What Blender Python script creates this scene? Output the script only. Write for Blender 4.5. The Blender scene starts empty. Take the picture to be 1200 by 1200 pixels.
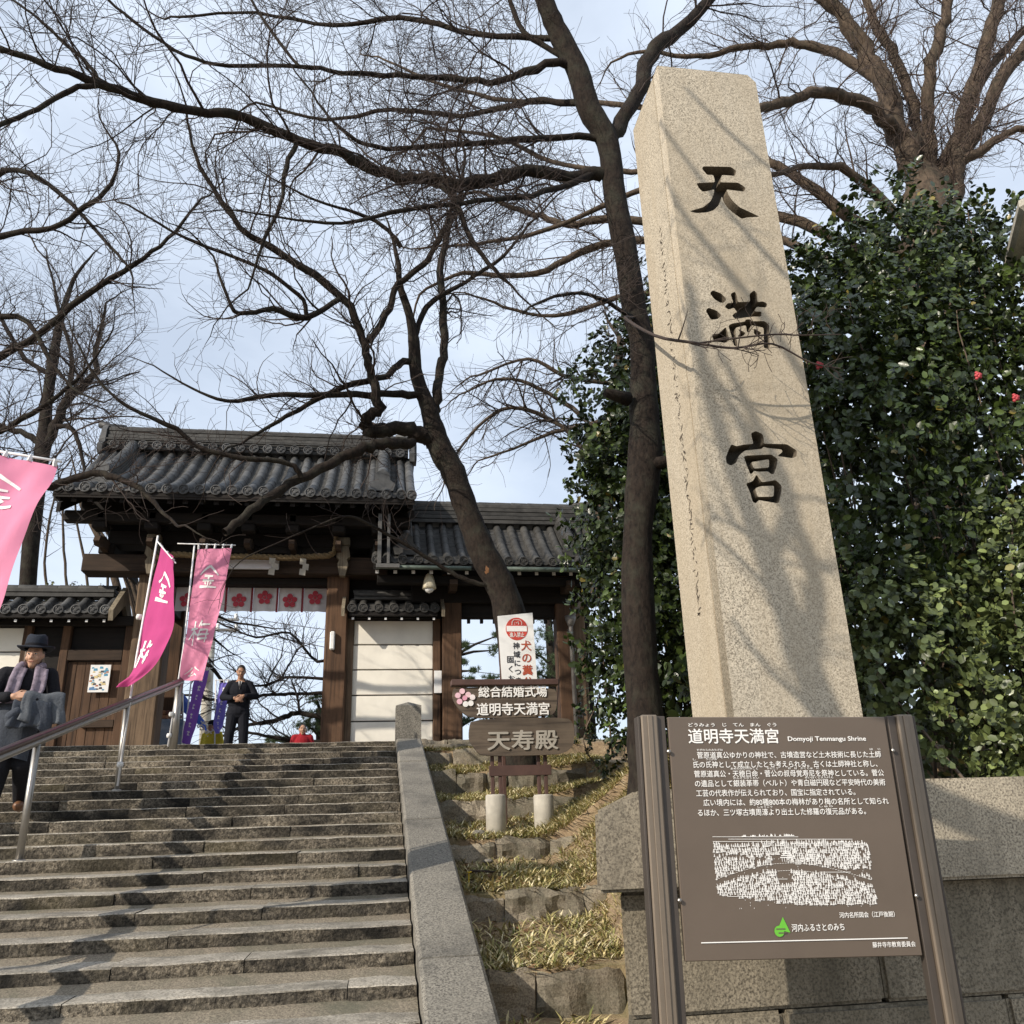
import bpy, bmesh, math, random
import numpy as np
from mathutils import Matrix, Vector, Quaternion

random.seed(7)
RNG = np.random.default_rng(11)
SC = bpy.context.scene
COL = SC.collection
rad = math.radians

# ---------------------------------------------------------------- camera
F = 1000.0 / 1200.0                      # focal length / picture width
YAW, PIT, ROL = rad(9.09), rad(20.2), rad(-1.86)
EYE = np.array([0.0, 0.0, 1.6])
FW = np.array([math.sin(YAW) * math.cos(PIT), math.cos(YAW) * math.cos(PIT), math.sin(PIT)])
_r0 = np.array([math.cos(YAW), -math.sin(YAW), 0.0])
_u0 = np.cross(_r0, FW)
RT = _r0 * math.cos(ROL) + _u0 * math.sin(ROL)
UP = -_r0 * math.sin(ROL) + _u0 * math.cos(ROL)
cd = bpy.data.cameras.new('camera')
cd.sensor_width = 36.0
cd.lens = 36.0 * F
cd.clip_start = 0.05
cd.clip_end = 3000
cam = bpy.data.objects.new('camera', cd)
COL.objects.link(cam)
cam.matrix_world = Matrix(((RT[0], UP[0], -FW[0], EYE[0]), (RT[1], UP[1], -FW[1], EYE[1]), (RT[2], UP[2], -FW[2], EYE[2]), (0, 0, 0, 1)))
SC.camera = cam

# ---------------------------------------------------------------- light
SUN_TRAVEL = Vector((1.0, 0.66, -0.67)).normalized()
elev = math.asin(-SUN_TRAVEL.z)
azim = math.atan2(-SUN_TRAVEL.x, -SUN_TRAVEL.y)      # direction towards the sun, clockwise from +y
w = bpy.data.worlds.new('World')
SC.world = w
w.use_nodes = True
nt = w.node_tree
nt.nodes.clear()
out = nt.nodes.new('ShaderNodeOutputWorld')
bg = nt.nodes.new('ShaderNodeBackground')
sky = nt.nodes.new('ShaderNodeTexSky')
sky.sky_type = 'NISHITA'
sky.sun_disc = False
sky.sun_elevation = elev
sky.sun_rotation = azim
sky.air_density = 1.0
sky.dust_density = 1.6
sky.ozone_density = 1.3
tc = nt.nodes.new('ShaderNodeTexCoord')
mp = nt.nodes.new('ShaderNodeMapping')
mp.inputs['Scale'].default_value = (1.0, 1.0, 2.6)
mp.inputs['Rotation'].default_value = (0.0, 0.25, 0.9)
nz = nt.nodes.new('ShaderNodeTexNoise')
nz.inputs['Scale'].default_value = 1.9
nz.inputs['Detail'].default_value = 7
nz.inputs['Roughness'].default_value = 0.55
nz.inputs['Distortion'].default_value = 0.25
cr = nt.nodes.new('ShaderNodeValToRGB')
cr.color_ramp.elements[0].position = 0.36
cr.color_ramp.elements[0].color = (0.60, 0.60, 0.60, 1)
cr.color_ramp.elements[1].position = 0.68
cr.color_ramp.elements[1].color = (1.0, 1.0, 1.0, 1)
mx = nt.nodes.new('ShaderNodeMix')
mx.data_type = 'RGBA'
mx.inputs['B'].default_value = (6.4, 7.2, 8.4, 1)
nt.links.new(tc.outputs['Generated'], mp.inputs['Vector'])
nt.links.new(mp.outputs['Vector'], nz.inputs['Vector'])
nt.links.new(nz.outputs['Fac'], cr.inputs['Fac'])
nt.links.new(cr.outputs['Color'], mx.inputs['Factor'])
nt.links.new(sky.outputs['Color'], mx.inputs['A'])
nt.links.new(mx.outputs['Result'], bg.inputs['Color'])
bg.inputs['Strength'].default_value = 0.14
nt.links.new(bg.outputs['Background'], out.inputs['Surface'])

sl = bpy.data.lights.new('sun', 'SUN')
sl.energy = 5.0
sl.angle = rad(0.4)
sl.color = (1.0, 0.91, 0.79)
so = bpy.data.objects.new('sun', sl)
so.rotation_euler = SUN_TRAVEL.to_track_quat('-Z', 'Y').to_euler()
COL.objects.link(so)
SC.view_settings.view_transform = 'Standard'
SC.view_settings.look = 'None'
SC.view_settings.exposure = 0.0
SC.view_settings.gamma = 1.0
SC.view_settings.use_curve_mapping = False
SC.cycles.max_bounces = 6
SC.cycles.transparent_max_bounces = 6

# ---------------------------------------------------------------- placing helpers
def ray(px, py):
    return FW + RT * ((px - 600) / 1000.0) - UP * ((py - 600) / 1000.0)

def at(px, py, Y):
    """world point seen at picture position (px, py) on the upright plane y = Y"""
    d = ray(px, py)
    return EYE + d * (Y / d[1])

SR, ST, SY0, SZ0 = 0.11, 0.4257, 13.55, 2.88          # stair rise, tread, top nosing
def stair_z(y):
    return SZ0 - SR / ST * (SY0 - y)

# ---------------------------------------------------------------- mesh helpers
class MB:
    def __init__(s):
        s.v = []; s.f = []
    def add(s, vs, fs):
        o = len(s.v)
        s.v.extend([tuple(map(float, p)) for p in vs])
        s.f.extend([tuple(i + o for i in f) for f in fs])
        return s
    def box(s, x0, x1, y0, y1, z0, z1):
        return s.add([(x0, y0, z0), (x1, y0, z0), (x1, y1, z0), (x0, y1, z0), (x0, y0, z1), (x1, y0, z1), (x1, y1, z1), (x0, y1, z1)],
                     [(0, 3, 2, 1), (4, 5, 6, 7), (0, 1, 5, 4), (1, 2, 6, 5), (2, 3, 7, 6), (3, 0, 4, 7)])
    def bbox(s, x0, x1, y0, y1, z0, z1, b=0.01):
        """box with chamfered edges"""
        bm = bmesh.new()
        bmesh.ops.create_cube(bm, size=1.0)
        for v in bm.verts:
            v.co = Vector((x0 + (x1 - x0) * (v.co.x + .5), y0 + (y1 - y0) * (v.co.y + .5), z0 + (z1 - z0) * (v.co.z + .5)))
        bmesh.ops.bevel(bm, geom=bm.edges[:], offset=b, segments=1, affect='EDGES', clamp_overlap=True)
        bm.verts.index_update()
        s.add([v.co for v in bm.verts], [[v.index for v in f.verts] for f in bm.faces])
        bm.free()
        return s
    def tube(s, pts, rads, n=8, caps=True):
        pts = [Vector(p) for p in pts]
        if not hasattr(rads, '__len__'): rads = [rads] * len(pts)
        vs = []; fs = []
        t0 = (pts[-1] - pts[0])
        ref = Vector((0, 0, 1)) if abs(t0.normalized().z) < .8 else Vector((0, 1, 0))
        for i, p in enumerate(pts):
            t = (pts[min(i + 1, len(pts) - 1)] - pts[max(i - 1, 0)]).normalized()
            a = t.cross(ref).normalized(); b = t.cross(a)
            for k in range(n):
                an = 2 * math.pi * k / n
                vs.append(p + (a * math.cos(an) + b * math.sin(an)) * rads[i])
        for i in range(len(pts) - 1):
            for k in range(n):
                k2 = (k + 1) % n
                fs.append((i * n + k, i * n + k2, (i + 1) * n + k2, (i + 1) * n + k))
        if caps:
            fs.append(tuple(range(n))); fs.append(tuple((len(pts) - 1) * n + k for k in reversed(range(n))))
        return s.add(vs, fs)
    def lathe(s, prof, c=(0, 0, 0), n=16, sx=1.0, sy=1.0):
        """profile (r, z) turned about z at c"""
        vs = []; fs = []
        for r, z in prof:
            for k in range(n):
                an = 2 * math.pi * k / n
                vs.append((c[0] + r * math.cos(an) * sx, c[1] + r * math.sin(an) * sy, c[2] + z))
        for i in range(len(prof) - 1):
            for k in range(n):
                k2 = (k + 1) % n
                fs.append((i * n + k, i * n + k2, (i + 1) * n + k2, (i + 1) * n + k))
        fs.append(tuple(reversed(range(n)))); fs.append(tuple((len(prof) - 1) * n + k for k in range(n)))
        return s.add(vs, fs)
    def prism(s, poly, axis, a, b):
        """polygon in the two other axes, from a to b along axis"""
        n = len(poly)
        def P(p, t):
            return {'x': (t, p[0], p[1]), 'y': (p[0], t, p[1]), 'z': (p[0], p[1], t)}[axis]
        vs = [P(p, a) for p in poly] + [P(p, b) for p in poly]
        fs = [tuple(reversed(range(n))), tuple(range(n, 2 * n))] + [(i, (i + 1) % n, n + (i + 1) % n, n + i) for i in range(n)]
        return s.add(vs, fs)
    def grid(s, P, closed=False):
        """P[i][j] points -> quads"""
        m, n = len(P), len(P[0])
        vs = [p for row in P for p in row]
        fs = []
        for i in range(m - 1):
            for j in range(n - 1 if not closed else n):
                j2 = (j + 1) % n
                fs.append((i * n + j, i * n + j2, (i + 1) * n + j2, (i + 1) * n + j))
        return s.add(vs, fs)
    def mesh(s, name, smooth=False):
        me = bpy.data.meshes.new(name)
        me.from_pydata(s.v, [], s.f)
        if smooth: me.polygons.foreach_set('use_smooth', [True] * len(me.polygons))
        me.update()
        bm = bmesh.new(); bm.from_mesh(me)
        bmesh.ops.recalc_face_normals(bm, faces=bm.faces[:]); bm.to_mesh(me); bm.free()
        return me

def link(name, data, mat=None, parent=None):
    o = bpy.data.objects.new(name, data)
    COL.objects.link(o)
    if mat is not None and data is not None and not data.materials: data.materials.append(mat)
    if parent is not None:
        o.parent = parent
        if parent.get('_w'): o.matrix_parent_inverse = Matrix.Translation(parent.location).inverted()
    return o

def part(name, mb, mat, parent, smooth=False, kind=None, label=None):
    o = link(name, mb.mesh(name, smooth) if isinstance(mb, MB) else mb, mat, parent)
    if kind: o['kind'] = kind
    if label: o['label'] = label
    return o

def tag(o, label=None, cat=None, group=None, kind=None):
    if label: o['label'] = label
    if cat: o['category'] = cat
    if group: o['group'] = group
    if kind: o['kind'] = kind
    return o

def thing(name, label, cat, loc=(0, 0, 0), group=None, rot=None):
    """an Empty at the base of a thing. Without rot its parts are given in world coordinates, with rot in its own"""
    e = bpy.data.objects.new(name, None)
    e.empty_display_size = 0.2
    COL.objects.link(e)
    e.location = Vector([float(c) for c in loc])
    if rot is None: e['_w'] = 1
    else: e.rotation_euler = rot
    return tag(e, label, cat, group)

def struct(name, loc=(0, 0, 0)):
    e = bpy.data.objects.new(name, None)
    COL.objects.link(e); e.location = Vector(loc); e['_w'] = 1; e['kind'] = 'structure'
    return e

def single(name, mb, mat, label, cat, group=None, smooth=False):
    return tag(link(name, mb.mesh(name, smooth) if isinstance(mb, MB) else mb, mat), label, cat, group)

def np_mesh(name, V, quads=None, tris=None, smooth=False):
    V = np.asarray(V, dtype=np.float32)
    me = bpy.data.meshes.new(name)
    nq = 0 if quads is None else len(quads); ntr = 0 if tris is None else len(tris)
    me.vertices.add(len(V)); me.vertices.foreach_set('co', V.ravel())
    idx = []; st = []
    if nq: idx.append(np.asarray(quads, dtype=np.int32).ravel()); st.append(np.arange(nq, dtype=np.int32) * 4)
    if ntr: idx.append(np.asarray(tris, dtype=np.int32).ravel()); st.append(nq * 4 + np.arange(ntr, dtype=np.int32) * 3)
    idx = np.concatenate(idx); st = np.concatenate(st)
    me.loops.add(len(idx)); me.loops.foreach_set('vertex_index', idx)
    me.polygons.add(nq + ntr); me.polygons.foreach_set('loop_start', st)
    if smooth: me.polygons.foreach_set('use_smooth', np.ones(nq + ntr, dtype=bool))
    me.update(calc_edges=True); me.validate()
    return me

def catmull(P, m=4):
    """smooth a polyline of rows (x, y, z, ...)"""
    P = np.asarray(P, float)
    Q = np.vstack([2 * P[0] - P[1], P, 2 * P[-1] - P[-2]])
    o = []
    for i in range(1, len(Q) - 2):
        a, b, c, d = Q[i - 1], Q[i], Q[i + 1], Q[i + 2]
        for k in range(m):
            t = k / m
            o.append(.5 * (2 * b + (c - a) * t + (2 * a - 5 * b + 4 * c - d) * t * t + (3 * b - a - 3 * c + d) * t ** 3))
    o.append(P[-1])
    return np.array(o)

# ---------------------------------------------------------------- materials
class N:
    def __init__(s, name):
        s.m = bpy.data.materials.new(name); s.m.use_nodes = True
        s.t = s.m.node_tree; s.t.nodes.clear()
        s.o = s.n('ShaderNodeOutputMaterial'); s.b = s.n('ShaderNodeBsdfPrincipled')
        s.l(s.b.outputs[0], s.o.inputs['Surface'])
        s._c = None
    def n(s, t, **kw):
        x = s.t.nodes.new(t)
        for k, v in kw.items(): setattr(x, k, v)
        return x
    def l(s, a, b): s.t.links.new(a, b)
    def co(s, scale=None, kind='Object'):
        c = s.n('ShaderNodeTexCoord').outputs[kind]
        if kind == 'Object':                           # shift by object so that copies differ
            inf = s.n('ShaderNodeObjectInfo')
            mu = s.n('ShaderNodeMath', operation='MULTIPLY'); mu.inputs[1].default_value = 37.0
            s.l(inf.outputs['Random'], mu.inputs[0])
            ad = s.n('ShaderNodeVectorMath', operation='ADD')
            s.l(c, ad.inputs[0]); s.l(mu.outputs[0], ad.inputs[1]); c = ad.outputs[0]
        if scale is not None:
            m = s.n('ShaderNodeMapping'); m.inputs['Scale'].default_value = scale
            s.l(c, m.inputs['Vector']); c = m.outputs[0]
        return c
    def noise(s, co, scale, detail=4, rough=.55, dist=0.0):
        x = s.n('ShaderNodeTexNoise'); x.inputs['Scale'].default_value = scale
        x.inputs['Detail'].default_value = detail; x.inputs['Roughness'].default_value = rough; x.inputs['Distortion'].default_value = dist
        s.l(co, x.inputs['Vector']); return x.outputs['Fac']
    def voro(s, co, scale, feature='F1'):
        x = s.n('ShaderNodeTexVoronoi', feature=feature); x.inputs['Scale'].default_value = scale
        s.l(co, x.inputs['Vector']); return x.outputs['Distance']
    def ramp(s, f, stops):
        x = s.n('ShaderNodeValToRGB'); e = x.color_ramp.elements
        while len(e) < len(stops): e.new(.5)
        for i, (p, c) in enumerate(stops):
            e[i].position = p
            e[i].color = (c, c, c, 1) if not hasattr(c, '__len__') else (*c, 1)
        s.l(f, x.inputs['Fac']); return x.outputs['Color']
    def mix(s, f, a, b, mode='MIX'):
        x = s.n('ShaderNodeMix', data_type='RGBA', blend_type=mode)
        for v, k in ((f, 'Factor'), (a, 'A'), (b, 'B')):
            if isinstance(v, (int, float)): x.inputs[k].default_value = v
            elif isinstance(v, tuple): x.inputs[k].default_value = (*v, 1)
            else: s.l(v, x.inputs[k])
        return x.outputs['Result']
    def island(s, lo, hi):
        g_ = s.n('ShaderNodeNewGeometry'); mr = s.n('ShaderNodeMapRange'); mr.inputs['To Min'].default_value = lo; mr.inputs['To Max'].default_value = hi
        s.l(g_.outputs['Random Per Island'], mr.inputs['Value']); return mr.outputs['Result']
    def rnd(s, lo, hi):
        inf = s.n('ShaderNodeObjectInfo'); mr = s.n('ShaderNodeMapRange')
        mr.inputs['To Min'].default_value = lo; mr.inputs['To Max'].default_value = hi
        s.l(inf.outputs['Random'], mr.inputs['Value']); return mr.outputs['Result']
    def vary(s, c, lo, hi):
        """multiply a colour by a per-object random value"""
        v = s.n('ShaderNodeHueSaturation'); s.l(s.rnd(lo, hi), v.inputs['Value'])
        if isinstance(c, tuple): v.inputs['Color'].default_value = (*c, 1)
        else: s.l(c, v.inputs['Color'])
        return v.outputs['Color']
    def col(s, c):
        if isinstance(c, tuple): s.b.inputs['Base Color'].default_value = (*c, 1)
        else: s.l(c, s.b.inputs['Base Color'])
        return s
    def set(s, rough=None, metal=None, spec=None, **kw):
        if rough is not None:
            if isinstance(rough, (int, float)): s.b.inputs['Roughness'].default_value = rough
            else: s.l(rough, s.b.inputs['Roughness'])
        if metal is not None: s.b.inputs['Metallic'].default_value = metal
        if spec is not None: s.b.inputs['Specular IOR Level'].default_value = spec
        for k, v in kw.items(): s.b.inputs[k.replace('_', ' ')].default_value = v
        return s
    def bump(s, h, strength=.3, dist=.01):
        x = s.n('ShaderNodeBump'); x.inputs['Strength'].default_value = strength; x.inputs['Distance'].default_value = dist
        s.l(h, x.inputs['Height']); s.l(x.outputs[0], s.b.inputs['Normal']); return s

def plain(name, c, rough=.7, metal=0.0, var=.12, scale=9.0, spec=.4, bump=.0, lo=1.0, hi=1.0):
    """a colour with fine uneven wear"""
    k = N(name); co = k.co()
    f = k.noise(co, scale, 5, .6)
    a = tuple(x * (1 - var) for x in c); b = tuple(min(1, x * (1 + var)) for x in c)
    cc = k.ramp(f, [(.3, a), (.7, b)])
    if lo != hi: cc = k.vary(cc, lo, hi)
    k.col(cc).set(rough, metal, spec)
    if bump: k.bump(k.noise(co, scale * 6, 3), bump, .004)
    return k.m

def granite(name, c, dark, stain=None, sc=1.0, rough=.85, st=(.45, .7), bump=.5, streak=False, lo=.9, hi=1.08, sscale=1.6):
    k = N(name); co = k.co(kind='Object')
    g = k.noise(co, 210 * sc, 2, .7)
    base = k.ramp(g, [(.36, dark), (.47, tuple(.62 * a + .38 * b for a, b in zip(c, dark))), (.55, c), (.7, tuple(min(1, a * 1.25) for a in c))])
    m = k.noise(co, 3.1, 5, .6)
    base = k.mix(k.ramp(m, [(.3, .0), (.75, .55)]), base, tuple(a * .72 for a in c), 'MIX')
    if stain:
        sco = k.co((1, 1, .22)) if streak else co
        s = k.noise(sco, sscale, 7, .68, .3)
        base = k.mix(k.ramp(s, [(st[0], 0.0), (st[1], .92)]), base, stain)
    k.col(k.vary(base, lo, hi)).set(rough, spec=.3)
    h = k.mix(.5, k.noise(co, 60 * sc, 3, .7), k.noise(co, 14 * sc, 4, .6))
    return k.bump(h, bump, .02).m

def wood(name, c, dark, axis='z', rough=.8, scale=22, bump=.35, lo=.85, hi=1.12):
    k = N(name)
    s = {'z': (1, 1, .05), 'x': (.05, 1, 1), 'y': (1, .05, 1)}[axis]
    co = k.co(s)
    f = k.noise(co, scale, 6, .65, .6)
    cc = k.ramp(f, [(.3, dark), (.5, c), (.72, tuple(min(1, x * 1.3) for x in c))])
    cc = k.mix(k.ramp(k.noise(k.co(), 1.7, 4), [(.4, 0.0), (.75, .6)]), cc, tuple(x * .6 for x in dark))
    k.col(k.vary(cc, lo, hi)).set(rough, spec=.3)
    return k.bump(f, bump, .006).m

M = {}
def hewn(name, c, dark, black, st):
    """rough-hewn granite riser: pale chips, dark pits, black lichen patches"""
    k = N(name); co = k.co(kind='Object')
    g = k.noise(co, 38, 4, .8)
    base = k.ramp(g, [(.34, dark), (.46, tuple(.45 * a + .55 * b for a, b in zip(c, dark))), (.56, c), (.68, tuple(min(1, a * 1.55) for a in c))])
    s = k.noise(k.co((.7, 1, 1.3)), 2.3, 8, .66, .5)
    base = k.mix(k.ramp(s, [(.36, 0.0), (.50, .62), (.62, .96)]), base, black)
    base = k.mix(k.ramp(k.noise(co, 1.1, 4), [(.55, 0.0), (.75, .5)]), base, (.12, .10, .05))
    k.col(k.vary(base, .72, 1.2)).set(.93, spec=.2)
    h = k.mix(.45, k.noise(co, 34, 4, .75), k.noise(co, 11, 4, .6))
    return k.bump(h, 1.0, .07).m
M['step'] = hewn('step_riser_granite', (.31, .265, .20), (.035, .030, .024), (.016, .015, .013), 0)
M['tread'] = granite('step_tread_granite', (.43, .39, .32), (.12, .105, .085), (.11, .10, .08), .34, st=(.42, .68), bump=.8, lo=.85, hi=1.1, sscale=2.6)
M['slab'] = granite('balustrade_granite', (.26, .24, .20), (.06, .055, .048), (.07, .066, .058), .36, st=(.48, .74), bump=.7)
M['pillar'] = granite('pillar_granite', (.53, .465, .36), (.13, .11, .082), (.36, .295, .205), .62, st=(.44, .74), bump=.4, streak=True, lo=1, hi=1, sscale=1.3)
M['plinth'] = granite('plinth_granite', (.46, .40, .30), (.11, .09, .07), (.12, .105, .08), .45, st=(.40, .66), bump=.5, streak=True, lo=.88, hi=1.05)
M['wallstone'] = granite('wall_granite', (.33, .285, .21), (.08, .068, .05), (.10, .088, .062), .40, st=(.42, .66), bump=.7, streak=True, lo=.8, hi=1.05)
M['rubble'] = granite('terrace_stone', (.27, .23, .17), (.11, .09, .07), (.10, .10, .07), .4, st=(.45, .7), bump=.8, lo=.75, hi=1.25)
M['lantern'] = granite('lantern_granite', (.48, .45, .38), (.2, .18, .15), (.2, .19, .15), .8)
M['tile'] = plain('grey_roof_tile', (.056, .056, .055), .58, 0, .45, 6, .45, .3, .7, 1.45)
M['tileflat'] = plain('flat_roof_tile', (.048, .046, .042), .66, 0, .6, 8, .4, .3)
M['tiledark'] = plain('old_roof_tile', (.042, .040, .036), .66, 0, .5, 6, .4, .3, .8, 1.3)
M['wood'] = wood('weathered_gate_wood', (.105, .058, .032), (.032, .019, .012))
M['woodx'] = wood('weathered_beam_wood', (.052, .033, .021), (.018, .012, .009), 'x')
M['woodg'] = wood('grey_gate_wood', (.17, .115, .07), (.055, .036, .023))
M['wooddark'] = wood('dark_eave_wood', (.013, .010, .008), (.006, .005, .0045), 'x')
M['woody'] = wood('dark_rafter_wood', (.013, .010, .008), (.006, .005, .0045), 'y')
M['plaster'] = plain('cream_plaster', (.80, .76, .66), .9, 0, .09, 2.2, .2)
M['white'] = plain('white_paint', (.78, .77, .74), .6, 0, .06)
M['groove'] = plain('dark_groove', (.05, .04, .035), .9)
M['steel'] = plain('brushed_steel', (.36, .34, .31), .42, 1.0, .06, 30)
M['polewhite'] = plain('white_pole_plastic', (.76, .75, .74), .45, 0, .05)
M['cord'] = plain('white_cord', (.7, .69, .66), .9)
M['copper'] = plain('green_copper_gutter', (.09, .115, .095), .55, .3, .3)
# ================================================================ ground
def smooth(a, b, t):
    t = min(1, max(0, (t - a) / (b - a))); return t * t * (3 - 2 * t)

k = N('gravel_ground'); c_ = k.co()
k.col(k.ramp(k.noise(c_, 30, 5, .7), [(.3, (.16, .14, .11)), (.7, (.30, .27, .22))])).set(.95).bump(k.noise(c_, 80, 3), .4, .01)
M['ground'] = k.m
k = N('terrace_soil'); c_ = k.co(kind='Object')
s_ = k.ramp(k.noise(c_, 9, 6, .7), [(.3, (.15, .10, .06)), (.55, (.32, .23, .135)), (.75, (.42, .33, .21))])
k.col(k.mix(k.ramp(k.noise(c_, 2.2, 4), [(.5, 0.0), (.68, .6)]), s_, (.14, .15, .05))).set(.95).bump(k.noise(c_, 34, 5, .7), .8, .03)
M['soil'] = k.m

g = MB().box(-1500, 1500, -1500, 1500, -.5, -.02)
tag(link('ground', g.mesh('ground'), M['ground']), kind='structure')
g = MB().box(-60, 60, 14.2, 140, 0, 2.872)
g.box(-7.2, .6, 13.6, 14.2, 0, 2.872)
tag(link('upper_ground', g.mesh('upper_ground'), M['ground']), kind='structure')

ROWS = [(3.0, 0, 0.0), (4.45, .14, .40), (5.85, .50, .75), (7.25, .92, 1.11), (8.65, 1.30, 1.47), (10.2, 1.67, 1.87), (11.8, 2.02, 2.28), (13.4, 2.48, 2.70), (14.85, 2.86, 2.95), (40, 2.95, 2.95)]
_hn = RNG.normal(0, 1, (64, 64))
def hnoise(x, y):
    u, v = (x * 3.1) % 63, (y * 3.1) % 63
    i, j = int(u), int(v); a, b = u - i, v - j
    return (_hn[i, j] * (1 - a) + _hn[i + 1, j] * a) * (1 - b) + (_hn[i, j + 1] * (1 - a) + _hn[i + 1, j + 1] * a) * b
def H(x, y):
    z = 0.0
    for (y0, b0, t0), (y1, b1, t1) in zip(ROWS, ROWS[1:]):
        if y0 <= y < y1:
            z = t0 + (b1 - t0) * (y - y0) / (y1 - y0)
    z += smooth(1.5, 3.0, x) * (1.05 - .95 * smooth(7.4, 11.2, y)) * smooth(6.0, 7.4, y)
    if y > 4.55: z = max(z, 1.70 * smooth(1.30, 1.75, x - .12 * (y - 5)))
    return z + .025 * hnoise(x, y)
xs = np.concatenate([np.arange(.60, 3.2, .07), np.arange(3.3, 16, .5)])
ys = []
for (y0, _, _), (y1, _, _) in zip(ROWS[:-2], ROWS[1:-1]):
    ys += [y0 + .001] + list(np.linspace(y0 + .08, y1 - .08, 16)) + [y1 - .001]
P = [[(x, y, H(x, y) - (.25 if (4.0 < y < 4.6 and x > 1.0) else 0)) for x in xs] for y in ys]
tag(link('planted_bank', MB().grid(P).mesh('planted_bank', True), M['soil']), kind='structure')
# the bank left of the stairs, outside the picture
g = MB().add([(-7.65, 2.6, 0), (-14, 2.6, 0), (-14, 14.2, 2.86), (-7.65, 14.2, 2.86)], [(0, 1, 2, 3)])
tag(link('left_bank', g.mesh('left_bank'), M['soil']), kind='structure')

# ================================================================ stone stairs, block by block
stairs = struct('stone_stairs', (-3.5, 8, 0))
rs = random.Random(5)
XL, XR = -7.2, .245
def step_block(x0, x1, y0, z1, h, dep, rs):
    """one granite step block with a worn nosing and a rough front"""
    n = max(4, int((x1 - x0) / .13))
    P = []
    for i in range(n + 1):
        x = x0 + (x1 - x0) * i / n
        j = lambda s: rs.uniform(-s, s)
        e = .012 if i in (0, n) else 0
        top = z1 + j(.0035)
        P.append([(x, y0 + dep, top), (x, y0 + .022 + j(.004), top - e * .4), (x, y0 + .006 + e + j(.005), top - .002 - e * .5), (x, y0 - .002 + e * 1.2 + j(.005), top - .009 + j(.002)),
                  (x, y0 - .004 + e + j(.008), top - h * .5), (x, y0 + .004 + e + j(.006), z1 - h)])
    mb = MB().grid(P)
    m = len(P[0])
    mb.f.append(tuple(range(m))); mb.f.append(tuple(n * m + q for q in reversed(range(m))))
    return mb
for i in range(0, 26):
    y0, z1 = SY0 - ST * i, SZ0 - SR * i
    x = XL - rs.uniform(0, .6)
    while x < XR - .05:
        L = rs.choice([.75, .95, 1.15, 1.35, 1.6]) * rs.uniform(.85, 1.1)
        x2 = x + L
        if x2 > XR - .35: x2 = XR
        dy = rs.uniform(-.008, .008)
        so_ = part('step_stone', step_block(max(x, XL) + .003, x2 - .003, y0 + dy, z1 + rs.uniform(-.005, .005), SR + .03, ST + (.02 if i else .7), rs), M['step'], stairs)
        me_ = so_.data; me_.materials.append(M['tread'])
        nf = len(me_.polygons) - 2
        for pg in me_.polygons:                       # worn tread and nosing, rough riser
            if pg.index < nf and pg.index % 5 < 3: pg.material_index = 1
        x = x2
# rough slope that fills the body of the stairs
g = MB().prism([(2.5, -.1), (SY0 + .7, -.1), (SY0 + .7, SZ0 - .09), (SY0 + .05, SZ0 - .13), (2.6, 0.0)], 'x', XL, XR)
part('stair_core', g, M['rubble'], stairs)

# ================================================================ balustrade with its post
def slab_run(name, x0, x1, label):
    t = thing(name, label, 'balustrade', (x0, 2.6, 0))
    y = 13.18; r = random.Random(int(abs(x0) * 10))
    while y > 2.6:
        L = r.uniform(1.15, 1.75); y2 = max(2.4, y - L)
        a, b = (y2 + .004, y - .004)
        za, zb = stair_z(a) + .085, stair_z(b) + .085
        j = r.uniform(-.006, .006)
        mb = MB().add([(x0, a, za - .6), (x1, a, za - .6), (x1, a, za - .02), (x1 - .02, a, za + j), (x0 + .02, a, za + j), (x0, a, za - .02),
                       (x0, b, zb - .6), (x1, b, zb - .6), (x1, b, zb - .02), (x1 - .02, b, zb + j), (x0 + .02, b, zb + j), (x0, b, zb - .02)],
                      [(0, 1, 2, 3, 4, 5), (11, 10, 9, 8, 7, 6)] + [(q, (q + 1) % 6, 6 + (q + 1) % 6, 6 + q) for q in range(6)])
        part('sloping_slab', mb, M['slab'], t)
        y = y2
    xa, xb, ya, yb = x0 - .012, x1 + .0, 13.19, 13.56
    zt = 3.36; xm, ym = (xa + xb) / 2, (ya + yb) / 2
    mb = MB().add([(xa, ya, 2.4), (xb, ya, 2.4), (xb, yb, 2.4), (xa, yb, 2.4), (xa, ya, zt), (xb, ya, zt), (xb, yb, zt), (xa, yb, zt), (xm, ym, zt + .075)],
                  [(0, 3, 2, 1), (0, 1, 5, 4), (1, 2, 6, 5), (2, 3, 7, 6), (3, 0, 4, 7), (4, 5, 8), (5, 6, 8), (6, 7, 8), (7, 4, 8)])
    part('end_post', mb, M['slab'], t)
    return t
slab_run('stone_balustrade', .255, .625, 'sloping grey granite balustrade with square end post, right of the stairs')

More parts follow.
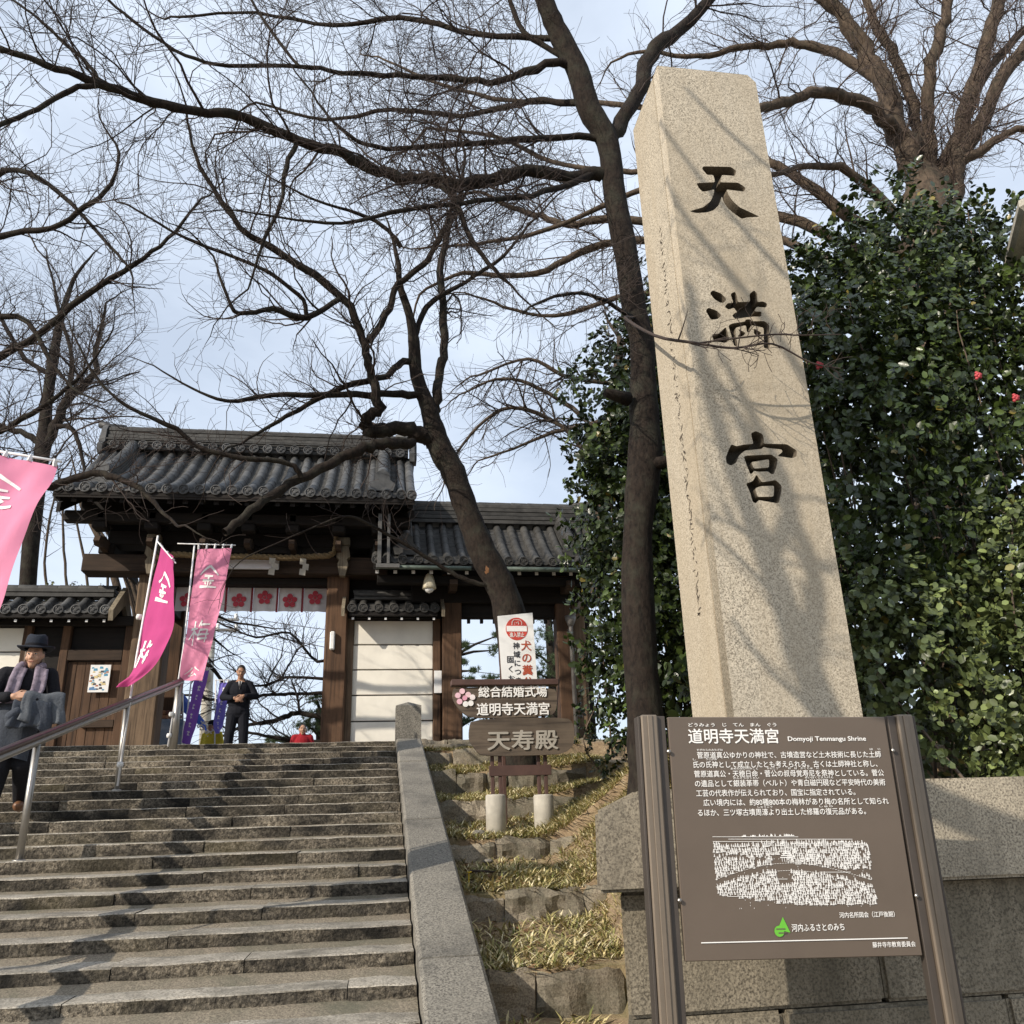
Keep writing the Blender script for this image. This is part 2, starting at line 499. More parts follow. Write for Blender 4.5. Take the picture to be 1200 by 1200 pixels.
# ================================================================ low stone rows of the planted bank
rt = random.Random(3)
ROWLAB = {4.45: 'lowest', 5.85: 'low rubble stone row nearest the foot of the stairs, beside the brown board', 7.25: 'second low rubble stone row up the planted bank',
          8.65: 'low stone row just in front of the two concrete sign stumps', 10.2: 'low stone row just behind the concrete sign stumps',
          11.8: 'low stone row under the hanging wooden signboard, high on the bank', 13.4: 'topmost low stone row on the bank, under the white wall',}
def stone(x0, x1, y0, y1, z0, z1, r, rough=.016):
    n = max(4, int((x1 - x0) / .05)); m = 6
    P = []
    for i in range(n + 1):
        x = x0 + (x1 - x0) * i / n; e = .02 if i in (0, n) else 0
        row = [(x, y1, z1 - .01)]
        for q in range(m + 1):
            z = z1 - (z1 - z0) * q / m
            row.append((x + r.uniform(-.01, .01), y0 + e + (.025 if q == 0 else 0) + rough * 1.4 * hnoise(x * 3 + y0 * 7, z * 3 + 9) + r.uniform(-rough, rough) * .45, z + r.uniform(-.012, .012) + (.02 * hnoise(x * 2.3, y0 + 4) if q == 0 else 0)))
        P.append(row)
    mb = MB().grid(P); k_ = m + 2
    mb.f.append(tuple(range(k_))); mb.f.append(tuple(n * k_ + q for q in reversed(range(k_))))
    return mb
for (yf, b, t_) in ROWS[2:-2]:
    row = thing('stone_row', ROWLAB[yf], 'stone row', (1, yf, b), 'stone rows of the planted bank')
    x = .635; xend = 1.42 if yf < 6 else 2.25
    while x < xend:
        L = rt.uniform(.24, .70)
        hh = rt.uniform(-.03, .02)
        part('rough_stone', stone(x + .004, x + L - .006, yf - .05 + rt.uniform(-.02, .02), yf + .16, b - .12, t_ + .02 + hh, rt, .016), M['rubble'], row)
        x += L
row = thing('stone_row', 'low wall of dark stones at the foot of the white plaster wall', 'stone row', (1.5, 14.8, 2.9), 'stone rows of the planted bank')
x = .60
while x < 3.2:
    L = rt.uniform(.4, .62)
    part('rough_stone', stone(x + .004, x + L - .006, 14.72, 14.95, 2.66, 2.99, rt), M['rubble'], row); x += L

# ================================================================ plinth of the pillar and retaining wall
pl = thing('stone_plinth', 'wide two-tier granite plinth behind the brown information board', 'plinth', (2.2, 4.5, 0))
def block(poly_xz, y0, y1, b=.012, skew=0.0):
    bm = bmesh.new()
    vs = [bm.verts.new((x, y0, z)) for x, z in poly_xz] + [bm.verts.new((x + skew * (y1 - y0), y1, z)) for x, z in poly_xz]
    n = len(poly_xz)
    bm.faces.new(vs[:n]); bm.faces.new(list(reversed(vs[n:])))
    for q in range(n): bm.faces.new((vs[(q + 1) % n], vs[q], vs[n + q], vs[n + (q + 1) % n]))
    bmesh.ops.recalc_face_normals(bm, faces=bm.faces[:])
    bmesh.ops.bevel(bm, geom=bm.edges[:], offset=b, segments=2, affect='EDGES', clamp_overlap=True)
    bm.verts.index_update()
    mb = MB().add([v.co for v in bm.verts], [[v.index for v in f.verts] for f in bm.faces]); bm.free()
    return mb
part('coping_block', block([(.965, 1.31), (1.95, 1.31), (1.95, 1.755), (1.17, 1.735), (.975, 1.65)], 4.0, 5.6, .014, .30), M['plinth'], pl)
for xa, xb in ((1.954, 3.56), (3.564, 5.1), (5.104, 7.0)):
    part('coping_block', block([(xa, 1.30), (xb, 1.30), (xb, 1.755), (xa, 1.755)], 4.0 + (.004 if xa > 2 else 0), 4.7 if xa > 3 else 5.6, .014), M['plinth'], pl)
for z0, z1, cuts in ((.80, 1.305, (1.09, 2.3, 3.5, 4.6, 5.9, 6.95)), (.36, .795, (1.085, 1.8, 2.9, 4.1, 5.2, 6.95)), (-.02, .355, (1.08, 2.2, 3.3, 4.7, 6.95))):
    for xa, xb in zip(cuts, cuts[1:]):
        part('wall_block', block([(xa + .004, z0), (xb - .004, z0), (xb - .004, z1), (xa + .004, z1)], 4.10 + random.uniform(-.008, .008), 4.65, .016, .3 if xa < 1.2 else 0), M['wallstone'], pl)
part('wall_core', MB().box(1.5, 6.9, 4.4, 5.55, 0, 1.30), M['plinth'], pl)

# ================================================================ the tall pillar with its carved name
PX0, PX1, PYF, PYB, PZ0, PZ1 = 1.90, 2.66, 4.50, 5.13, 1.75, 6.79
pil = thing('stone_pillar', 'tall square beige granite pillar carved with three large characters', 'pillar', ((PX0 + PX1) / 2, 4.8, PZ0))
CH = [
 ((790, 180), [[(325,175),(345,148),(665,155),(728,200),(715,262),(560,250),(548,290),(540,335),(750,340),(840,400),(820,447),(770,440),(612,420),(640,490),(690,560),(770,630),(900,690),(1003,740),(860,748),(790,765),(700,700),(630,640),(580,570),(560,500),(545,550),(520,610),(460,665),(380,690),(260,697),(178,675),(340,628),(425,560),(462,485),(472,418),(385,440),(335,447),(290,405),(262,348),(300,343),(478,335),(470,290),(458,250),(385,250)]]),
 ((810, 325), [[(218,185),(250,150),(355,190),(415,260),(380,300),(335,295),(270,255)], [(170,390),(200,355),(300,390),(355,450),(310,490),(230,497)],
   [(240,668),(320,660),(405,580),(425,640),(450,740),(400,768),(265,750)],
   [(460,195),(510,165),(535,210),(545,290),(690,285),(682,195),(740,150),(775,195),(775,290),(840,280),(895,310),(880,355),(765,345),(740,400),(825,400),(825,460),(730,460),(640,470),(520,488),(475,450),(515,415),(545,405),(500,355),(440,380),(390,345),(430,300),(495,300)],
   [(435,565),(480,540),(630,518),(640,492),(700,492),(710,515),(860,512),(915,560),(920,830),(850,830),(850,590),(700,560),(690,640),(655,648),(640,560),(520,590),(520,700),(540,810),(500,800),(470,680)],
   [(550,602),(645,655),(600,692),(540,697),(575,652)], [(735,597),(830,652),(780,692),(735,662)]]),
 ((830, 495), [[(500,125),(560,100),(640,140),(652,200),(648,248),(920,255),(1040,330),(1035,400),(985,420),(810,395),(870,345),(860,318),(690,300),(650,285),(625,310),(430,330),(380,370),(355,400),(330,470),(270,508),(215,480),(205,410),(240,320),(270,255),(330,280),(400,262),(530,250),(510,180)],
   [(415,400),(460,388),(740,375),(815,430),(800,520),(790,545),(770,605),(735,605),(700,575),(590,578),(535,568),(515,600),(490,605),(450,500)], [(505,465),(712,432),(712,528),(532,542)],
   [(440,715),(520,690),(565,612),(620,690),(640,700),(790,675),(860,740),(860,800),(825,945),(790,945),(590,910),(560,950),(520,930),(490,820)], [(548,772),(612,748),(772,742),(767,868),(578,873)]]),
]
def flat_shape(splines, extrude, bevel=0.0):
    cu = bpy.data.curves.new('shape', 'CURVE'); cu.dimensions = '2D'; cu.fill_mode = 'BOTH'; cu.extrude = extrude; cu.bevel_depth = bevel
    for pts in splines:
        s = cu.splines.new('POLY'); s.points.add(len(pts) - 1)
        for q, p in enumerate(pts): s.points[q].co = (p[0], p[1], 0, 1)
        s.use_cyclic_u = True
    o = bpy.data.objects.new('shape', cu); COL.objects.link(o)
    bpy.context.view_layer.update()
    me = bpy.data.meshes.new_from_object(o.evaluated_get(bpy.context.evaluated_depsgraph_get()))
    bpy.data.objects.remove(o); bpy.data.curves.remove(cu)
    return me
def smooth_poly(pts, m=3):
    """round a traced outline a little without moving its corners far"""
    P = np.array(pts, float); n = len(P); o = []
    for i in range(n):
        a, b, c = P[i - 1], P[i], P[(i + 1) % n]
        d1, d2 = min(.3, 18 / (np.linalg.norm(a - b) + 1e-6)), min(.3, 18 / (np.linalg.norm(c - b) + 1e-6))
        o += [b + (a - b) * d1, b + ((a - b) * d1 + (c - b) * d2) * .25, b + (c - b) * d2]
    return o
TH = .10
rect = [(PX0 + .004, PZ0), (PX1 - .004, PZ0), (PX1 - .004, PZ1 - .07), (PX1 - .06, PZ1 - .004), (PX0 + .004, PZ1 - .004)]
spl = [rect]
for (ox, oy), polys in CH:
    for po in polys:
        q = []
        for (u, v) in smooth_poly(po):
            p = at(ox + u / 10.0, oy + v / 10.0, PYF); q.append((p[0], p[2]))
        spl.append(q)
me = flat_shape(spl, TH / 2)
me.transform(Matrix(((1, 0, 0, 0), (0, 0, 1, PYF + TH / 2), (0, 1, 0, 0), (0, 0, 0, 1))))
M['grime'] = granite('blackened_carved_granite', (.075, .062, .046), (.03, .026, .02), (.03, .026, .02), .6)  # even darker tone for the floor of the carved strokes
M['grime2'] = granite('weathered_carved_edge', (.17, .138, .098), (.06, .05, .036), (.08, .065, .048), .6)  # even darker tone for the side walls of the carved strokes
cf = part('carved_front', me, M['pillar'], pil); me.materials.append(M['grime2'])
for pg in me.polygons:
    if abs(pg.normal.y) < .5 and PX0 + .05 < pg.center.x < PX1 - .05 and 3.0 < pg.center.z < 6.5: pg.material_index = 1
bm = block([(PX0, PZ0 - .005), (PX1, PZ0 - .005), (PX1, PZ1 - .07), (PX1 - .06, PZ1 - .002), (PX0, PZ1 - .002)], PYF + TH, PYB, .008)
part('shaft', bm, M['pillar'], pil)
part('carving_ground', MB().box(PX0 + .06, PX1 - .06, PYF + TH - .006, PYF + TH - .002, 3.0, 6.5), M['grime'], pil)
xm = (PX0 + PX1) / 2; ym = (PYF + PYB) / 2
cap = MB().add([(PX0 + .002, PYF + .002, PZ1), (PX1 - .06, PYF + .002, PZ1), (PX1 - .06, PYB - .002, PZ1), (PX0 + .002, PYB - .002, PZ1), (xm, ym, PZ1 + .06)], [(0, 1, 4), (1, 2, 4), (2, 3, 4), (3, 0, 4), (0, 3, 2, 1)])
part('pyramid_top', cap, M['pillar'], pil)
# column of small worn script cut into the left side
rc = random.Random(8)
mb = MB()
z = 5.55
while z > 2.75:
    yy = 4.78 + (5.55 - z) * .012
    for q in range(rc.randint(3, 5)):
        a = Vector((0, rc.uniform(-.03, .03), rc.uniform(-.035, .035))); an = rc.uniform(-1.2, 1.2)
        d = Vector((0, math.cos(an), math.sin(an))) * rc.uniform(.012, .035); nn = Vector((0, -d.z, d.y)).normalized() * rc.uniform(.003, .007)
        c = Vector((PX0 - .002, yy, z)) + a
        mb.add([c - d - nn * .4, c + nn - d * .2, c + d, c - nn], [(0, 1, 2, 3)])
    z -= rc.uniform(.075, .095)
part('small_inscription', mb, plain('inscription_shadow', (.10, .08, .06), .9), pil)
# ================================================================ tiled roofs
def make_round_tile(L, r):
    """half-round cover tile lying along -y (down the slope), a lip at its lower end"""
    n = 7; P = []
    for y, k_ in ((0, .92), (-.02, .92), (-L + .03, 1.0), (-L, 1.03), (-L - .012, 1.0)):
        P.append([(r * k_ * math.cos(math.pi * q / n), y, r * k_ * math.sin(math.pi * q / n) * 1.1) for q in range(n + 1)])
    P.append([(r * .8 * math.cos(math.pi * q / n), -L - .012, r * .8 * math.sin(math.pi * q / n)) for q in range(n + 1)])
    return MB().grid(P).mesh('round_tile', True)
def make_end_disc(r):
    """round eave tile face, with a raised rim and a boss"""
    mb = MB(); n = 18
    prof = [(r, 0.05), (r, -.012), (r * .82, -.014), (r * .78, .004), (r * .34, .004), (r * .28, -.008), (.001, -.010)]
    P = [[(a * math.cos(2 * math.pi * q / n), z, a * math.sin(2 * math.pi * q / n)) for q in range(n)] for a, z in prof]
    mb.grid(P, True)
    for q in range(3):                               # the three-comma relief
        an = 2 * math.pi * q / 3
        c = [(r * .5 * math.cos(an + t), -.006, r * .5 * math.sin(an + t)) for t in (0, .5, 1.0)]
        mb.tube(c, [r * .16, r * .10, r * .03], 5)
    return mb.mesh('eave_disc', False)
_tile_cache = {}
def curve_profile(ye, ze, yr, zr, sag, n=24):
    o = []
    for i in range(n + 1):
        t = i / n                                     # 0 ridge, 1 eave
        o.append((yr + (ye - yr) * t, zr + (ze - zr) * t - sag * math.sin(math.pi * t) + .06 * max(0, t - .8)))
    return o
def on_profile(pr, s):
    """point and slope angle at arc length s from the ridge"""
    for (y0, z0), (y1, z1) in zip(pr, pr[1:]):
        d = math.hypot(y1 - y0, z1 - z0)
        if s <= d: break
        s -= d
    t = s / d
    return y0 + (y1 - y0) * t, z0 + (z1 - z0) * t, math.atan2(z0 - z1, y0 - y1)
def tiled_roof(par, x0, x1, ye, ze, yr, zr, sag=.1, pitch=.27, r=.085, tile=.36, ridge=(.5, .34), mat='tile', discrow=False, back=True, oni=True, kudari=0, wood='wooddark', raft=None, rows=.075, roof='roof', thick=.10):
    """a gabled roof of cover and pan tiles; front eave at (ye, ze), ridge line at (yr, zr)"""
    pr = curve_profile(ye, ze, yr, zr, sag)
    tot = sum(math.hypot(b[0] - a[0], b[1] - a[1]) for a, b in zip(pr, pr[1:]))
    # boards under the tiles, front and back slope
    prb = [(2 * yr - y, z) for y, z in pr]
    poly = [(y, z - .035) for y, z in pr][::-1] + [(y, z - .035) for y, z in prb[1:]]
    poly += [(y, z - .035 - thick) for y, z in reversed(poly)]
    deck = part(roof, MB().prism(poly, 'x', x0 + .03, x1 - .03), M[wood], par)
    # pan tiles: rows of short hollow steps between the cover tiles
    V = []; Q = []
    n = max(1, round((x1 - x0) / pitch)); p = (x1 - x0) / n
    nr = int(tot / rows)
    for sgn, prof in ((1, pr), (-1, prb)):
        if sgn < 0 and not back: continue
        for i in range(n):
            xa = x0 + p * i + p * .5 - p / 2; m = 5
            for j in range(nr):
                s = j * rows; y, z, a = on_profile(pr, s); y2, z2, a2 = on_profile(pr, min(tot - .001, s + rows * 1.03))
                if sgn < 0: y, y2 = 2 * yr - y, 2 * yr - y2
                o = len(V); jit = RNG.uniform(-.005, .005)
                for k_ in range(m):
                    u = k_ / (m - 1); x = xa + p * u; hol = .022 * (2 * u - 1) ** 2
                    V += [(x, y, z - .02 + hol + jit), (x, y2, z2 + .012 + hol + jit), (x, y2, z2 - .02 + hol + jit)]
                for k_ in range(m - 1):
                    b = o + k_ * 3
                    Q += [(b, b + 1, b + 4, b + 3), (b + 1, b + 2, b + 5, b + 4)]
    part('pan_tiles', np_mesh('pan_tiles', V, Q), M['tileflat'], par, kind='stuff')
    # cover tiles one by one
    key = (tile, r)
    if key not in _tile_cache: _tile_cache[key] = (make_round_tile(tile, r), make_end_disc(r * 1.08))
    tm, dm = _tile_cache[key]
    T0 = Matrix.Translation(par.location).inverted() if par.get('_w') else Matrix()
    nt = max(1, round((tot - .05) / tile)); tl = (tot - .02) / nt
    def place(name, me, Mx):
        o = bpy.data.objects.new(name, me); COL.objects.link(o)
        if not me.materials: me.materials.append(M[mat])
        o.parent = par; o.matrix_basis = T0 @ Mx
        return o
    for i in range(n + 1):
        x = min(max(x0 + p * i, x0 + r), x1 - r)
        for j in range(nt):
            y, z, a = on_profile(pr, j * tl)
            place('cover_tile', tm, Matrix.Translation((x, y, z + .005)) @ Matrix.Rotation(a + random.uniform(-.01, .01), 4, 'X') @ Matrix.Rotation(random.uniform(-.012, .012), 4, 'Z') @ Matrix.Diagonal((1, tl / tile, 1, 1)))
        y, z, a = on_profile(pr, tot - .001)
        place('eave_disc', dm, Matrix.Translation((x, y - .035, z + .012)))
    if back:
        mbk = MB()
        for i in range(n + 1):
            x = min(max(x0 + p * i, x0 + r), x1 - r)
            mbk.tube([(x, y, z + .005) for y, z in prb[::4]], r, 7)
        part('rear_cover_tiles', mbk, M[mat], par, True, kind='stuff')
    # eave row of upturned pan tile faces
    for i in range(n):
        x = x0 + p * (i + .5); y, z, a = on_profile(pr, tot - .001)
        hw = p / 2 - r * .75
        place_me = MB().prism([(x - hw, z - .028), (x, z - .055), (x + hw, z - .028), (x + hw, z + .012), (x, z - .012), (x - hw, z + .012)], 'y', y - .03, y + .03)
        part('eave_tile', place_me, M[mat], par)
    # ridge: courses of flat tiles and a round cap
    wdt, hgt = ridge[1], ridge[0]; zc = zr + .02; nc = max(2, int(hgt / .075)); z = zc
    for c in range(nc):
        hh = hgt / nc; ww = wdt * (1 - .05 * c) / 2
        part('ridge_course', MB().bbox(x0 + .10, x1 - .10, yr - ww - .012 * (c % 2), yr + ww + .012 * (c % 2), z + .004, z + hh - .004, .008), M['tiledark'], par)
        z += hh
    x = x0 + .08
    while x < x1 - .1:
        L = min(.34, x1 - .08 - x); P = []
        for xx, k_ in ((x, .9), (x + .03, 1.0), (x + L, .95)):
            P.append([(xx, yr + .095 * k_ * math.cos(math.pi * q / 6), z + .085 * k_ * math.sin(math.pi * q / 6)) for q in range(7)])
        part('ridge_cap_tile', MB().grid(P), M['tiledark'], par, True); x += L
    if discrow:
        for i in range(1, n):
            place('eave_disc', dm, Matrix.Translation((x0 + p * i, yr - wdt / 2 - .055, zr + .10)))
        part('ridge_course', MB().bbox(x0 + .1, x1 - .1, yr - wdt / 2 - .07, yr - wdt / 2 - .018, zr + .20, zr + .235, .008), M['tiledark'], par)
    if oni:
        for xe, sg in ((x0 + .02, -1), (x1 - .02, 1)):
            pts = [(-.30, -.12), (-.34, .05), (-.22, .16), (-.20, .42), (-.12, .55), (0, .60), (.12, .55), (.20, .42), (.22, .16), (.34, .05), (.30, -.12)]
            sc = hgt / .5
            mb = MB().prism([(yr + a * sc, zc + b * sc) for a, b in pts], 'x', xe - .05, xe + .05)
            mb.prism([(yr + a * sc * .6, zc + .05 + b * sc * .6) for a, b in pts], 'x', xe + sg * .05, xe + sg * .10)
            o_ = part('ridge_end_tile', mb, M[mat], par)
            part('end_roll', MB().tube([(xe - sg * .35, yr, z + .05), (xe, yr, z + .07), (xe + sg * .16, yr, z + .12)], [.07, .075, .075], 10), M[mat], par, True)
    if kudari:
        for xe in (x0 + kudari, x1 - kudari):
            s1 = tot * .80; pts = []
            for c in range(4):
                P = []
                for j in range(7):
                    y, z_, a = on_profile(pr, .1 + (s1 - .1) * j / 6)
                    h0 = .09 + c * .055; hw = .15 - .014 * c
                    P.append([(xe - hw, y, z_ + h0), (xe - hw, y, z_ + h0 + .045), (xe + hw, y, z_ + h0 + .045), (xe + hw, y, z_ + h0)])
                mb = MB().grid(P, True); mb.f.append((0, 1, 2, 3)); mb.f.append((24, 27, 26, 25))
                part('hip_course', mb, M['tiledark'], par)
            for j in range(9):
                y, z_, a = on_profile(pr, .1 + (s1 - .1) * j / 9)
                place('cover_tile', tm, Matrix.Translation((xe, y, z_ + .30)) @ Matrix.Rotation(a, 4, 'X') @ Matrix.Diagonal((1.25, (s1 / 9) / tile, 1.1, 1)))
            y, z_, a = on_profile(pr, s1)
            mb = MB().prism([(xe - .20, z_ + .0), (xe - .24, z_ + .14), (xe - .14, z_ + .22), (xe - .12, z_ + .36), (xe, z_ + .44), (xe + .12, z_ + .36), (xe + .14, z_ + .22), (xe + .24, z_ + .14), (xe + .20, z_ + .0)], 'y', y - .10, y - .02)
            part('hip_end_tile', mb, M[mat], par)
    # fascia, rafters with whitewashed ends
    part('eave_board', MB().bbox(x0 + .04, x1 - .04, ye - .01, ye + .05, ze - .12, ze - .035, .006), M[wood], par)
    if raft:
        sp, th, inset, ln, white = raft
        nn = int((x1 - x0 - .2) / sp)
        for i in range(nn + 1):
            x = x0 + .1 + (x1 - x0 - .2) * i / nn
            sl_ = (on_profile(pr, tot - .01)[1] - on_profile(pr, tot - .6 if tot > .8 else tot * .4)[1]) / -min(.6, tot * .6) * .9
            ya = ye + inset; za = ze - .135 - th
            mb = MB().add([(x - th / 2, ya, za), (x + th / 2, ya, za), (x + th / 2, ya, za + th), (x - th / 2, ya, za + th),
                           (x - th / 2, ya + ln, za + ln * sl_), (x + th / 2, ya + ln, za + ln * sl_), (x + th / 2, ya + ln, za + th + ln * sl_), (x - th / 2, ya + ln, za + th + ln * sl_)],
                          [(0, 1, 2, 3), (7, 6, 5, 4), (0, 4, 5, 1), (1, 5, 6, 2), (2, 6, 7, 3), (3, 7, 4, 0)])
            ra = part('rafter', mb, M['woody'], par)
            if white: part('white_end', MB().box(x - th / 2 + .004, x + th / 2 - .004, ya - .006, ya - .001, za + .004, za + th - .004), M['white'], ra)
    return pr

# ================================================================ main gate
GX0, GX1 = -5.66, .58
gate = thing('temple_gate', 'large dark wooden shrine gate with curved grey tiled roof at the stair top', 'gate', (-2.4, 16.5, 2.88))
tiled_roof(gate, GX0, GX1, 14.62, 7.30, 16.85, 8.95, .16, .27, .088, .36, (.50, .40), 'tile', True, True, True, .62, raft=(.26, .085, .06, 1.5, False))
def wbox(name, par, x0, x1, y0, y1, z0, z1, m='wood', b=.012):
    return part(name, MB().bbox(x0, x1, y0, y1, z0, z1, b), M[m], par)
wbox('main_post', gate, -4.40, -3.84, 15.85, 16.35, 2.875, 6.40, 'woodg', .03)
wbox('main_post', gate, -1.03, -.62, 15.85, 16.35, 2.875, 6.40, 'wood', .03)
for x in (-4.15, -.85):
    wbox('rear_post', gate, x - .16, x + .16, 17.9, 18.22, 2.875, 7.2, 'wood', .02)
    wbox('base_stone', gate, x - .42, x + .42, 15.75, 16.45, 2.85, 2.90, 'slab', .01)
    wbox('tie_beam', gate, x - .10, x + .10, 16.3, 18.0, 5.75, 6.05, 'wooddark')
    for zz in (4.62, 5.72, 3.62):
        xx = -3.94 if x < -2 else -.93
        part('post_boss', MB().lathe([(.10, 0), (.09, .03), (.05, .06), (.02, .075)], (0, 0, 0), 12).mesh('post_boss', True), M['groove'], gate).matrix_basis = Matrix.Translation(-Vector(gate.location)) @ Matrix.Translation((xx, 15.85, zz)) @ Matrix.Rotation(rad(90), 4, 'X') if zz != 5.72 else Matrix.Translation(-Vector(gate.location)) @ Matrix.Translation((xx, 15.9, 6.0))
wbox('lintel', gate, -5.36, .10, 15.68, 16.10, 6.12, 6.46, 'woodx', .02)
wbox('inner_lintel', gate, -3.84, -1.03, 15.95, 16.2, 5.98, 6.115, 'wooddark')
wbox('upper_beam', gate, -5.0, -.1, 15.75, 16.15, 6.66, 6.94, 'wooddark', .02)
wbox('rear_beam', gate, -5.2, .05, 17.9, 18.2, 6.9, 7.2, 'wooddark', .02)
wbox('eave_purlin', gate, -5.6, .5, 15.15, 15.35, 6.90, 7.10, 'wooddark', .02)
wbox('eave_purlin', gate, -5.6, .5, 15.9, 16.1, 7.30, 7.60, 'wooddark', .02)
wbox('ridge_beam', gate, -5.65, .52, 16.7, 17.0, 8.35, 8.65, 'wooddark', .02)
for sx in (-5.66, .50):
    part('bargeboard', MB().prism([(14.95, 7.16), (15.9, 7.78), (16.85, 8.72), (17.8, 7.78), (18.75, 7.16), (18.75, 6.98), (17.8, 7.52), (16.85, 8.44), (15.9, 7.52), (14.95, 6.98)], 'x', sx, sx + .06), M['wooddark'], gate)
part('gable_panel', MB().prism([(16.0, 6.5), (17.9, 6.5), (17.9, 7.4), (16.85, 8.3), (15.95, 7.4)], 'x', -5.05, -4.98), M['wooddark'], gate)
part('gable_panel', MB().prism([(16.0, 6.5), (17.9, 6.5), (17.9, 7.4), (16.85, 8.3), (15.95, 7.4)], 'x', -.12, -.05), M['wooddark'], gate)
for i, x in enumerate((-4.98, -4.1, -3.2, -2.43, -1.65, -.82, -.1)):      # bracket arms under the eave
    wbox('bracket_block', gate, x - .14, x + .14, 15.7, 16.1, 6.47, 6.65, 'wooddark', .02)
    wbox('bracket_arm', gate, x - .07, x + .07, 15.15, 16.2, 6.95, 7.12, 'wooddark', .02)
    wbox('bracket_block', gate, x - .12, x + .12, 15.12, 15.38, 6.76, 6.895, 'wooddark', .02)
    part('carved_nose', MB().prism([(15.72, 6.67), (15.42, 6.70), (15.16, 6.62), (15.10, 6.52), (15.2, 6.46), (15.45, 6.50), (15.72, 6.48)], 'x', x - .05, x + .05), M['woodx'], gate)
M['pale'] = wood('pale_carved_wood', (.24, .20, .14), (.10, .08, .055), 'z')
for x in (-4.14, -.74):                                                  # pale carved brackets beside the opening
    pp = [(x - .10, 6.62), (x + .10, 6.62), (x + .13, 6.42), (x + .07, 6.36), (x + .10, 6.28), (x + .05, 6.05), (x - .05, 6.05), (x - .10, 6.28), (x - .06, 6.36), (x - .12, 6.42)]
    part('pale_bracket', MB().prism(pp, 'y', 15.52, 15.66), M['pale'], gate)
    wbox('pale_bracket', gate, x - .12, x + .12, 15.5, 15.68, 6.64, 6.80, 'pale', .02)
wbox('threshold', gate, -3.84, -1.03, 15.95, 16.25, 2.875, 2.97, 'wood')
wbox('step_board', gate, -1.2, .98, 15.72, 15.85, 2.875, 2.99, 'woodx')

# right leg of the gate: white plastered side wall with a small roof
sw = thing('side_wall', 'cream plaster wall in five boards with small tiled roof, right of the gate', 'wall', (.25, 16, 2.88))
for i in range(5):
    z0 = 2.99 + i * .466
    xo = -.012 * (4 - i)
    part('plaster_panel', MB().bbox(-.50 + xo, .965, 16.0, 16.1, z0 + .012, z0 + .466 - .012, .006), M['plaster'], sw)
part('wall_back', MB().box(-.56, .97, 16.03, 16.12, 2.9, 5.34), M['groove'], sw)
wbox('frame_post', sw, -.66, -.505, 15.94, 16.16, 2.88, 5.40, 'woodg'); wbox('frame_post', sw, .972, 1.11, 15.94, 16.16, 2.88, 5.40, 'wood')
wbox('top_rail', sw, -.7, 1.12, 15.92, 16.14, 5.335, 5.46, 'wooddark')
wbox('ground_sill', sw, -.55, 1.12, 15.86, 16.14, 2.86, 2.985, 'woodx')
tiled_roof(sw, -.62, 1.06, 15.56, 5.42, 15.98, 5.66, .03, .29, .08, .25, (.14, .26), 'tiledark', False, True, False, 0, raft=(.26, .05, .04, .35, True), rows=.06, thick=.05)
for x in (-.70, 1.13):
    part('verge_board', MB().prism([(15.5, 5.28), (15.46, 5.42), (15.72, 5.62), (15.98, 5.84), (16.24, 5.62), (16.5, 5.42), (16.46, 5.28), (15.98, 5.56)], 'x', x - .03, x + .03), M['pale'], sw)
tag(single('small_notice', MB().bbox(.985, 1.125, 15.90, 15.925, 3.94, 4.35, .003), M['white'], 'narrow blank white notice fixed beside the cream plaster wall', 'notice'))
tag(single('tube_light', MB().bbox(-.93, -.84, 15.76, 15.845, 4.72, 5.06, .02), M['white'], 'small white box light on the right gate post', 'light'))

# ================================================================ right wing with its own roof and doorway
wing = thing('gate_wing', 'lower tiled wing of the gate with an open doorway, right of the plaster wall', 'gate wing', (2.4, 16.3, 2.88))
tiled_roof(wing, -.20, 4.25, 15.0, 6.18, 16.5, 7.40, .10, .27, .082, .34, (.44, .34), 'tiledark', False, True, True, .62, raft=(.31, .07, .10, 1.1, True))
wbox('door_post', wing, 1.135, 1.50, 15.82, 16.18, 2.95, 6.2, 'wood', .02)
wbox('door_post', wing, 3.33, 3.62, 15.82, 16.18, 2.95, 6.2, 'wood', .02)
wbox('door_post', wing, 3.66, 3.92, 15.95, 16.2, 2.95, 6.2, 'woodg', .02)
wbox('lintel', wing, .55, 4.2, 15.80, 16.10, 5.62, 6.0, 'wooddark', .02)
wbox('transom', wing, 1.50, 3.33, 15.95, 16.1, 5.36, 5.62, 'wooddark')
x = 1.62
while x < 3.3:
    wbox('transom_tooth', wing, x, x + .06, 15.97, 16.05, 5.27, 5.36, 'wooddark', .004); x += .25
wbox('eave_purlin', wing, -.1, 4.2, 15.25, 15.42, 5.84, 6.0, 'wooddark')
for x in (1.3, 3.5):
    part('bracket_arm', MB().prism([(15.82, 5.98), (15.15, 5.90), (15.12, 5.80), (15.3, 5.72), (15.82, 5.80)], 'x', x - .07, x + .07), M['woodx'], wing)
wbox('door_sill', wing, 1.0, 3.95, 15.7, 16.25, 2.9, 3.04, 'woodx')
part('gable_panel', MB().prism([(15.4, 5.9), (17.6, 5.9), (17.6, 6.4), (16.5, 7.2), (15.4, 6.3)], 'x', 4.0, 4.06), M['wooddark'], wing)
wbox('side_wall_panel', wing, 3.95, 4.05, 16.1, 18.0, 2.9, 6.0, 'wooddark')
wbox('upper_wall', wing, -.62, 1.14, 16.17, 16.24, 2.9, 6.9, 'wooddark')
part('copper_gutter', MB().tube([(1.7, 14.93, 6.045), (4.3, 14.93, 6.035)], .045, 8), M['copper'], wing, True)
part('copper_gutter', MB().tube([(-.12, 14.93, 6.055), (1.6, 14.93, 6.045)], .04, 8), M['copper'], wing, True)
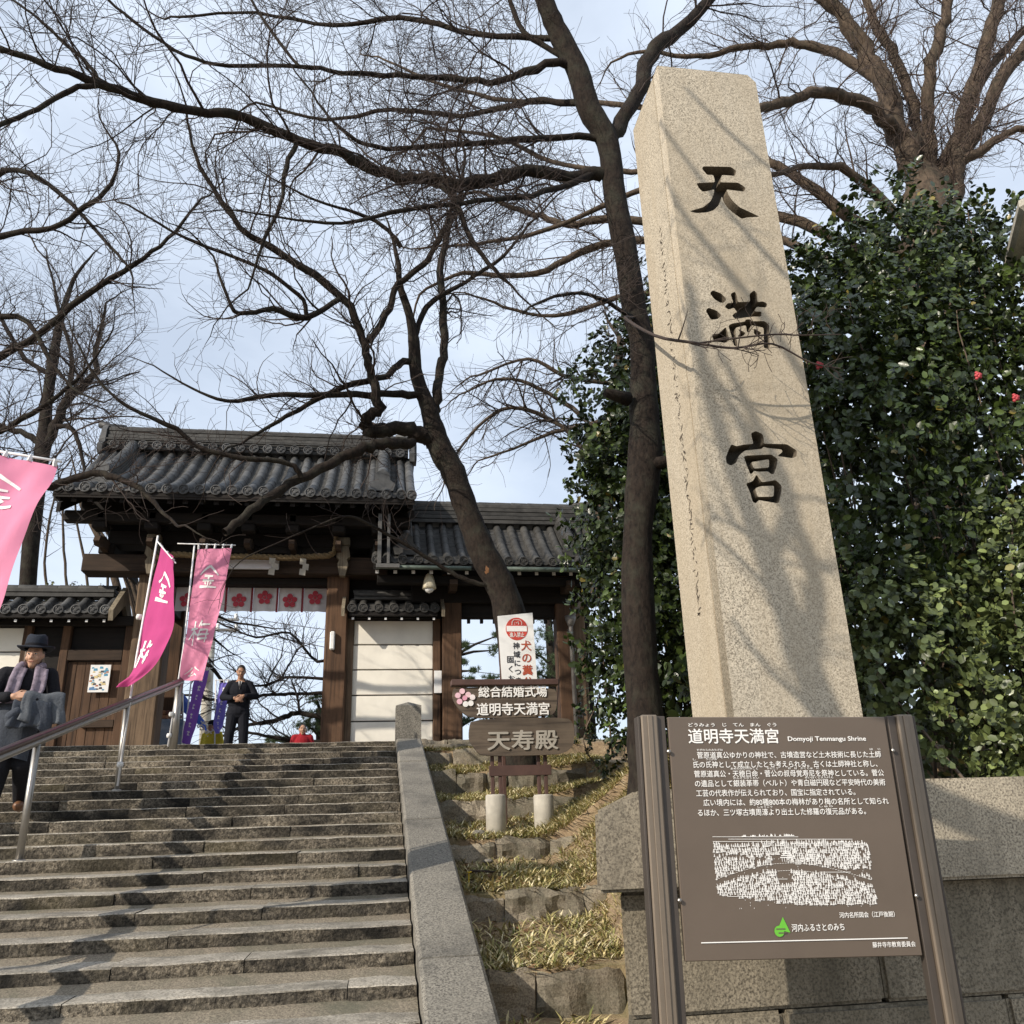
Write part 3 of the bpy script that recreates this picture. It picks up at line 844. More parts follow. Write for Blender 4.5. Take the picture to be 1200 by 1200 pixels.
part('downpipe', MB().tube([(3.95, 14.95, 6.02), (3.97, 15.0, 5.85), (3.66, 15.6, 5.45), (3.58, 15.72, 5.28), (3.58, 15.72, 3.0)], [.05, .05, .04, .04, .04], 8), plain('grey_downpipe', (.17, .16, .15), .5, .2), wing, True)
part('rain_head', MB().lathe([(.05, 0), (.10, .12), (.11, .2)], (3.58, 15.72, 5.15), 10), plain('grey_rain_head', (.17, .16, .15), .5, .2), wing, True)
frame = MB().bbox(-.10, -.03, 14.86, 14.93, 6.10, 7.05, .004); frame.bbox(.07, .12, 14.86, 14.93, 6.10, 7.05, .004); frame.bbox(-.12, .30, 14.85, 14.94, 6.02, 6.095, .004)
part('gutter_box', frame, plain('grey_metal_gutter', (.13, .125, .115), .5, .3), wing)

# ================================================================ left leg: plaster wall, plank door, small roof
lw = thing('side_wall', 'cream plaster wall with small tiled roof and plank door, left of the gate', 'wall', (-5.8, 16.1, 2.88))
for i in range(5):
    z0 = 2.99 + i * .44
    part('plaster_panel', MB().bbox(-11.0, -6.28, 16.1, 16.2, z0 + .012, z0 + .44 - .012, .006), M['plaster'], lw)
part('wall_back', MB().box(-11, -6.2, 16.13, 16.25, 2.9, 5.3), M['groove'], lw)
for x in (-6.27, -5.62, -4.56):
    wbox('frame_post', lw, x, x + .14, 16.02, 16.25, 2.88, 5.30, 'wood')
wbox('top_rail', lw, -11, -4.42, 15.98, 16.22, 5.2, 5.38, 'wooddark'); wbox('door_head', lw, -5.48, -4.56, 16.02, 16.2, 4.58, 4.78, 'woodx')
wbox('dark_board', lw, -6.13, -5.62, 16.12, 16.2, 2.9, 5.2, 'wooddark'); wbox('dark_board', lw, -5.48, -4.56, 16.12, 16.2, 4.78, 5.2, 'wooddark')
for i in range(6):
    xa = -5.47 + i * .151
    wbox('door_plank', lw, xa + .003, xa + .148, 16.09 + .004 * (i % 2), 16.15, 2.92, 4.57, 'wood', .004)
wbox('door_rail', lw, -5.10, -4.57, 16.03, 16.085, 3.42, 3.55, 'woodx', .006)
tiled_roof(lw, -11.0, -4.72, 15.56, 5.36, 16.1, 5.70, .03, .285, .082, .30, (.17, .28), 'tile', False, True, False, 0, raft=(.285, .05, .05, .4, True), rows=.06, thick=.05)
part('verge_board', MB().prism([(15.48, 5.18), (15.44, 5.36), (15.75, 5.64), (16.1, 5.94), (16.45, 5.64), (16.76, 5.36), (16.7, 5.18), (16.1, 5.6)], 'x', -4.72, -4.64), M['pale'], lw)
# poster on the plank door
po = thing('poster', 'small colourful photo poster pinned to the plank door', 'poster', (-4.9, 16.0, 4.1))
part('sheet', MB().bbox(-5.06, -4.72, 16.005, 16.015, 4.02, 4.50, .002), M['white'], po)
pc = [plain('poster_ink%d' % q, c, .6) for q, c in enumerate(((.08, .28, .42), (.62, .50, .25), (.06, .06, .07), (.10, .22, .40), (.45, .18, .10)))]
rq = random.Random(4)
mbs = [MB() for _ in pc]
for q in range(46):
    x, z = rq.uniform(-5.04, -4.76), rq.uniform(4.06, 4.46); s_ = rq.uniform(.012, .04); c = 0 if z > 4.38 else (3 if z < 4.14 and x < -4.92 else rq.choice([1, 2, 1, 2, 4, 0]))
    mbs[c].add([(x - s_, 16.003 - q * 1e-5, z - s_ * .6), (x + s_, 16.003 - q * 1e-5, z - s_ * .5), (x + s_ * .7, 16.003 - q * 1e-5, z + s_ * .7), (x - s_ * .8, 16.003 - q * 1e-5, z + s_ * .6)], [(0, 1, 2, 3)])
for mb, m_ in zip(mbs, pc): part('printed_patches', mb, m_, po, kind='stuff')

# ================================================================ shop curtain with plum crests, rope, camera
M['cloth'] = plain('white_cotton', (.58, .56, .55), .95, 0, .06, 5)
M['crest'] = plain('red_crest_print', (.42, .05, .07), .9)
M['redband'] = plain('dark_red_band', (.20, .025, .03), .9)
cu = thing('crest_curtain', 'white curtain with red plum crests hanging across the gate opening', 'curtain', (-2.4, 16.24, 5.5))
xs_ = [-3.83 + .4665 * i for i in range(7)]
for i in range(6):
    a, b = xs_[i] + .02, xs_[i + 1] - .02
    P = []
    for r_ in range(5):
        z = 6.12 - .58 * r_ / 4
        P.append([(a + (b - a) * c / 8, 16.24 + .018 * math.sin(c * 1.3 + i * 2) * r_ / 4 + (.03 * (r_ / 4) if i == 5 and c > 5 else 0), z) for c in range(9)])
    pn = part('cloth_panel', MB().grid(P), M['cloth'], cu, True)
    zc = 5.80 if i % 2 else 5.74
    mb = MB(); xc = (a + b) / 2
    for q in range(6):
        cx, cz, rr = (xc, zc, .030) if q == 5 else (xc + .088 * math.sin(q * 2 * math.pi / 5), zc + .088 * math.cos(q * 2 * math.pi / 5), .052)
        mb.add([(cx + rr * math.cos(t * math.pi / 9), 16.212 - .0005 * q, cz + rr * math.sin(t * math.pi / 9)) for t in range(18)], [tuple(range(18))])
    for q in range(5):
        cx, cz = xc + .06 * math.sin((q + .5) * 2 * math.pi / 5), zc + .06 * math.cos((q + .5) * 2 * math.pi / 5)
        mb.add([(xc - .006, 16.211, zc), (xc + .006, 16.211, zc), (cx, 16.211, cz)], [(0, 1, 2)])
    part('plum_crest', mb, M['crest'], pn)
    if i: part('red_strip', MB().bbox(xs_[i] - .02, xs_[i] + .02, 16.216, 16.226, 5.52, 6.12, .002), M['redband'], cu)
part('top_band', MB().bbox(-3.83, -1.03, 16.205, 16.25, 6.122, 6.16, .005), M['redband'], cu)
single('rolled_banner', MB().bbox(-2.85, -1.90, 15.60, 15.64, 6.18, 6.40, .008), M['cloth'], 'plain white cloth strip under the straw rope of the gate', 'banner')
rope_pts = [(-4.1, 15.48, 6.42), (-4.0, 15.48, 6.34), (-3.7, 15.47, 6.40), (-3.1, 15.46, 6.36), (-2.4, 15.45, 6.37), (-1.7, 15.46, 6.36), (-1.25, 15.47, 6.40), (-1.0, 15.47, 6.42), (-.90, 15.48, 6.52), (-.88, 15.48, 6.85)]
rp = catmull(rope_pts, 8); mb = MB()
for ph in (0, 2.094, 4.188):
    L = 0; pts = []
    for q in range(len(rp)):
        if q: L += np.linalg.norm(rp[q] - rp[q - 1])
    n = 90; cum = np.concatenate([[0], np.cumsum(np.linalg.norm(np.diff(rp, axis=0), axis=1))])
    for s in np.linspace(0, cum[-1], n):
        p = [np.interp(s, cum, rp[:, d]) for d in range(3)]
        pts.append((p[0] + .012 * math.cos(s * 21 + ph), p[1] + .028 * math.cos(s * 21 + ph), p[2] + .028 * math.sin(s * 21 + ph)))
    mb.tube(pts, .034, 6)
M['rope'] = plain('straw_rope', (.17, .12, .06), .95, 0, .35, 40)
rope = thing('straw_rope', 'thick twisted straw rope strung across under the gate eave', 'rope', (-2.4, 15.45, 6.4))
part('twisted_rope', mb, M['rope'], rope, True)
M['paper'] = plain('white_paper', (.34, .32, .27), .9)
for x in (-3.0, -2.05, -1.5):                                    # folded paper strips on the rope
    mb = MB(); z = 6.34; xx = x
    for q in range(3):
        mb.add([(xx, 15.40, z), (xx + .11, 15.40 - .02, z - .02), (xx + .10, 15.41, z - .13), (xx - .01, 15.42, z - .11)], [(0, 1, 2, 3)]); xx += .05 * (1 if q % 2 == 0 else -1); z -= .10
    part('paper_strip', mb, M['paper'], rope)
sc_ = thing('security_camera', 'cream dome security camera hanging under the wing eave', 'camera', (.86, 15.2, 5.7))
c = at(503, 686, 15.2)
part('housing', MB().lathe([(.04, .22), (.06, .20), (.085, .14), (.125, -.02), (.13, -.06), (.11, -.075)][::-1], (c[0], c[1], c[2]), 14), plain('cream_housing', (.52, .46, .33), .4), sc_, True)
part('lens_dome', MB().lathe([(.10, -.07), (.06, -.12), (.015, -.145)][::-1], (c[0], c[1], c[2]), 12), M['white'], sc_, True)
part('hanger', MB().tube([(c[0], c[1], c[2] + .2), (c[0], c[1], 6.05)], .018, 6), M['groove'], sc_)
# ================================================================ bare trees
def bark(name, c, dark, scale=26, bump=.8):
    k = N(name); co = k.co((1, 1, .45))
    f = k.noise(co, scale, 6, .7, .4)
    cc = k.ramp(f, [(.3, dark), (.55, c), (.8, tuple(min(1, x * 1.5) for x in c))])
    cc = k.mix(k.ramp(k.noise(k.co(), 5, 5, .6), [(.48, 0.0), (.72, .6)]), cc, (.05, .05, .036))
    k.col(cc).set(.92, spec=.2).bump(f, bump, .02)
    return k.m
M['cherry'] = bark('cherry_bark', (.026, .019, .0145), (.007, .0055, .005))
M['cherrytwig'] = plain('cherry_twig_bark', (.040, .027, .021), .85, 0, .3, 12)
M['zelkova'] = bark('zelkova_bark', (.095, .070, .050), (.032, .024, .019), 18, .6)
M['zelktwig'] = plain('zelkova_twig_bark', (.075, .053, .042), .85, 0, .3, 12)
M['fartwig'] = plain('distant_twig_bark', (.06, .046, .038), .9, 0, .3, 6)

def tube_np(P, R, ns):
    n = len(P)
    T = np.empty_like(P); T[1:-1] = P[2:] - P[:-2]; T[0] = P[1] - P[0]; T[-1] = P[-1] - P[-2]
    T /= np.linalg.norm(T, axis=1, keepdims=True) + 1e-9
    ref = np.array([0.31, 0.87, 0.38]) if abs(T[n // 2] @ np.array([0.31, 0.87, 0.38])) < .85 else np.array([.9, -.2, .3])
    A = np.cross(T, ref); A /= np.linalg.norm(A, axis=1, keepdims=True) + 1e-9
    B = np.cross(T, A)
    an = np.arange(ns) * 2 * np.pi / ns
    V = P[:, None, :] + R[:, None, None] * (A[:, None, :] * np.cos(an)[None, :, None] + B[:, None, :] * np.sin(an)[None, :, None])
    i = np.arange(n - 1)[:, None] * ns; k_ = np.arange(ns)[None, :]; k2 = (k_ + 1) % ns
    Q = np.stack([i + k_, i + k2, i + ns + k2, i + ns + k_], -1).reshape(-1, 4)
    return V.reshape(-1, 3), Q
class Acc:
    def __init__(s): s.V = []; s.Q = []; s.o = 0
    def add(s, V, Q): s.V.append(V); s.Q.append(Q + s.o); s.o += len(V)
    def mesh(s, name, smooth=True): return np_mesh(name, np.concatenate(s.V), np.concatenate(s.Q), smooth=smooth)

def knobby(P, R, rg, amp):
    """uneven girth along a limb"""
    return R * (1 + amp * rg.normal(0, 1, len(R)))

def traced(pts):
    """(px, py, Y, radius in picture pixels) -> world polyline with radii"""
    o = []
    for px, py, Y, rp in pts:
        p = at(px, py, Y); o.append((*p, rp / 1000.0 * float((p - EYE) @ FW)))
    return catmull(o, 4)

class Grow:
    def __init__(s, seed, k=15.0, p=.62, up=.035, dens=(3.2, 4.5, 5.5, 6.0), rmin=.0032, ang=(28, 62), wob=.16, maxn=9000, frac=(.28, .55), maxl=2.6, cap=1.0):
        s.rg = np.random.default_rng(seed); s.acc = Acc(); s.n = 0
        s.__dict__.update(k=k, p=p, up=up, dens=dens, rmin=rmin, ang=ang, wob=wob, maxn=maxn, frac=frac, maxl=maxl, cap=cap)
    def shoot(s, p, d, L, r):
        n = max(3, min(8 if r > .008 else 5, int(L / .13) + 2)); st = L / n; rg = s.rg
        P = [p]; d = d / (np.linalg.norm(d) + 1e-9)
        bend = rg.normal(0, s.wob * 1.1, 3)
        for _ in range(n):
            d = d + rg.normal(0, s.wob, 3) + bend * .35 + np.array([0, 0, s.up]); d /= np.linalg.norm(d)
            P.append(P[-1] + d * st)
        R = np.linspace(r, max(r * .35, .0022), n + 1)
        return np.array(P), R
    def side(s, P, R, level, start=.12, mul=1.0):
        """side shoots all along a branch, and theirs in turn"""
        if s.n > s.maxn: return
        rg = s.rg; seg = np.linalg.norm(np.diff(P, axis=0), axis=1); cum = np.concatenate([[0], np.cumsum(seg)]); L = cum[-1]
        m = rg.poisson(s.dens[min(level, len(s.dens) - 1)] * L * (1 - start) * mul)
        for _ in range(int(m)):
            t = L * (start + (1 - start) * rg.random()); i = min(len(P) - 2, int(np.searchsorted(cum, t) - 1)); i = max(i, 0); f = (t - cum[i]) / (seg[i] + 1e-9)
            q = P[i] + (P[i + 1] - P[i]) * f; r = R[i] + (R[i + 1] - R[i]) * f
            rc = min(r * .85, max(r * rg.uniform(*s.frac), s.rmin * 1.06))
            rc = min(rc, s.cap)
            if level > 0: rc = min(r * .85, max(rc, r * rg.uniform(.3, .55)))
            if level == 0 and rg.random() < .45: rc = min(rc, .008 + .006 * rg.random())
            if rc < s.rmin: continue
            tg = (P[i + 1] - P[i]) / (seg[i] + 1e-9)
            pv = rg.normal(0, 1, 3); pv -= tg * (pv @ tg); pv /= np.linalg.norm(pv) + 1e-9
            a = np.radians(rg.uniform(*s.ang)); d = tg * np.cos(a) + pv * np.sin(a) + np.array([0, 0, s.up * 4])
            s.branch(q, d, min(s.maxl, rg.uniform(.6, 1.25) * s.k * rc ** s.p), rc, level + 1)
    def branch(s, q, d, L, r, level):
        if s.n > s.maxn: return
        s.n += 1
        P, R = s.shoot(q, d, L, r)
        s.acc.add(*tube_np(P, R, 3 if r < .009 else (4 if r < .02 else 6)))
        s.side(P, R, level, .1)

def taper_out(P, R, grow):
    """let a limb run out into a thin living tip"""
    d = P[-1] - P[-3]; L = min(1.5, .8 * grow.k * max(R[-1], .004) ** grow.p)
    Q, _ = grow.shoot(P[-1], d, L, R[-1])
    return np.vstack([P, Q[1:]]), np.concatenate([R, np.linspace(R[-1], .0025, len(Q))[1:]])

def bare_tree(name, label, trunk, limbs, grow, mats, group, trunk_sides=14, cat='tree', start=.12, rlev=0, trunkgrow=False, mul={}, cut=(), tip=True):
    base = traced(trunk); t = thing(name, label, cat, base[0, :3], group)
    rg = grow.rg
    TP, TR = base[:, :3], knobby(base, base[:, 3], rg, .035)
    if tip: TP, TR = taper_out(TP, TR, grow)
    V, Q = tube_np(TP, TR, trunk_sides)
    part('trunk', np_mesh('trunk', V, Q, smooth=True), mats[0], t)
    for n_, li in enumerate(limbs):
        B = traced(li)
        n0 = len(B); P = B[:, :3].copy(); P[1:-1] += rg.normal(0, 1, (n0 - 2, 3)) * (B[1:-1, 3:4] * .22)
        R = knobby(B, B[:, 3], rg, .05); R0 = B[:, 3]
        if n_ not in cut: P, R = taper_out(P, R, grow); R0 = np.concatenate([R0, R[len(R0):]])
        V, Q = tube_np(P, R, 8)
        part('limb', np_mesh('limb', V, Q, smooth=True), mats[0], t)
        grow.side(P, R0, rlev, start, mul.get(n_, 1.0))
    if trunkgrow: grow.side(base[:, :3], base[:, 3] * .35, 0, .55)
    if grow.acc.V: part('twigs', grow.acc.mesh('twigs'), mats[1], t, kind='stuff')
    return t

# cherry tree beside the pillar
A_trunk = [(760, 960, 7.5, 24), (757, 850, 7.5, 22), (750, 767, 7.5, 20), (747, 633, 7.5, 18), (756, 533, 7.5, 19), (754, 467, 7.5, 16), (752, 400, 7.5, 14), (744, 367, 7.5, 14), (734, 300, 7.45, 14), (721, 233, 7.4, 13), (712, 167, 7.35, 13), (690, 127, 7.3, 14), (677, 83, 7.25, 13), (655, 40, 7.2, 12), (640, 5, 7.1, 11), (618, -60, 7.0, 9), (590, -140, 6.9, 6)]
A_limbs = [
 [(716, 165, 7.35, 8), (729, 143, 7.4, 9), (747, 110, 7.5, 9), (763, 66, 7.6, 9), (798, 33, 7.7, 8), (840, -10, 7.8, 6), (880, -70, 7.9, 4)],
 [(704, 205, 7.4, 8), (667, 203, 7.3, 8), (600, 203, 7.1, 7.5), (545, 217, 6.95, 8), (500, 213, 6.8, 7.5), (460, 205, 6.7, 7), (427, 193, 6.6, 6.5), (400, 179, 6.5, 6.5), (350, 165, 6.4, 6), (300, 143, 6.3, 6), (267, 133, 6.2, 5.8), (217, 130, 6.1, 5.5), (167, 115, 6.0, 5.3), (117, 98, 5.9, 5), (67, 80, 5.8, 4), (0, 57, 5.7, 3.6), (-60, 38, 5.6, 3)],
 [(117, 100, 5.9, 3.4), (83, 105, 5.85, 3.2), (43, 128, 5.8, 3), (0, 147, 5.7, 2.8), (-40, 160, 5.6, 2)],
 [(711, 172, 7.36, 4.5), (690, 160, 7.35, 4.5), (633, 163, 7.3, 4), (573, 167, 7.2, 3.5), (500, 172, 7.1, 3.2), (440, 172, 7.0, 2.6), (400, 152, 6.9, 2), (372, 120, 6.8, 1.4)],
 [(673, 76, 7.24, 5), (640, 74, 7.2, 5), (587, 95, 7.2, 4), (533, 93, 7.2, 3.5), (467, 88, 7.2, 3.2), (400, 85, 7.1, 2.8), (350, 77, 7.0, 2.6), (267, 77, 6.9, 2.3), (217, 65, 6.8, 2), (167, 33, 6.7, 1.8), (127, 0, 6.6, 1.5), (100, -30, 6.5, 1)],
 [(671, 74, 7.25, 4), (640, 55, 7.3, 3.4), (613, 37, 7.35, 3), (597, 0, 7.4, 2.6), (590, -40, 7.4, 2)],
 [(350, 77, 7.0, 2.0), (320, 40, 7.0, 1.8), (295, 0, 7.0, 1.5), (280, -40, 7.0, 1.1)],
 [(512, 215, 6.8, 3.2), (533, 233, 6.7, 3.4), (550, 277, 6.6, 3.2), (580, 317, 6.5, 2.4), (600, 335, 6.5, 1.5)],
 [(120, 98, 5.9, 2.6), (100, 72, 5.9, 2.2), (75, 50, 5.9, 2), (45, 22, 5.9, 1.6), (15, 0, 5.9, 1.2)],
 [(348, 167, 6.4, 3), (335, 195, 6.4, 2.8), (328, 240, 6.4, 2.4), (310, 280, 6.4, 2), (300, 310, 6.4, 1.4)],
 [(700, 200, 7.4, 4), (640, 225, 7.0, 3.6), (560, 235, 6.6, 3), (480, 245, 6.3, 2.6), (400, 262, 6.0, 2.0), (330, 255, 5.9, 1.4)],
 [(742, 372, 7.45, 3), (700, 348, 6.6, 2.4), (660, 345, 6.0, 2.0), (620, 360, 5.6, 1.4)],
 [(690, 120, 7.3, 4), (620, 120, 7.8, 3.6), (540, 135, 8.2, 3), (460, 128, 8.5, 2.6), (380, 140, 8.8, 2), (300, 120, 9.0, 1.4)],
 [(655, 45, 7.2, 4), (560, 40, 7.6, 3.4), (470, 20, 8.0, 3), (390, 30, 8.3, 2.4), (300, 15, 8.6, 1.8), (210, 20, 8.8, 1.4)],
]
gA = Grow(21, dens=(11, 9, 8, 7), maxn=12000, maxl=1.5, k=19, rmin=.0019, wob=.22, ang=(28, 70), frac=(.13, .36), cap=.014)
treeA = bare_tree('cherry_tree', 'dark leafless cherry tree rising just left of the pillar', A_trunk, A_limbs, gA, (M['cherry'], M['cherrytwig']), 'leafless trees around the gate', mul={0: .25})
# thin twig reaching across the pillar face
gT = Grow(5, dens=(14, 8, 6), maxn=260, maxl=.20, k=6.5, wob=.26, rmin=.0015, frac=(.45, .75), ang=(35, 80))
tw = traced([(742, 372, 7.4, 2.2), (733, 373, 6.4, 2.2), (767, 393, 4.6, 2.0), (815, 402, 4.25, 1.8), (860, 408, 4.2, 1.5), (905, 403, 4.2, 1.3), (950, 425, 4.2, 1.0), (985, 432, 4.2, .8)])
tw2 = traced([(820, 402, 4.25, 1.3), (850, 398, 4.22, 1.2), (905, 392, 4.2, 1.1), (940, 393, 4.2, .9), (985, 392, 4.2, .7)])
ac = gT.acc
for b in (tw, tw2):
    ac.add(*tube_np(b[:, :3], b[:, 3], 5)); gT.side(b[:, :3][len(b) // 3:], b[:, 3][len(b) // 3:], 0, .1)
part('low_branch', ac.mesh('low_branch'), M['cherrytwig'], treeA)
# knots and stubs on the trunk
for px, py, an in ((722, 468, 200), (776, 545, 20)):
    p = at(px + (14 if an == 200 else -14), py, 7.42); d = at(px - (12 if an == 200 else -16), py - 8, 7.3)
    part('branch_stub', MB().tube([p, (Vector(p) + Vector(d)) / 2, d], [.075, .06, .045], 8), M['cherry'], treeA, True)

# cherry tree on the bank in front of the wing
B_trunk = [(612, 900, 11.0, 21.0), (606, 800, 11.0, 19.3), (597, 720, 11.0, 18.5), (585, 683, 11.0, 17.6), (567, 650, 11.0, 16.8), (555, 620, 11.0, 15.1), (543, 587, 11.0, 14.3), (531, 553, 11.0, 14.3), (517, 528, 11.0, 14.3), (508, 500, 10.95, 11.8), (502, 477, 10.9, 10.1), (494, 458, 10.9, 8.4), (487, 433, 10.9, 7.6), (485, 400, 10.85, 6.7), (480, 370, 10.8, 5.0), (470, 340, 10.7, 4.2)]
B_limbs = [
 [(512, 520, 11.0, 10.1), (497, 510, 10.9, 9.7), (473, 503, 10.8, 9.2), (440, 504, 10.7, 8.4), (428, 500, 10.65, 7.6), (430, 488, 10.6, 7.1), (446, 479, 10.55, 6.3), (440, 460, 10.5, 5.9), (432, 427, 10.4, 5.5), (425, 398, 10.3, 5.0), (400, 349, 10.1, 4.6), (333, 300, 9.8, 4.2), (283, 267, 9.6, 3.4), (240, 205, 9.4, 2.5), (225, 170, 9.3, 1.8)],
 [(484, 518, 10.7, 5.9), (460, 519, 10.5, 6.7), (433, 524, 10.4, 6.7), (400, 537, 10.2, 6.3), (350, 563, 10.0, 5.9), (317, 580, 9.8, 5.5), (287, 604, 9.6, 5.2), (263, 624, 9.5, 4.9)],
 [(494, 463, 10.9, 4.6), (460, 462, 10.7, 4.2), (400, 463, 10.4, 3.9), (320, 463, 10.1, 3.0), (267, 470, 9.9, 2.2), (225, 455, 9.8, 1.3)],
 [(487, 420, 10.9, 4.6), (470, 425, 10.8, 4.2), (453, 440, 10.7, 3.9), (400, 455, 10.4, 3.5), (350, 480, 10.2, 3.0), (320, 497, 10.0, 2.4), (283, 520, 9.8, 1.5)],
 [(353, 559, 9.9, 3.4), (340, 543, 9.8, 3.2), (283, 537, 9.6, 3.0), (233, 524, 9.5, 3.0), (207, 503, 9.4, 2.9), (150, 477, 9.2, 2.2), (113, 443, 9.1, 1.7), (90, 400, 9.0, 1.1)],
 [(507, 490, 10.95, 6.7), (511, 467, 10.9, 5.9), (515, 433, 10.95, 5.5), (522, 397, 11.0, 5.0), (515, 317, 11.1, 4.2), (527, 267, 11.2, 3.4), (540, 225, 11.3, 2.5), (545, 180, 11.4, 1.7)],
 [(432, 400, 10.3, 4.2), (457, 360, 10.3, 4.2), (467, 333, 10.3, 3.9), (497, 310, 10.3, 3.7), (510, 287, 10.3, 3.4), (523, 263, 10.3, 2.7), (535, 220, 10.3, 1.8)],
 [(400, 349, 10.1, 3.4), (360, 372, 9.9, 3.8), (320, 362, 9.7, 3.4), (280, 368, 9.5, 2.7), (265, 345, 9.4, 2.0), (250, 300, 9.3, 1.3)],
 [(360, 372, 9.9, 2.9), (350, 345, 9.8, 2.5), (300, 312, 9.6, 2.2), (220, 280, 9.3, 1.7), (150, 240, 9.1, 1.1)],
 [(578, 688, 10.95, 2.7), (548, 680, 10.95, 2.7), (520, 665, 10.9, 2.5), (470, 635, 10.7, 2.2), (430, 613, 10.5, 1.8), (400, 606, 10.4, 1.3), (340, 630, 10.2, 1.0), (290, 652, 10.1, 0.8)],
 [(470, 290, 10.2, 2.9), (455, 270, 10.1, 2.5), (420, 250, 10, 2.0), (370, 235, 9.8, 1.5), (320, 210, 9.7, 1.0)],
 [(485, 400, 10.85, 3.8), (500, 360, 10.9, 3.4), (545, 330, 11.0, 2.7), (590, 300, 11.1, 2.1), (620, 262, 11.2, 1.5)],
]
gB = Grow(33, dens=(8, 7, 6.5, 6), maxn=8000, maxl=1.8, k=18, up=.05, rmin=.0025, wob=.22, ang=(28, 68), frac=(.14, .38), cap=.02)
treeB = bare_tree('cherry_tree', 'leaning leafless cherry tree with pruned limbs in front of the gate wing', B_trunk, B_limbs, gB, (M['cherry'], M['cherrytwig']), 'leafless trees around the gate', mul={0: .75, 1: .22, 2: .8, 3: .7, 4: .6, 9: .6}, cut=(1,))
p = at(572, 663, 10.89); ring = MB()
ring.lathe([(math.cos(t), math.sin(t)) for t in np.linspace(-1.5, 1.5, 9)], (0, 0, 0), 12)
ring.v = [(p[0] + x * .075, p[1] + y * .075, p[2] + z * .15) for x, y, z in ring.v]
part('pruning_scar', ring, wood('orange_cut_wood', (.22, .105, .045), (.09, .042, .02)), treeB, True)
for px, py in ((572, 682), (584, 685)):
    p = at(px - 3, py, 10.80); part('trunk_knot', MB().lathe([(.08, -.05), (.07, .0), (.045, .03), (.02, .02)], (0, 0, 0), 10).mesh('trunk_knot', True), M['cherry'], treeB).matrix_basis = Matrix.Translation(Vector(p) - treeB.location) @ Matrix.Rotation(rad(80), 4, 'X')

# limbs of a tree that stands left of the picture
D_trunk = [(-170, 900, 12.0, 24), (-160, 700, 12.0, 22), (-150, 560, 12, 20), (-140, 420, 12, 18), (-120, 300, 12, 14), (-100, 180, 12, 9)]
D_limbs = [
 [(-150, 560, 12, 8), (-60, 575, 11.8, 7), (0, 574, 11.6, 6), (40, 570, 11.5, 5), (67, 568, 11.4, 4.6), (110, 553, 11.2, 4.2), (133, 560, 11.1, 3.8), (160, 570, 11.0, 3.4), (180, 590, 10.9, 2.8), (200, 608, 10.8, 2)],
 [(-130, 330, 12, 8), (-60, 290, 11.7, 6), (0, 277, 11.4, 4), (60, 267, 11.1, 3.4), (100, 243, 10.9, 3), (130, 217, 10.8, 2.4), (140, 180, 10.7, 1.6)],
 [(-120, 480, 12, 8), (-40, 440, 11.7, 6), (33, 400, 11.4, 4.2), (100, 347, 11.1, 3.8), (157, 310, 10.9, 3), (197, 280, 10.8, 2.2), (230, 240, 10.7, 1.4)],
 [(-110, 240, 12, 6), (-40, 215, 11.7, 4.6), (20, 200, 11.4, 3.2), (70, 225, 11.2, 2.6), (130, 290, 11.0, 2.0), (150, 312, 10.9, 1.4)],
 [(-120, 420, 12, 6), (-60, 400, 11.7, 4.6), (20, 370, 11.4, 3.4), (60, 425, 11.3, 2.4), (85, 455, 11.2, 1.6)],
 [(-140, 540, 12, 6), (-60, 530, 11.8, 4.6), (10, 500, 11.6, 3.6), (60, 470, 11.5, 2.8), (95, 440, 11.4, 1.8)],
]
gD = Grow(44, dens=(8, 7, 6), maxn=4000, maxl=1.7, k=18, rmin=.0027, wob=.22, frac=(.14, .38), cap=.018)
bare_tree('cherry_tree', 'leafless branches reaching in from beyond the left edge of the photo', D_trunk, D_limbs, gD, (M['cherry'], M['cherrytwig']), 'leafless trees around the gate')

# tree behind the left wall
C_trunk = [(28, 760, 18.5, 9.6), (36, 640, 18.5, 9.2), (48, 540, 18.5, 8.8), (52, 510, 18.5, 8.0), (55, 473, 18.5, 6.4), (63, 417, 18.5, 5.6), (72, 370, 18.5, 4.0), (85, 330, 18.5, 2.4)]
C_limbs = [
 [(52, 527, 18.5, 6.4), (67, 493, 18.4, 5.6), (80, 467, 18.3, 4.8), (110, 440, 18.2, 3.7), (112, 410, 18.1, 2.7), (122, 370, 18, 1.8)],
 [(48, 520, 18.5, 4.0), (25, 507, 18.6, 3.7), (0, 500, 18.7, 3.2), (-40, 480, 18.8, 2.4)],
 [(62, 500, 18.4, 3.2), (82, 500, 18.2, 2.9), (92, 520, 18.1, 2.4), (100, 555, 18, 1.6)],
 [(60, 440, 18.5, 3.2), (30, 420, 18.6, 2.7), (5, 380, 18.7, 2.1), (-10, 340, 18.8, 1.3)],
 [(78, 470, 18.3, 3.2), (84, 420, 18.3, 2.6), (70, 370, 18.4, 1.9), (60, 320, 18.5, 1.3)],
]
gC = Grow(52, dens=(11, 9, 8), maxn=4000, maxl=2.0, k=20, rmin=.0045, frac=(.16, .4), cap=.03)
bare_tree('bare_tree', 'bare tree with two stems standing behind the left wall', C_trunk, C_limbs, gC, (M['cherry'], M['fartwig']), 'leafless trees around the gate')
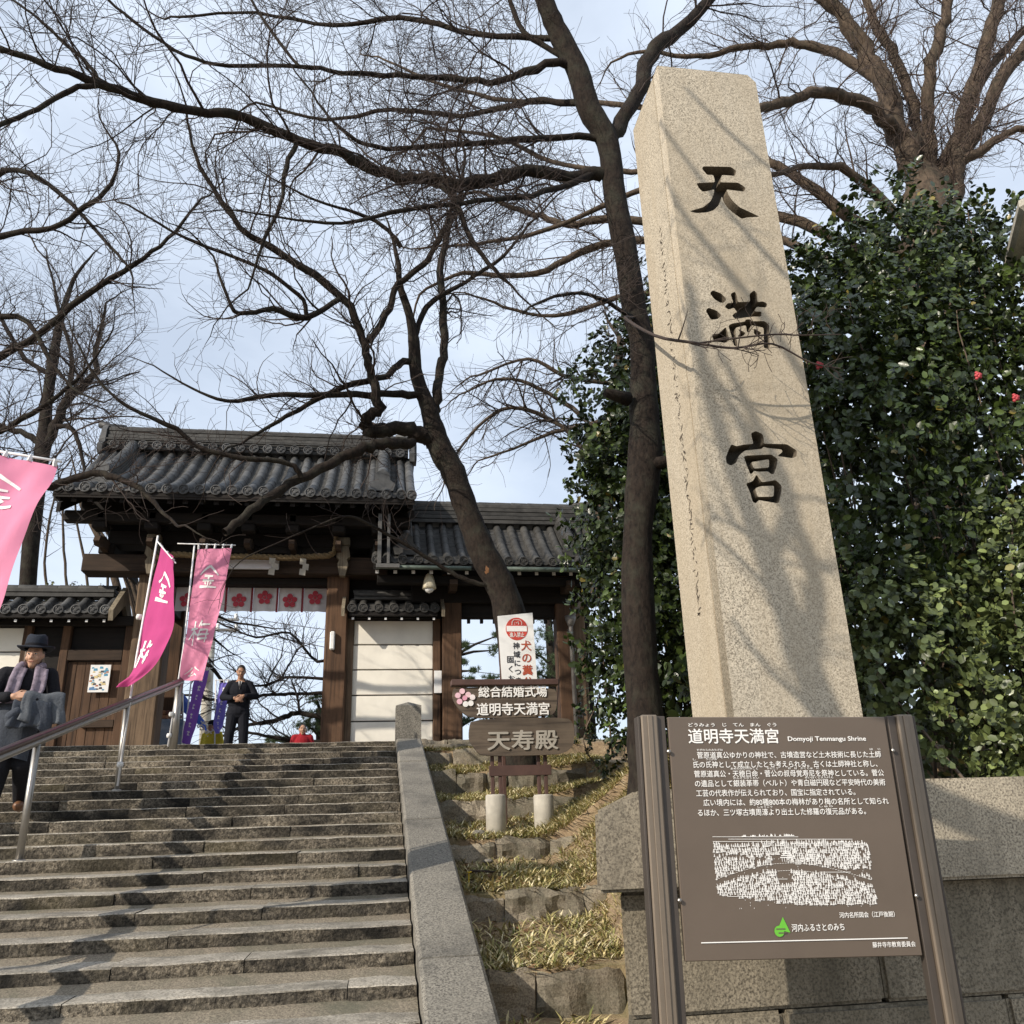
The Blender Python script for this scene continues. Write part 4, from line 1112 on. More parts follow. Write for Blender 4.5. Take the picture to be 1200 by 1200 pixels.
# thin stems of a coppiced tree seen under the gate roof
gS = Grow(61, dens=(1.6, 1.6), maxn=700, maxl=1.5, k=14, rmin=.006)
S_tr = [(150, 760, 20, 5), (140, 700, 20, 4.5), (125, 650, 20, 4), (100, 600, 20, 3)]
S_li = [[(160 + q * 4, 740, 20 + (q % 3) * .4, 2.0), (150 + q * 2, 690, 20 + (q % 3) * .4, 1.8), (128 - q * 1.5 + 7 * q, 640, 20, 1.5), (98 + 9 * q, 590, 20, 1.2), (85 + 11 * q, 540, 20, .8)] for q in range(7)]
S_li += [[(60 + q * 22, 715, 20.5, 1.6), (52 + q * 24, 660, 20.5, 1.5), (60 + q * 14, 600, 20.5, 1.2), (70 + q * 12, 560, 20.5, .8)] for q in range(4)]
bare_tree('bare_tree', 'bundle of thin bare stems seen behind the left end of the gate roof', S_tr, S_li, gS, (M['zelkova'], M['fartwig']), 'leafless trees around the gate')

# great zelkova behind the pillar
E_trunk = [(1125, 905, 9.6, 37.4), (1117, 720, 9.6, 35.9), (1105, 560, 9.6, 34.3), (1100, 400, 9.6, 32.8), (1090, 300, 9.6, 31.2), (1086, 250, 9.6, 28.1), (1084, 215, 9.6, 20.3), (1082, 190, 9.6, 7.8)]
E_limbs = [
 [(1075, 215, 9.6, 15.6), (1055, 158, 9.6, 13.3), (1034, 100, 9.6, 11.7), (1014, 57, 9.6, 10.1), (987, 20, 9.6, 8.6), (955, -10, 9.6, 6.2), (910, -60, 9.6, 3.9)],
 [(1064, 195, 9.6, 7.0), (1052, 160, 9.6, 8.6), (1035, 138, 9.4, 8.6), (1013, 121, 9.3, 7.8), (967, 108, 9.1, 7.0), (933, 114, 9.0, 6.2), (893, 127, 8.8, 5.9), (860, 135, 8.6, 4.3), (800, 160, 8.4, 3.1)],
 [(1030, 95, 9.6, 6.2), (987, 67, 9.8, 5.9), (943, 52, 10, 5.5), (910, 52, 10.1, 4.7), (867, 55, 10.2, 3.9), (817, 67, 10.4, 3.1), (760, 60, 10.6, 2.3)],
 [(1080, 170, 9.6, 7.0), (1064, 110, 9.7, 6.2), (1047, 67, 9.8, 5.9), (1030, 33, 9.9, 5.5), (1013, -5, 10, 4.3), (1000, -60, 10, 3.1)],
 [(1088, 180, 9.6, 8.6), (1088, 130, 9.5, 7.4), (1091, 83, 9.4, 7.0), (1103, 33, 9.3, 6.6), (1114, -10, 9.2, 5.5), (1130, -70, 9.2, 3.9)],
 [(1105, 205, 9.6, 12.5), (1122, 165, 9.6, 10.1), (1138, 117, 9.6, 9.0), (1153, 60, 9.6, 8.2), (1170, 0, 9.6, 7.4), (1185, -60, 9.6, 4.7)],
 [(1120, 195, 9.5, 10.9), (1148, 150, 9.4, 8.6), (1170, 100, 9.3, 7.8), (1200, 55, 9.2, 7.0), (1245, 0, 9.1, 5.5)],
 [(1130, 140, 9.6, 4.7), (1160, 80, 9.8, 4.7), (1200, 34, 10, 4.3), (1240, 5, 10, 3.1)],
 [(1095, 215, 9.6, 7.0), (1147, 180, 9.3, 5.5), (1173, 160, 9.2, 4.7), (1200, 151, 9.1, 3.9), (1250, 140, 9, 3.1)],
 [(1085, 320, 9.6, 9.4), (995, 253, 9.9, 7.0), (947, 217, 10, 6.2), (910, 193, 10.1, 5.1), (860, 185, 10.3, 3.9), (800, 205, 10.5, 3.1)],
 [(1085, 290, 9.6, 7.8), (1000, 205, 9.3, 5.5), (950, 195, 9.1, 3.9), (905, 205, 8.9, 3.1)],
 [(1090, 330, 9.6, 7.0), (900, 250, 10.8, 6.2), (800, 262, 11.2, 5.5), (710, 257, 11.6, 4.7), (667, 264, 11.8, 4.2), (633, 253, 12, 3.6), (600, 243, 12.1, 3.1), (560, 225, 12.2, 2.0), (520, 235, 12.3, 1.4)],
 [(1092, 360, 9.6, 6.2), (880, 270, 10.8, 5.5), (760, 280, 11.3, 4.7), (693, 290, 11.6, 4.4), (640, 317, 11.8, 3.9), (593, 323, 12.0, 3.1), (543, 320, 12.2, 2.3), (500, 338, 12.3, 1.6)],
 [(900, 127, 8.8, 3.9), (800, 130, 9.6, 3.6), (700, 120, 10.4, 3.1), (600, 118, 11, 2.7), (520, 100, 11.5, 2.0), (450, 70, 12, 1.4)],
 [(840, 190, 10.4, 3.9), (740, 200, 11, 3.4), (650, 190, 11.6, 2.8), (580, 160, 12, 2.3), (500, 150, 12.4, 1.6)],
 [(800, 205, 10.5, 3.9), (720, 235, 11, 3.4), (640, 270, 11.5, 2.8), (560, 285, 12, 2.0), (500, 290, 12.4, 1.2)],
 [(900, 270, 10.8, 4.7), (800, 330, 11.2, 3.9), (720, 350, 11.6, 3.1), (650, 370, 12, 2.3), (590, 360, 12.2, 1.6)],
]
for i_, rb in ((0, 16), (3, 10), (4, 11), (5, 16), (6, 14), (8, 10)):        # limbs grow out of the trunk, side by side
    E_limbs[i_] = [(1092 + (E_limbs[i_][1][0] - 1092) * .12, 340, 9.6 - .05 * (i_ % 3), rb), (1090 + (E_limbs[i_][1][0] - 1090) * .38, 255, 9.6 - .06 * (i_ % 3), rb)] + E_limbs[i_]
gE = Grow(70, dens=(9.5, 8.5, 7.5, 7), maxn=14000, maxl=1.9, k=17, frac=(.08, .24), cap=.015, wob=.24, up=.02, rmin=.0034, ang=(25, 60))
bare_tree('zelkova_tree', 'great grey zelkova with a fan of bare limbs behind the pillar', E_trunk, E_limbs, gE, (M['zelkova'], M['zelktwig']), 'leafless trees around the gate', start=.22, tip=False)

# small bare branches against the sky right of the leaning tree
gF = Grow(81, dens=(9, 8, 7), maxn=2500, maxl=1.6, k=14, rmin=.005, up=.0)
F_tr = [(700, 700, 13.5, 8), (705, 600, 13.5, 7), (715, 500, 13.5, 6), (725, 420, 13.5, 5)]
F_li = [[(705, 560, 13.5, 3), (660, 500, 13.5, 2.6), (600, 478, 13.5, 2.2), (560, 500, 13.5, 1.8), (525, 545, 13.5, 1.2)],
        [(712, 520, 13.5, 3), (670, 478, 13.5, 2.6), (620, 450, 13.5, 2.2), (580, 445, 13.5, 1.6), (545, 460, 13.5, 1)],
        [(715, 490, 13.5, 3), (680, 500, 13.5, 2.4), (640, 510, 13.5, 2), (590, 530, 13.5, 1.4), (560, 540, 13.5, .9)],
        [(720, 450, 13.5, 3), (660, 440, 13.5, 2.4), (620, 420, 13.5, 2), (560, 440, 13.5, 1.3)]]
bare_tree('bare_tree', 'thin bare branches against the sky above the wing roof', F_tr, F_li, gF, (M['zelkova'], M['fartwig']), 'leafless trees around the gate')

# tree inside the precinct, seen through the gate
gG = Grow(91, dens=(8, 8, 7), maxn=4500, maxl=1.6, k=14, rmin=.0065, up=.03, frac=(.35, .6))
G_tr = [(398, 960, 22, 12), (400, 880, 22, 11), (402, 820, 22, 10), (400, 770, 22, 8), (390, 720, 22, 5)]
G_li = [[(400, 850, 22, 5), (372, 839, 22, 3.4), (346, 836, 22, 3), (329, 842, 22, 2.8), (306, 848, 22, 2.4), (287, 850, 22, 2), (262, 862, 22, 1.4)],
        [(402, 815, 22, 4), (374, 813, 22, 2.2), (348, 813, 22, 2), (329, 814, 22, 2), (309, 815, 22, 1.8), (292, 819, 22, 1.6), (262, 822, 22, 1.8), (240, 818, 22, 2)],
        [(400, 800, 22, 3), (376, 795, 22, 1.8), (335, 794, 22, 1.6), (326, 798, 22, 1.5), (297, 804, 22, 1.2), (280, 790, 22, .9)],
        [(328, 797, 22, 1.3), (338, 780, 22, 1.1), (349, 761, 22, .9), (356, 757, 22, .7)],
        [(311, 806, 22, 1.2), (318, 790, 22, 1.0), (329, 771, 22, .7)],
        [(400, 760, 22, 3), (372, 775, 22.2, 1.8), (340, 742, 22.4, 1.4), (300, 747, 22.6, 1.2), (270, 735, 22.8, 1.0)],
        [(395, 870, 22, 4), (350, 868, 22, 2.6), (310, 862, 22, 2), (280, 855, 22, 1.4)]]
bare_tree('cherry_tree', 'dark bare branches seen through the gate opening behind the man in the suit', G_tr, G_li, gG, (M['cherry'], M['fartwig']), 'leafless trees around the gate')
gG2 = Grow(92, dens=(3.4, 3.4, 3.4), maxn=1500, maxl=1.4, k=13, rmin=.006, up=.03)
G2_tr = [(150, 930, 21, 12), (160, 850, 21, 10), (168, 780, 21, 9), (172, 720, 21, 7), (178, 680, 21, 5)]
G2_li = [[(168, 780, 21, 5), (190, 768, 21, 4.6), (212, 757, 21, 4), (228, 752, 21, 2.6), (248, 748, 21, 1.6), (262, 758, 21, 1)],
         [(172, 735, 21, 5), (195, 728, 21, 4), (215, 715, 21, 2.6), (240, 716, 21, 1.8), (270, 728, 21, 1.4), (310, 735, 21, .9)],
         [(165, 800, 21, 5), (210, 790, 21, 3.4), (240, 778, 21, 2.8), (262, 800, 21, 2), (275, 815, 21, 1.2)],
         [(172, 745, 21, 4), (200, 740, 21, 2.4), (225, 748, 21, 1.6), (240, 765, 21, 1.0)]]
bare_tree('cherry_tree', 'dark bare branches in the gate opening behind the two pink banners', G2_tr, G2_li, gG2, (M['cherry'], M['fartwig']), 'leafless trees around the gate')
# the bare street tree whose branches cast shadows on the pillar; it stands left of the photographer
gH = Grow(95, dens=(5, 5, 5), maxn=1600, maxl=.7, k=9, rmin=.004)
def world_tree(name, label, trunk, limbs, grow, mats, group):
    t = thing(name, label, 'tree', trunk[0][:3], group)
    b = catmull(trunk, 4); V, Q = tube_np(b[:, :3], b[:, 3], 12); part('trunk', np_mesh('trunk', V, Q, smooth=True), mats[0], t)
    for li in limbs:
        b = catmull(li, 4); V, Q = tube_np(b[:, :3], b[:, 3], 8); part('limb', np_mesh('limb', V, Q, smooth=True), mats[0], t); grow.side(b[:, :3], b[:, 3], 0, .15)
    part('twigs', grow.acc.mesh('twigs'), mats[1], t, kind='stuff')
S0 = np.array([SUN_TRAVEL.x, SUN_TRAVEL.y, SUN_TRAVEL.z])
def toward_sun(x, z, d): 
    p = np.array([x, PYF, z]) - S0 * d; return p
def shline(pts, d): return [(*toward_sun(x, z, d + i * .15), r) for i, (x, z, r) in enumerate(pts)]
tr0 = toward_sun(4.0, .9, 7.2)
H_tr = [(tr0[0] - .1, tr0[1] - .1, -.02, .14), (tr0[0] - .08, tr0[1] - .1, 2.0, .12), (tr0[0] - .05, tr0[1], 4.0, .10), (*tr0, .09)]
main = [(*toward_sun(x, z, d), r) for x, z, d, r in ((4.0, .9, 7.2, .085), (3.3, 1.2, 6.7, .08), (2.62, 1.75, 6.2, .075), (2.42, 2.2, 5.95, .065), (2.30, 2.7, 5.8, .055), (2.18, 3.2, 5.8, .045), (2.06, 3.7, 5.8, .036), (1.98, 4.2, 5.9, .028), (1.95, 4.9, 6.0, .018))]
H_li = [main,
        shline([(2.36, 2.4, .04), (2.50, 2.9, .034), (2.34, 3.5, .028), (2.08, 4.1, .022), (1.85, 4.6, .016)], 5.75),
        shline([(2.22, 3.0, .035), (2.42, 3.4, .028), (2.24, 4.0, .024), (2.10, 4.4, .016)], 5.8),
        shline([(2.9, 3.7, .03), (2.62, 4.3, .028), (2.40, 4.75, .026), (2.15, 5.15, .022), (1.95, 5.5, .018), (1.8, 5.9, .012)], 5.9),
        shline([(2.65, 5.0, .02), (2.3, 5.5, .018), (2.0, 6.0, .014), (1.8, 6.4, .012)], 5.9),
        shline([(2.68, 5.9, .018), (2.4, 6.2, .016), (2.1, 6.6, .012)], 6.0)]
world_tree('street_tree', 'bare street tree left of the photographer, outside the photo', H_tr, H_li, gH, (M['cherry'], M['cherrytwig']), 'leafless trees around the gate')

print('twigs', {n: g.n for n, g in dict(A=gA, B=gB, C=gC, D=gD, E=gE, F=gF, G=gG, H=gH).items()})
# ================================================================ evergreen shrubs, leaf by leaf
def leafmat(name, c, c2, rough=.32, spec=.5, trans=.0):
    k = N(name); co = k.n('ShaderNodeTexCoord').outputs['Object']
    f = k.noise(co, 7.0, 3); f2 = k.noise(co, 45, 2)
    cc = k.mix(k.ramp(f2, [(.35, 0.0), (.65, .8)]), k.ramp(f, [(.3, c), (.7, c2)]), tuple(x * .6 for x in c))
    isl = k.n('ShaderNodeNewGeometry').outputs['Random Per Island']
    cc = k.mix(k.ramp(isl, [(.0, 0.0), (.6, .2), (.95, 1.0)]), cc, tuple(x * 2.3 for x in c2))
    cc = k.mix(k.ramp(isl, [(.985, 0.0), (.988, .9)]), cc, (.20, .15, .03))
    k.col(cc).set(k.ramp(k.noise(co, 90, 1), [(.3, rough - .08), (.7, rough + .22)]), spec=spec)
    return k.m
M['camellia'] = leafmat('camellia_leaf', (.016, .029, .006), (.032, .048, .010), .30)
M['privet'] = leafmat('privet_leaf', (.045, .062, .018), (.085, .105, .034), .36)
M['hedge'] = leafmat('dark_hedge_leaf', (.014, .025, .007), (.026, .040, .010), .4)
M['stem'] = plain('shrub_stem', (.12, .09, .065), .9, 0, .3)
LEAF = np.array([[0, 0, 0], [.30, .32, .05], [.72, .30, .03], [1.0, 0, -.06], [.72, -.30, .03], [.30, -.32, .05], [.5, 0, -.03]])
LQ = np.array([[0, 6, 2, 1], [6, 3, 2, 2], [0, 5, 4, 6], [6, 4, 3, 3]])
LT = np.array([[0, 6, 1], [1, 6, 2], [6, 3, 2], [0, 5, 6], [5, 4, 6], [4, 3, 6]])
def leaf_cloud(rg, blobs, n, size, w=1.0, clump=11, spread=.10, fill=.35, face=None, zmin=None):
    """leaves in small rosettes through the outer part of some ellipsoids: arrays of base, direction, up, length"""
    vol = np.array([b[3] * b[4] * b[5] for b in blobs]) ** (2 / 3.); vol /= vol.sum()
    nc = n // clump
    which = rg.choice(len(blobs), nc, p=vol)
    Bl = np.array(blobs)[which]
    d = rg.normal(0, 1, (nc, 3)); d /= np.linalg.norm(d, axis=1, keepdims=True)
    rr = 1 - fill * rg.random(nc) ** 1.3
    lump = 1 + .13 * np.sin(d[:, 0] * 6 + Bl[:, 0] * 3) * np.cos(d[:, 2] * 7 + 1) + rg.normal(0, .05, nc)
    C = Bl[:, :3] + d * Bl[:, 3:6] * (rr * lump)[:, None]
    out = d / Bl[:, 3:6]; out /= np.linalg.norm(out, axis=1, keepdims=True)
    tip = out + rg.normal(0, .45, (nc, 3)) + np.array([0, 0, .25]); tip /= np.linalg.norm(tip, axis=1, keepdims=True)
    idx = np.repeat(np.arange(nc), clump); m = len(idx)
    T = tip[idx]
    q = rg.normal(0, 1, (m, 3)); q -= T * (q * T).sum(1, keepdims=True); q /= np.linalg.norm(q, axis=1, keepdims=True)
    along = rg.random(m)[:, None]
    base = C[idx] + T * (along - .5) * spread * 1.6 + rg.normal(0, spread * .25, (m, 3))
    dr = q * .85 + T * .5 + np.array([0, 0, -.12]) + rg.normal(0, .2, (m, 3)); dr /= np.linalg.norm(dr, axis=1, keepdims=True)
    nrm = T + out[idx] * .3 + rg.normal(0, .28, (m, 3)); nrm -= dr * (nrm * dr).sum(1, keepdims=True); nrm /= np.linalg.norm(nrm, axis=1, keepdims=True)
    L = size * rg.uniform(.65, 1.2, m)
    keep = np.ones(m, bool)
    if zmin is not None: keep &= base[:, 2] > zmin
    return base[keep], dr[keep], nrm[keep], L[keep], C, tip
def leaf_mesh(name, base, dr, nrm, L, w=1.0):
    side = np.cross(nrm, dr)
    V = base[:, None, :] + L[:, None, None] * (LEAF[None, :, 0:1] * dr[:, None, :] + w * LEAF[None, :, 1:2] * side[:, None, :] + LEAF[None, :, 2:3] * nrm[:, None, :])
    o = (np.arange(len(base)) * 7)[:, None, None]
    Tt = (LT[None] + o).reshape(-1, 3)
    return np_mesh(name, V.reshape(-1, 3), None, Tt, smooth=True)
_lm = {}
def shrub(name, label, blobs, n, size, mat, seed, base, w=1.0, single_leaves=0, group=None, clump=11, spread=.10, fill=.35, zmin=None, cat='shrub', stems=7):
    rg = np.random.default_rng(seed)
    b, d, nr, L, C, tip = leaf_cloud(rg, blobs, n, size, w, clump, spread, fill, zmin=zmin)
    t = thing(name, label, cat, base, group)
    if single_leaves:                               # the leaves that show largest are pieces of their own
        dist = np.linalg.norm(b - EYE, axis=1); px = (b - EYE) @ RT / ((b - EYE) @ FW); py = (b - EYE) @ UP / ((b - EYE) @ FW)
        inside = (np.abs(px) < .6) & (np.abs(py) < .6)
        front = (nr * (EYE - b)).sum(1) / dist
        sc = np.where(inside, L / dist * (.3 + np.abs(front)), 0)
        o = np.argsort(-sc); pick = o[:single_leaves]; rest = np.setdiff1d(np.arange(len(b)), pick)
        key = (w,)
        if key not in _lm: _lm[key] = np_mesh('leaf', LEAF * np.array([1, w, 1]), None, LT, smooth=True)
        if not _lm[key].materials: _lm[key].materials.append(mat)
        me = _lm[key] if _lm[key].materials[0] == mat else _lm[key].copy()
        if me.materials[0] != mat: me.materials[0] = mat
        T0 = Vector(t.location)
        for i in pick:
            s = np.cross(nr[i], d[i]); l = L[i]
            ob = bpy.data.objects.new('leaf', me); COL.objects.link(ob); ob.parent = t
            p = Vector(b[i]) - T0
            ob.matrix_basis = Matrix(((d[i][0] * l, s[0] * l, nr[i][0] * l, p[0]), (d[i][1] * l, s[1] * l, nr[i][1] * l, p[1]), (d[i][2] * l, s[2] * l, nr[i][2] * l, p[2]), (0, 0, 0, 1)))
        b, d, nr, L = b[rest], d[rest], nr[rest], L[rest]
    part('foliage', leaf_mesh('foliage', b, d, nr, L, w), mat, t, kind='stuff')
    ac = Acc(); bs = np.array(base)
    for i in rg.choice(len(C), min(stems * 4, len(C)), replace=False):
        e = C[i] + tip[i] * .05; m_ = np.array([bs[0] * .12 + e[0] * .88, bs[1] * .35 + e[1] * .65, bs[2] + (e[2] - bs[2]) * .5]) + rg.normal(0, .10, 3)
        st = np.array([bs[0] * .25 + e[0] * .75, bs[1] * .5 + e[1] * .5, bs[2]]) + rg.normal(0, .12, 3) * np.array([1, 1, 0])
        P = catmull(np.array([st, m_, e - tip[i] * .2, e]), 3); ac.add(*tube_np(P, np.linspace(.012, .003, len(P)), 4))
    part('stems', ac.mesh('stems'), M['stem'], t, kind='stuff')
    return t
cam_r = shrub('camellia', 'tall glossy dark green camellia with a few red flowers, right of the pillar',
    [(3.75, 6.0, 4.1, 1.0, .9, 2.0), (4.7, 6.2, 4.4, 1.2, 1.0, 2.2), (5.8, 6.3, 4.6, 1.3, 1.0, 2.1), (4.2, 6.6, 5.6, 1.1, .9, 1.3), (5.0, 6.5, 6.3, 1.0, .8, 1.35), (6.1, 6.5, 6.3, 1.0, .8, 1.3), (5.5, 6.7, 7.0, .9, .7, .75), (4.1, 6.7, 6.4, .7, .6, .7), (3.5, 6.6, 2.9, .9, .7, 1.2), (6.6, 6.1, 3.2, 1.2, .8, 1.6)],
    56000, .074, M['camellia'], 3, (4.6, 6.3, 1.7), .9, 200, 'evergreen shrubs behind the plinth', fill=.5, spread=.085)
for px, py in ((1146, 440), (1190, 466), (960, 428)):
    p = at(px, py, 5.25 if px > 1000 else 5.6); fl = MB()
    for q in range(9):
        an = q * 2.4; r_ = .006 + .003 * q
        c = Vector(p) + Vector((r_ * math.cos(an), -.01 + .002 * q, r_ * math.sin(an)))
        fl.lathe([(.002, -.015), (.012, -.006), (.014, .005), (.004, .013)], c, 6)
    part('flower', fl, plain('red_petal', (.45, .06, .07), .5), cam_r, True)
shrub('camellia', 'dark evergreen shrub standing behind the cherry trunk, left of the pillar',
    [(3.1, 9.3, 4.6, 1.0, .9, 1.9), (2.85, 9.2, 5.3, .65, .7, 1.1), (2.9, 9.2, 6.4, .75, .7, 1.2), (3.9, 9.4, 5.6, 1.1, .9, 2.6), (2.95, 9.1, 3.9, .6, .7, .9), (4.8, 9.6, 5.0, 1.2, .9, 2.2), (3.6, 9.0, 7.6, .6, .6, .9), (2.95, 9.3, 3.1, .6, .5, .9), (3.3, 9.2, 6.9, .6, .6, 1.0), (2.9, 9.5, 4.6, .55, .5, .8), (3.2, 9.6, 5.6, .7, .5, 1.0)],
    36000, .085, M['camellia'], 4, (3.3, 9.4, 2.3), .95, 60, 'evergreen shrubs behind the plinth')
shrub('hedge', 'clipped dark hedge at the foot of the cherry trunk', [(2.85, 9.9, 2.9, .6, .45, 1.0), (3.3, 9.8, 3.1, .75, .5, 1.2), (3.9, 9.8, 2.9, .8, .5, 1.2), (4.8, 9.6, 2.9, 1.0, .5, 1.2)], 11000, .055, M['hedge'], 6, (3.6, 9.9, 2.1), 1.0, 0, 'evergreen shrubs behind the plinth', spread=.07)
shrub('privet_bush', 'round-leaved pale green bush spilling over the retaining wall, right edge',
    [(4.35, 5.05, 2.25, .7, .35, .85), (3.6, 5.3, 2.4, .8, .4, .9), (5.1, 5.0, 2.6, .8, .4, 1.2), (4.7, 5.2, 3.1, .7, .4, .75), (2.95, 5.55, 2.3, .5, .35, .7), (5.3, 5.1, 3.6, .6, .4, .6)],
    22000, .058, M['privet'], 5, (4.3, 5.2, 1.72), 1.05, 200, 'evergreen shrubs behind the plinth', 9, .075, .45)
shrub('round_bush', 'trimmed round bush behind the left wall roof', [(-6.45, 18.2, 5.75, .95, .7, .85)], 4500, .06, leafmat('olive_bush_leaf', (.07, .085, .03), (.11, .115, .045), .5), 8, (-6.45, 18.2, 2.88), 1.0, 0, None, spread=.06)
# dark evergreen mass filling the depth behind the shrubs
shrub('evergreen_tree', 'dark evergreen tree crown in the depth behind the camellias', [(5.6, 9.2, 4.2, 2.4, .9, 3.0), (7.6, 8.6, 4.5, 1.8, 1.0, 3.0), (4.2, 8.3, 3.0, 1.4, .7, 1.8)], 14000, .11, M['hedge'], 9, (6.2, 9.0, 1.8), 1.0, 0, None, cat='tree')

# ================================================================ dry dwarf bamboo and grass on the bank
def blades(rg, pts, L, wd, lean, n3=3):
    n = len(pts)
    az = rg.uniform(0, 2 * np.pi, n); tl = rg.uniform(*lean, n); l = rg.uniform(*L, n); wv = wd * rg.uniform(.6, 1.3, n)
    h = np.stack([np.cos(az), np.sin(az), np.zeros(n)], 1); s = np.stack([-np.sin(az), np.cos(az), np.zeros(n)], 1)
    up = np.array([0, 0, 1.0])
    V = []
    for t, ww in ((0, .4), (.5, 1.0), (1.0, .08)):
        c = pts + h * (l * np.sin(tl) * t * (1 + .35 * t))[:, None] + up * (l * np.cos(tl) * t * (1 - .35 * t))[:, None]
        V += [c - s * (wv * ww)[:, None], c + s * (wv * ww)[:, None]]
    V = np.stack(V, 1).reshape(-1, 3); o = (np.arange(n) * 6)[:, None, None]
    Q = (np.array([[0, 1, 3, 2], [2, 3, 5, 4]])[None] + o).reshape(-1, 4)
    return V, Q
rg = np.random.default_rng(77)
def straw(name, cs):
    k = N(name); co = k.n('ShaderNodeTexCoord').outputs['Object']
    k.col(k.ramp(k.n('ShaderNodeNewGeometry').outputs['Random Per Island'], [(.02 + .95 * i / (len(cs) - 1), c) for i, c in enumerate(cs)])).set(.75, spec=.3); return k.m
M['straw'] = straw('dry_bamboo_leaf', [(.12, .13, .04), (.27, .25, .09), (.38, .32, .14), (.50, .41, .20), (.58, .50, .28), (.68, .60, .40)])
M['grass'] = straw('green_grass', [(.10, .13, .03), (.20, .20, .06), (.30, .26, .11), (.13, .15, .04)])
PT = []
for _ in range(100000):
    x, y = rg.uniform(.66, 3.1), rg.uniform(4.6, 14.6)
    if y < 6 and x > 1.35: continue
    for (y0, _b, _t), (y1, _c, _d) in zip(ROWS, ROWS[1:]):
        if y0 <= y < y1: f = (y - y0) / (y1 - y0); break
    dn = .42 + .9 * max(0, hnoise(x * .8 + 5, y * .8)) + (.7 if f < .38 else 0) + .9 * smooth(1.2, 1.9, x)
    if f > .9 and x < 1.7: dn *= .2
    if rg.random() < dn * .5: PT.append((x, y, H(x, y) - .01))
PT = np.array(PT)
V, Q = blades(rg, PT, (.05, .16), .0068, (.35, 1.5))
tag(link('dry_bamboo_grass', np_mesh('dry_bamboo_grass', V, Q), M['straw']), 'dry yellow dwarf bamboo covering the terraced bank', 'grass', kind='stuff')
g_ = PT[rg.random(len(PT)) < .16] + np.array([.01, .01, 0])
V, Q = blades(rg, g_, (.05, .13), .006, (.2, .9))
tag(link('green_grass', np_mesh('green_grass', V, Q), M['grass']), 'sparse green grass among the dry bamboo leaves', 'grass', kind='stuff')
# a fallen stick, small stones and a yellow flower on the bank
stk = thing('fallen_stick', 'dark curved stick lying on the bare soil of the bank', 'stick', (.9, 7.7, 1.2))
part('wood', MB().tube([(.70, 7.62, H(.7, 7.62) + .03), (.80, 7.7, H(.8, 7.7) + .06), (.92, 7.72, H(.92, 7.72) + .04), (1.06, 7.70, H(1.06, 7.7) + .03)], [.006, .013, .011, .004], 6), M['cherrytwig'], stk, True)
for (x, y, s_), lb in (((1.02, 8.42, .045), 'small pale pebble on the soil below the concrete stumps'), ((.98, 8.85, .07), 'flat grey stone lying on the edge of the stone row below the signboard')):
    single('loose_stone', MB().lathe([(.6 * s_, -.3 * s_), (s_, 0), (.8 * s_, .35 * s_), (.3 * s_, .5 * s_)], (x, y, H(x, y) + .04), 7, 1.2, .9), M['slab'], lb, 'stone', smooth=True)
fl = MB(); c = Vector((.74, 7.42, H(.74, 7.42) + .10))
for q in range(10): fl.add([c, c + Vector((.025 * math.cos(q * .63), .025 * math.sin(q * .63) - .01, .012)), c + Vector((.025 * math.cos(q * .63 + .5), .025 * math.sin(q * .63 + .5) - .01, .012))], [(0, 1, 2)])
fl.tube([c, c - Vector((0, 0, .1))], .004, 4)
single('dandelion', fl, plain('yellow_petal', (.75, .55, .03), .6), 'single yellow dandelion at the edge of the balustrade', 'flower')

# ================================================================ pines seen through the openings
M['needle'] = plain('pine_needle', (.045, .070, .025), .7, 0, .4, 5)
def pine(name, label, trunk, pads, n, seed):
    rg = np.random.default_rng(seed); base = traced(trunk); t = thing(name, label, 'tree', base[0, :3], 'pines inside the precinct')
    V, Q = tube_np(base[:, :3], base[:, 3], 8); part('trunk', np_mesh('trunk', V, Q, smooth=True), M['cherry'], t)
    Vs = []; Ts = []; o = 0; ac = Acc()
    for px, py, Y, rx, rz in pads:
        c = at(px, py, Y); i = np.argmin(np.abs(base[:, 2] - c[2] + .2)); ac.add(*tube_np(np.array([base[i, :3], (base[i, :3] + c) / 2 + np.array([0, 0, .05]), c]), np.array([.05, .035, .015]), 5))
        for _ in range(n):
            d = rg.normal(0, 1, 3); d /= np.linalg.norm(d); q = c + d * np.array([rx, rx, rz]) * rg.random() ** .5
            for _ in range(14):
                a = rg.normal(0, 1, 3) + np.array([0, 0, .9]); a /= np.linalg.norm(a); s = np.cross(a, [0, 1, 0.2]); s /= np.linalg.norm(s) + 1e-9
                Vs += [q - s * .006, q + s * .006, q + a * rg.uniform(.09, .15)]; Ts.append((o, o + 1, o + 2)); o += 3
    part('branches', ac.mesh('branches'), M['cherry'], t, kind='stuff')
    part('needles', np_mesh('needles', np.array(Vs), None, Ts), M['needle'], t, kind='stuff')
pine('pine_tree', 'pine foliage seen through the wing doorway beside the trunk', [(650, 980, 23, 7), (650, 850, 23, 6), (645, 760, 23, 5), (640, 690, 23, 3)],
     [(640, 745, 22.6, .55, .22), (655, 775, 22.8, .6, .25), (632, 790, 22.7, .5, .2), (650, 725, 23, .5, .2), (660, 815, 22.8, .5, .2), (625, 765, 23, .4, .2), (645, 835, 23, .5, .2)], 70, 5)
pine('pine_tree', 'dark pine twigs at the left side of the wing doorway', [(528, 980, 22, 6), (528, 860, 22, 5), (530, 770, 22, 3)],
     [(545, 757, 21.6, .16, .10), (543, 777, 21.6, .12, .07), (548, 797, 21.5, .2, .09), (556, 786, 21.5, .14, .07), (575, 795, 21.6, .22, .08), (580, 762, 21.8, .22, .16), (583, 745, 21.8, .16, .12), (566, 838, 21.8, .3, .12), (545, 845, 21.8, .2, .1)], 26, 6)
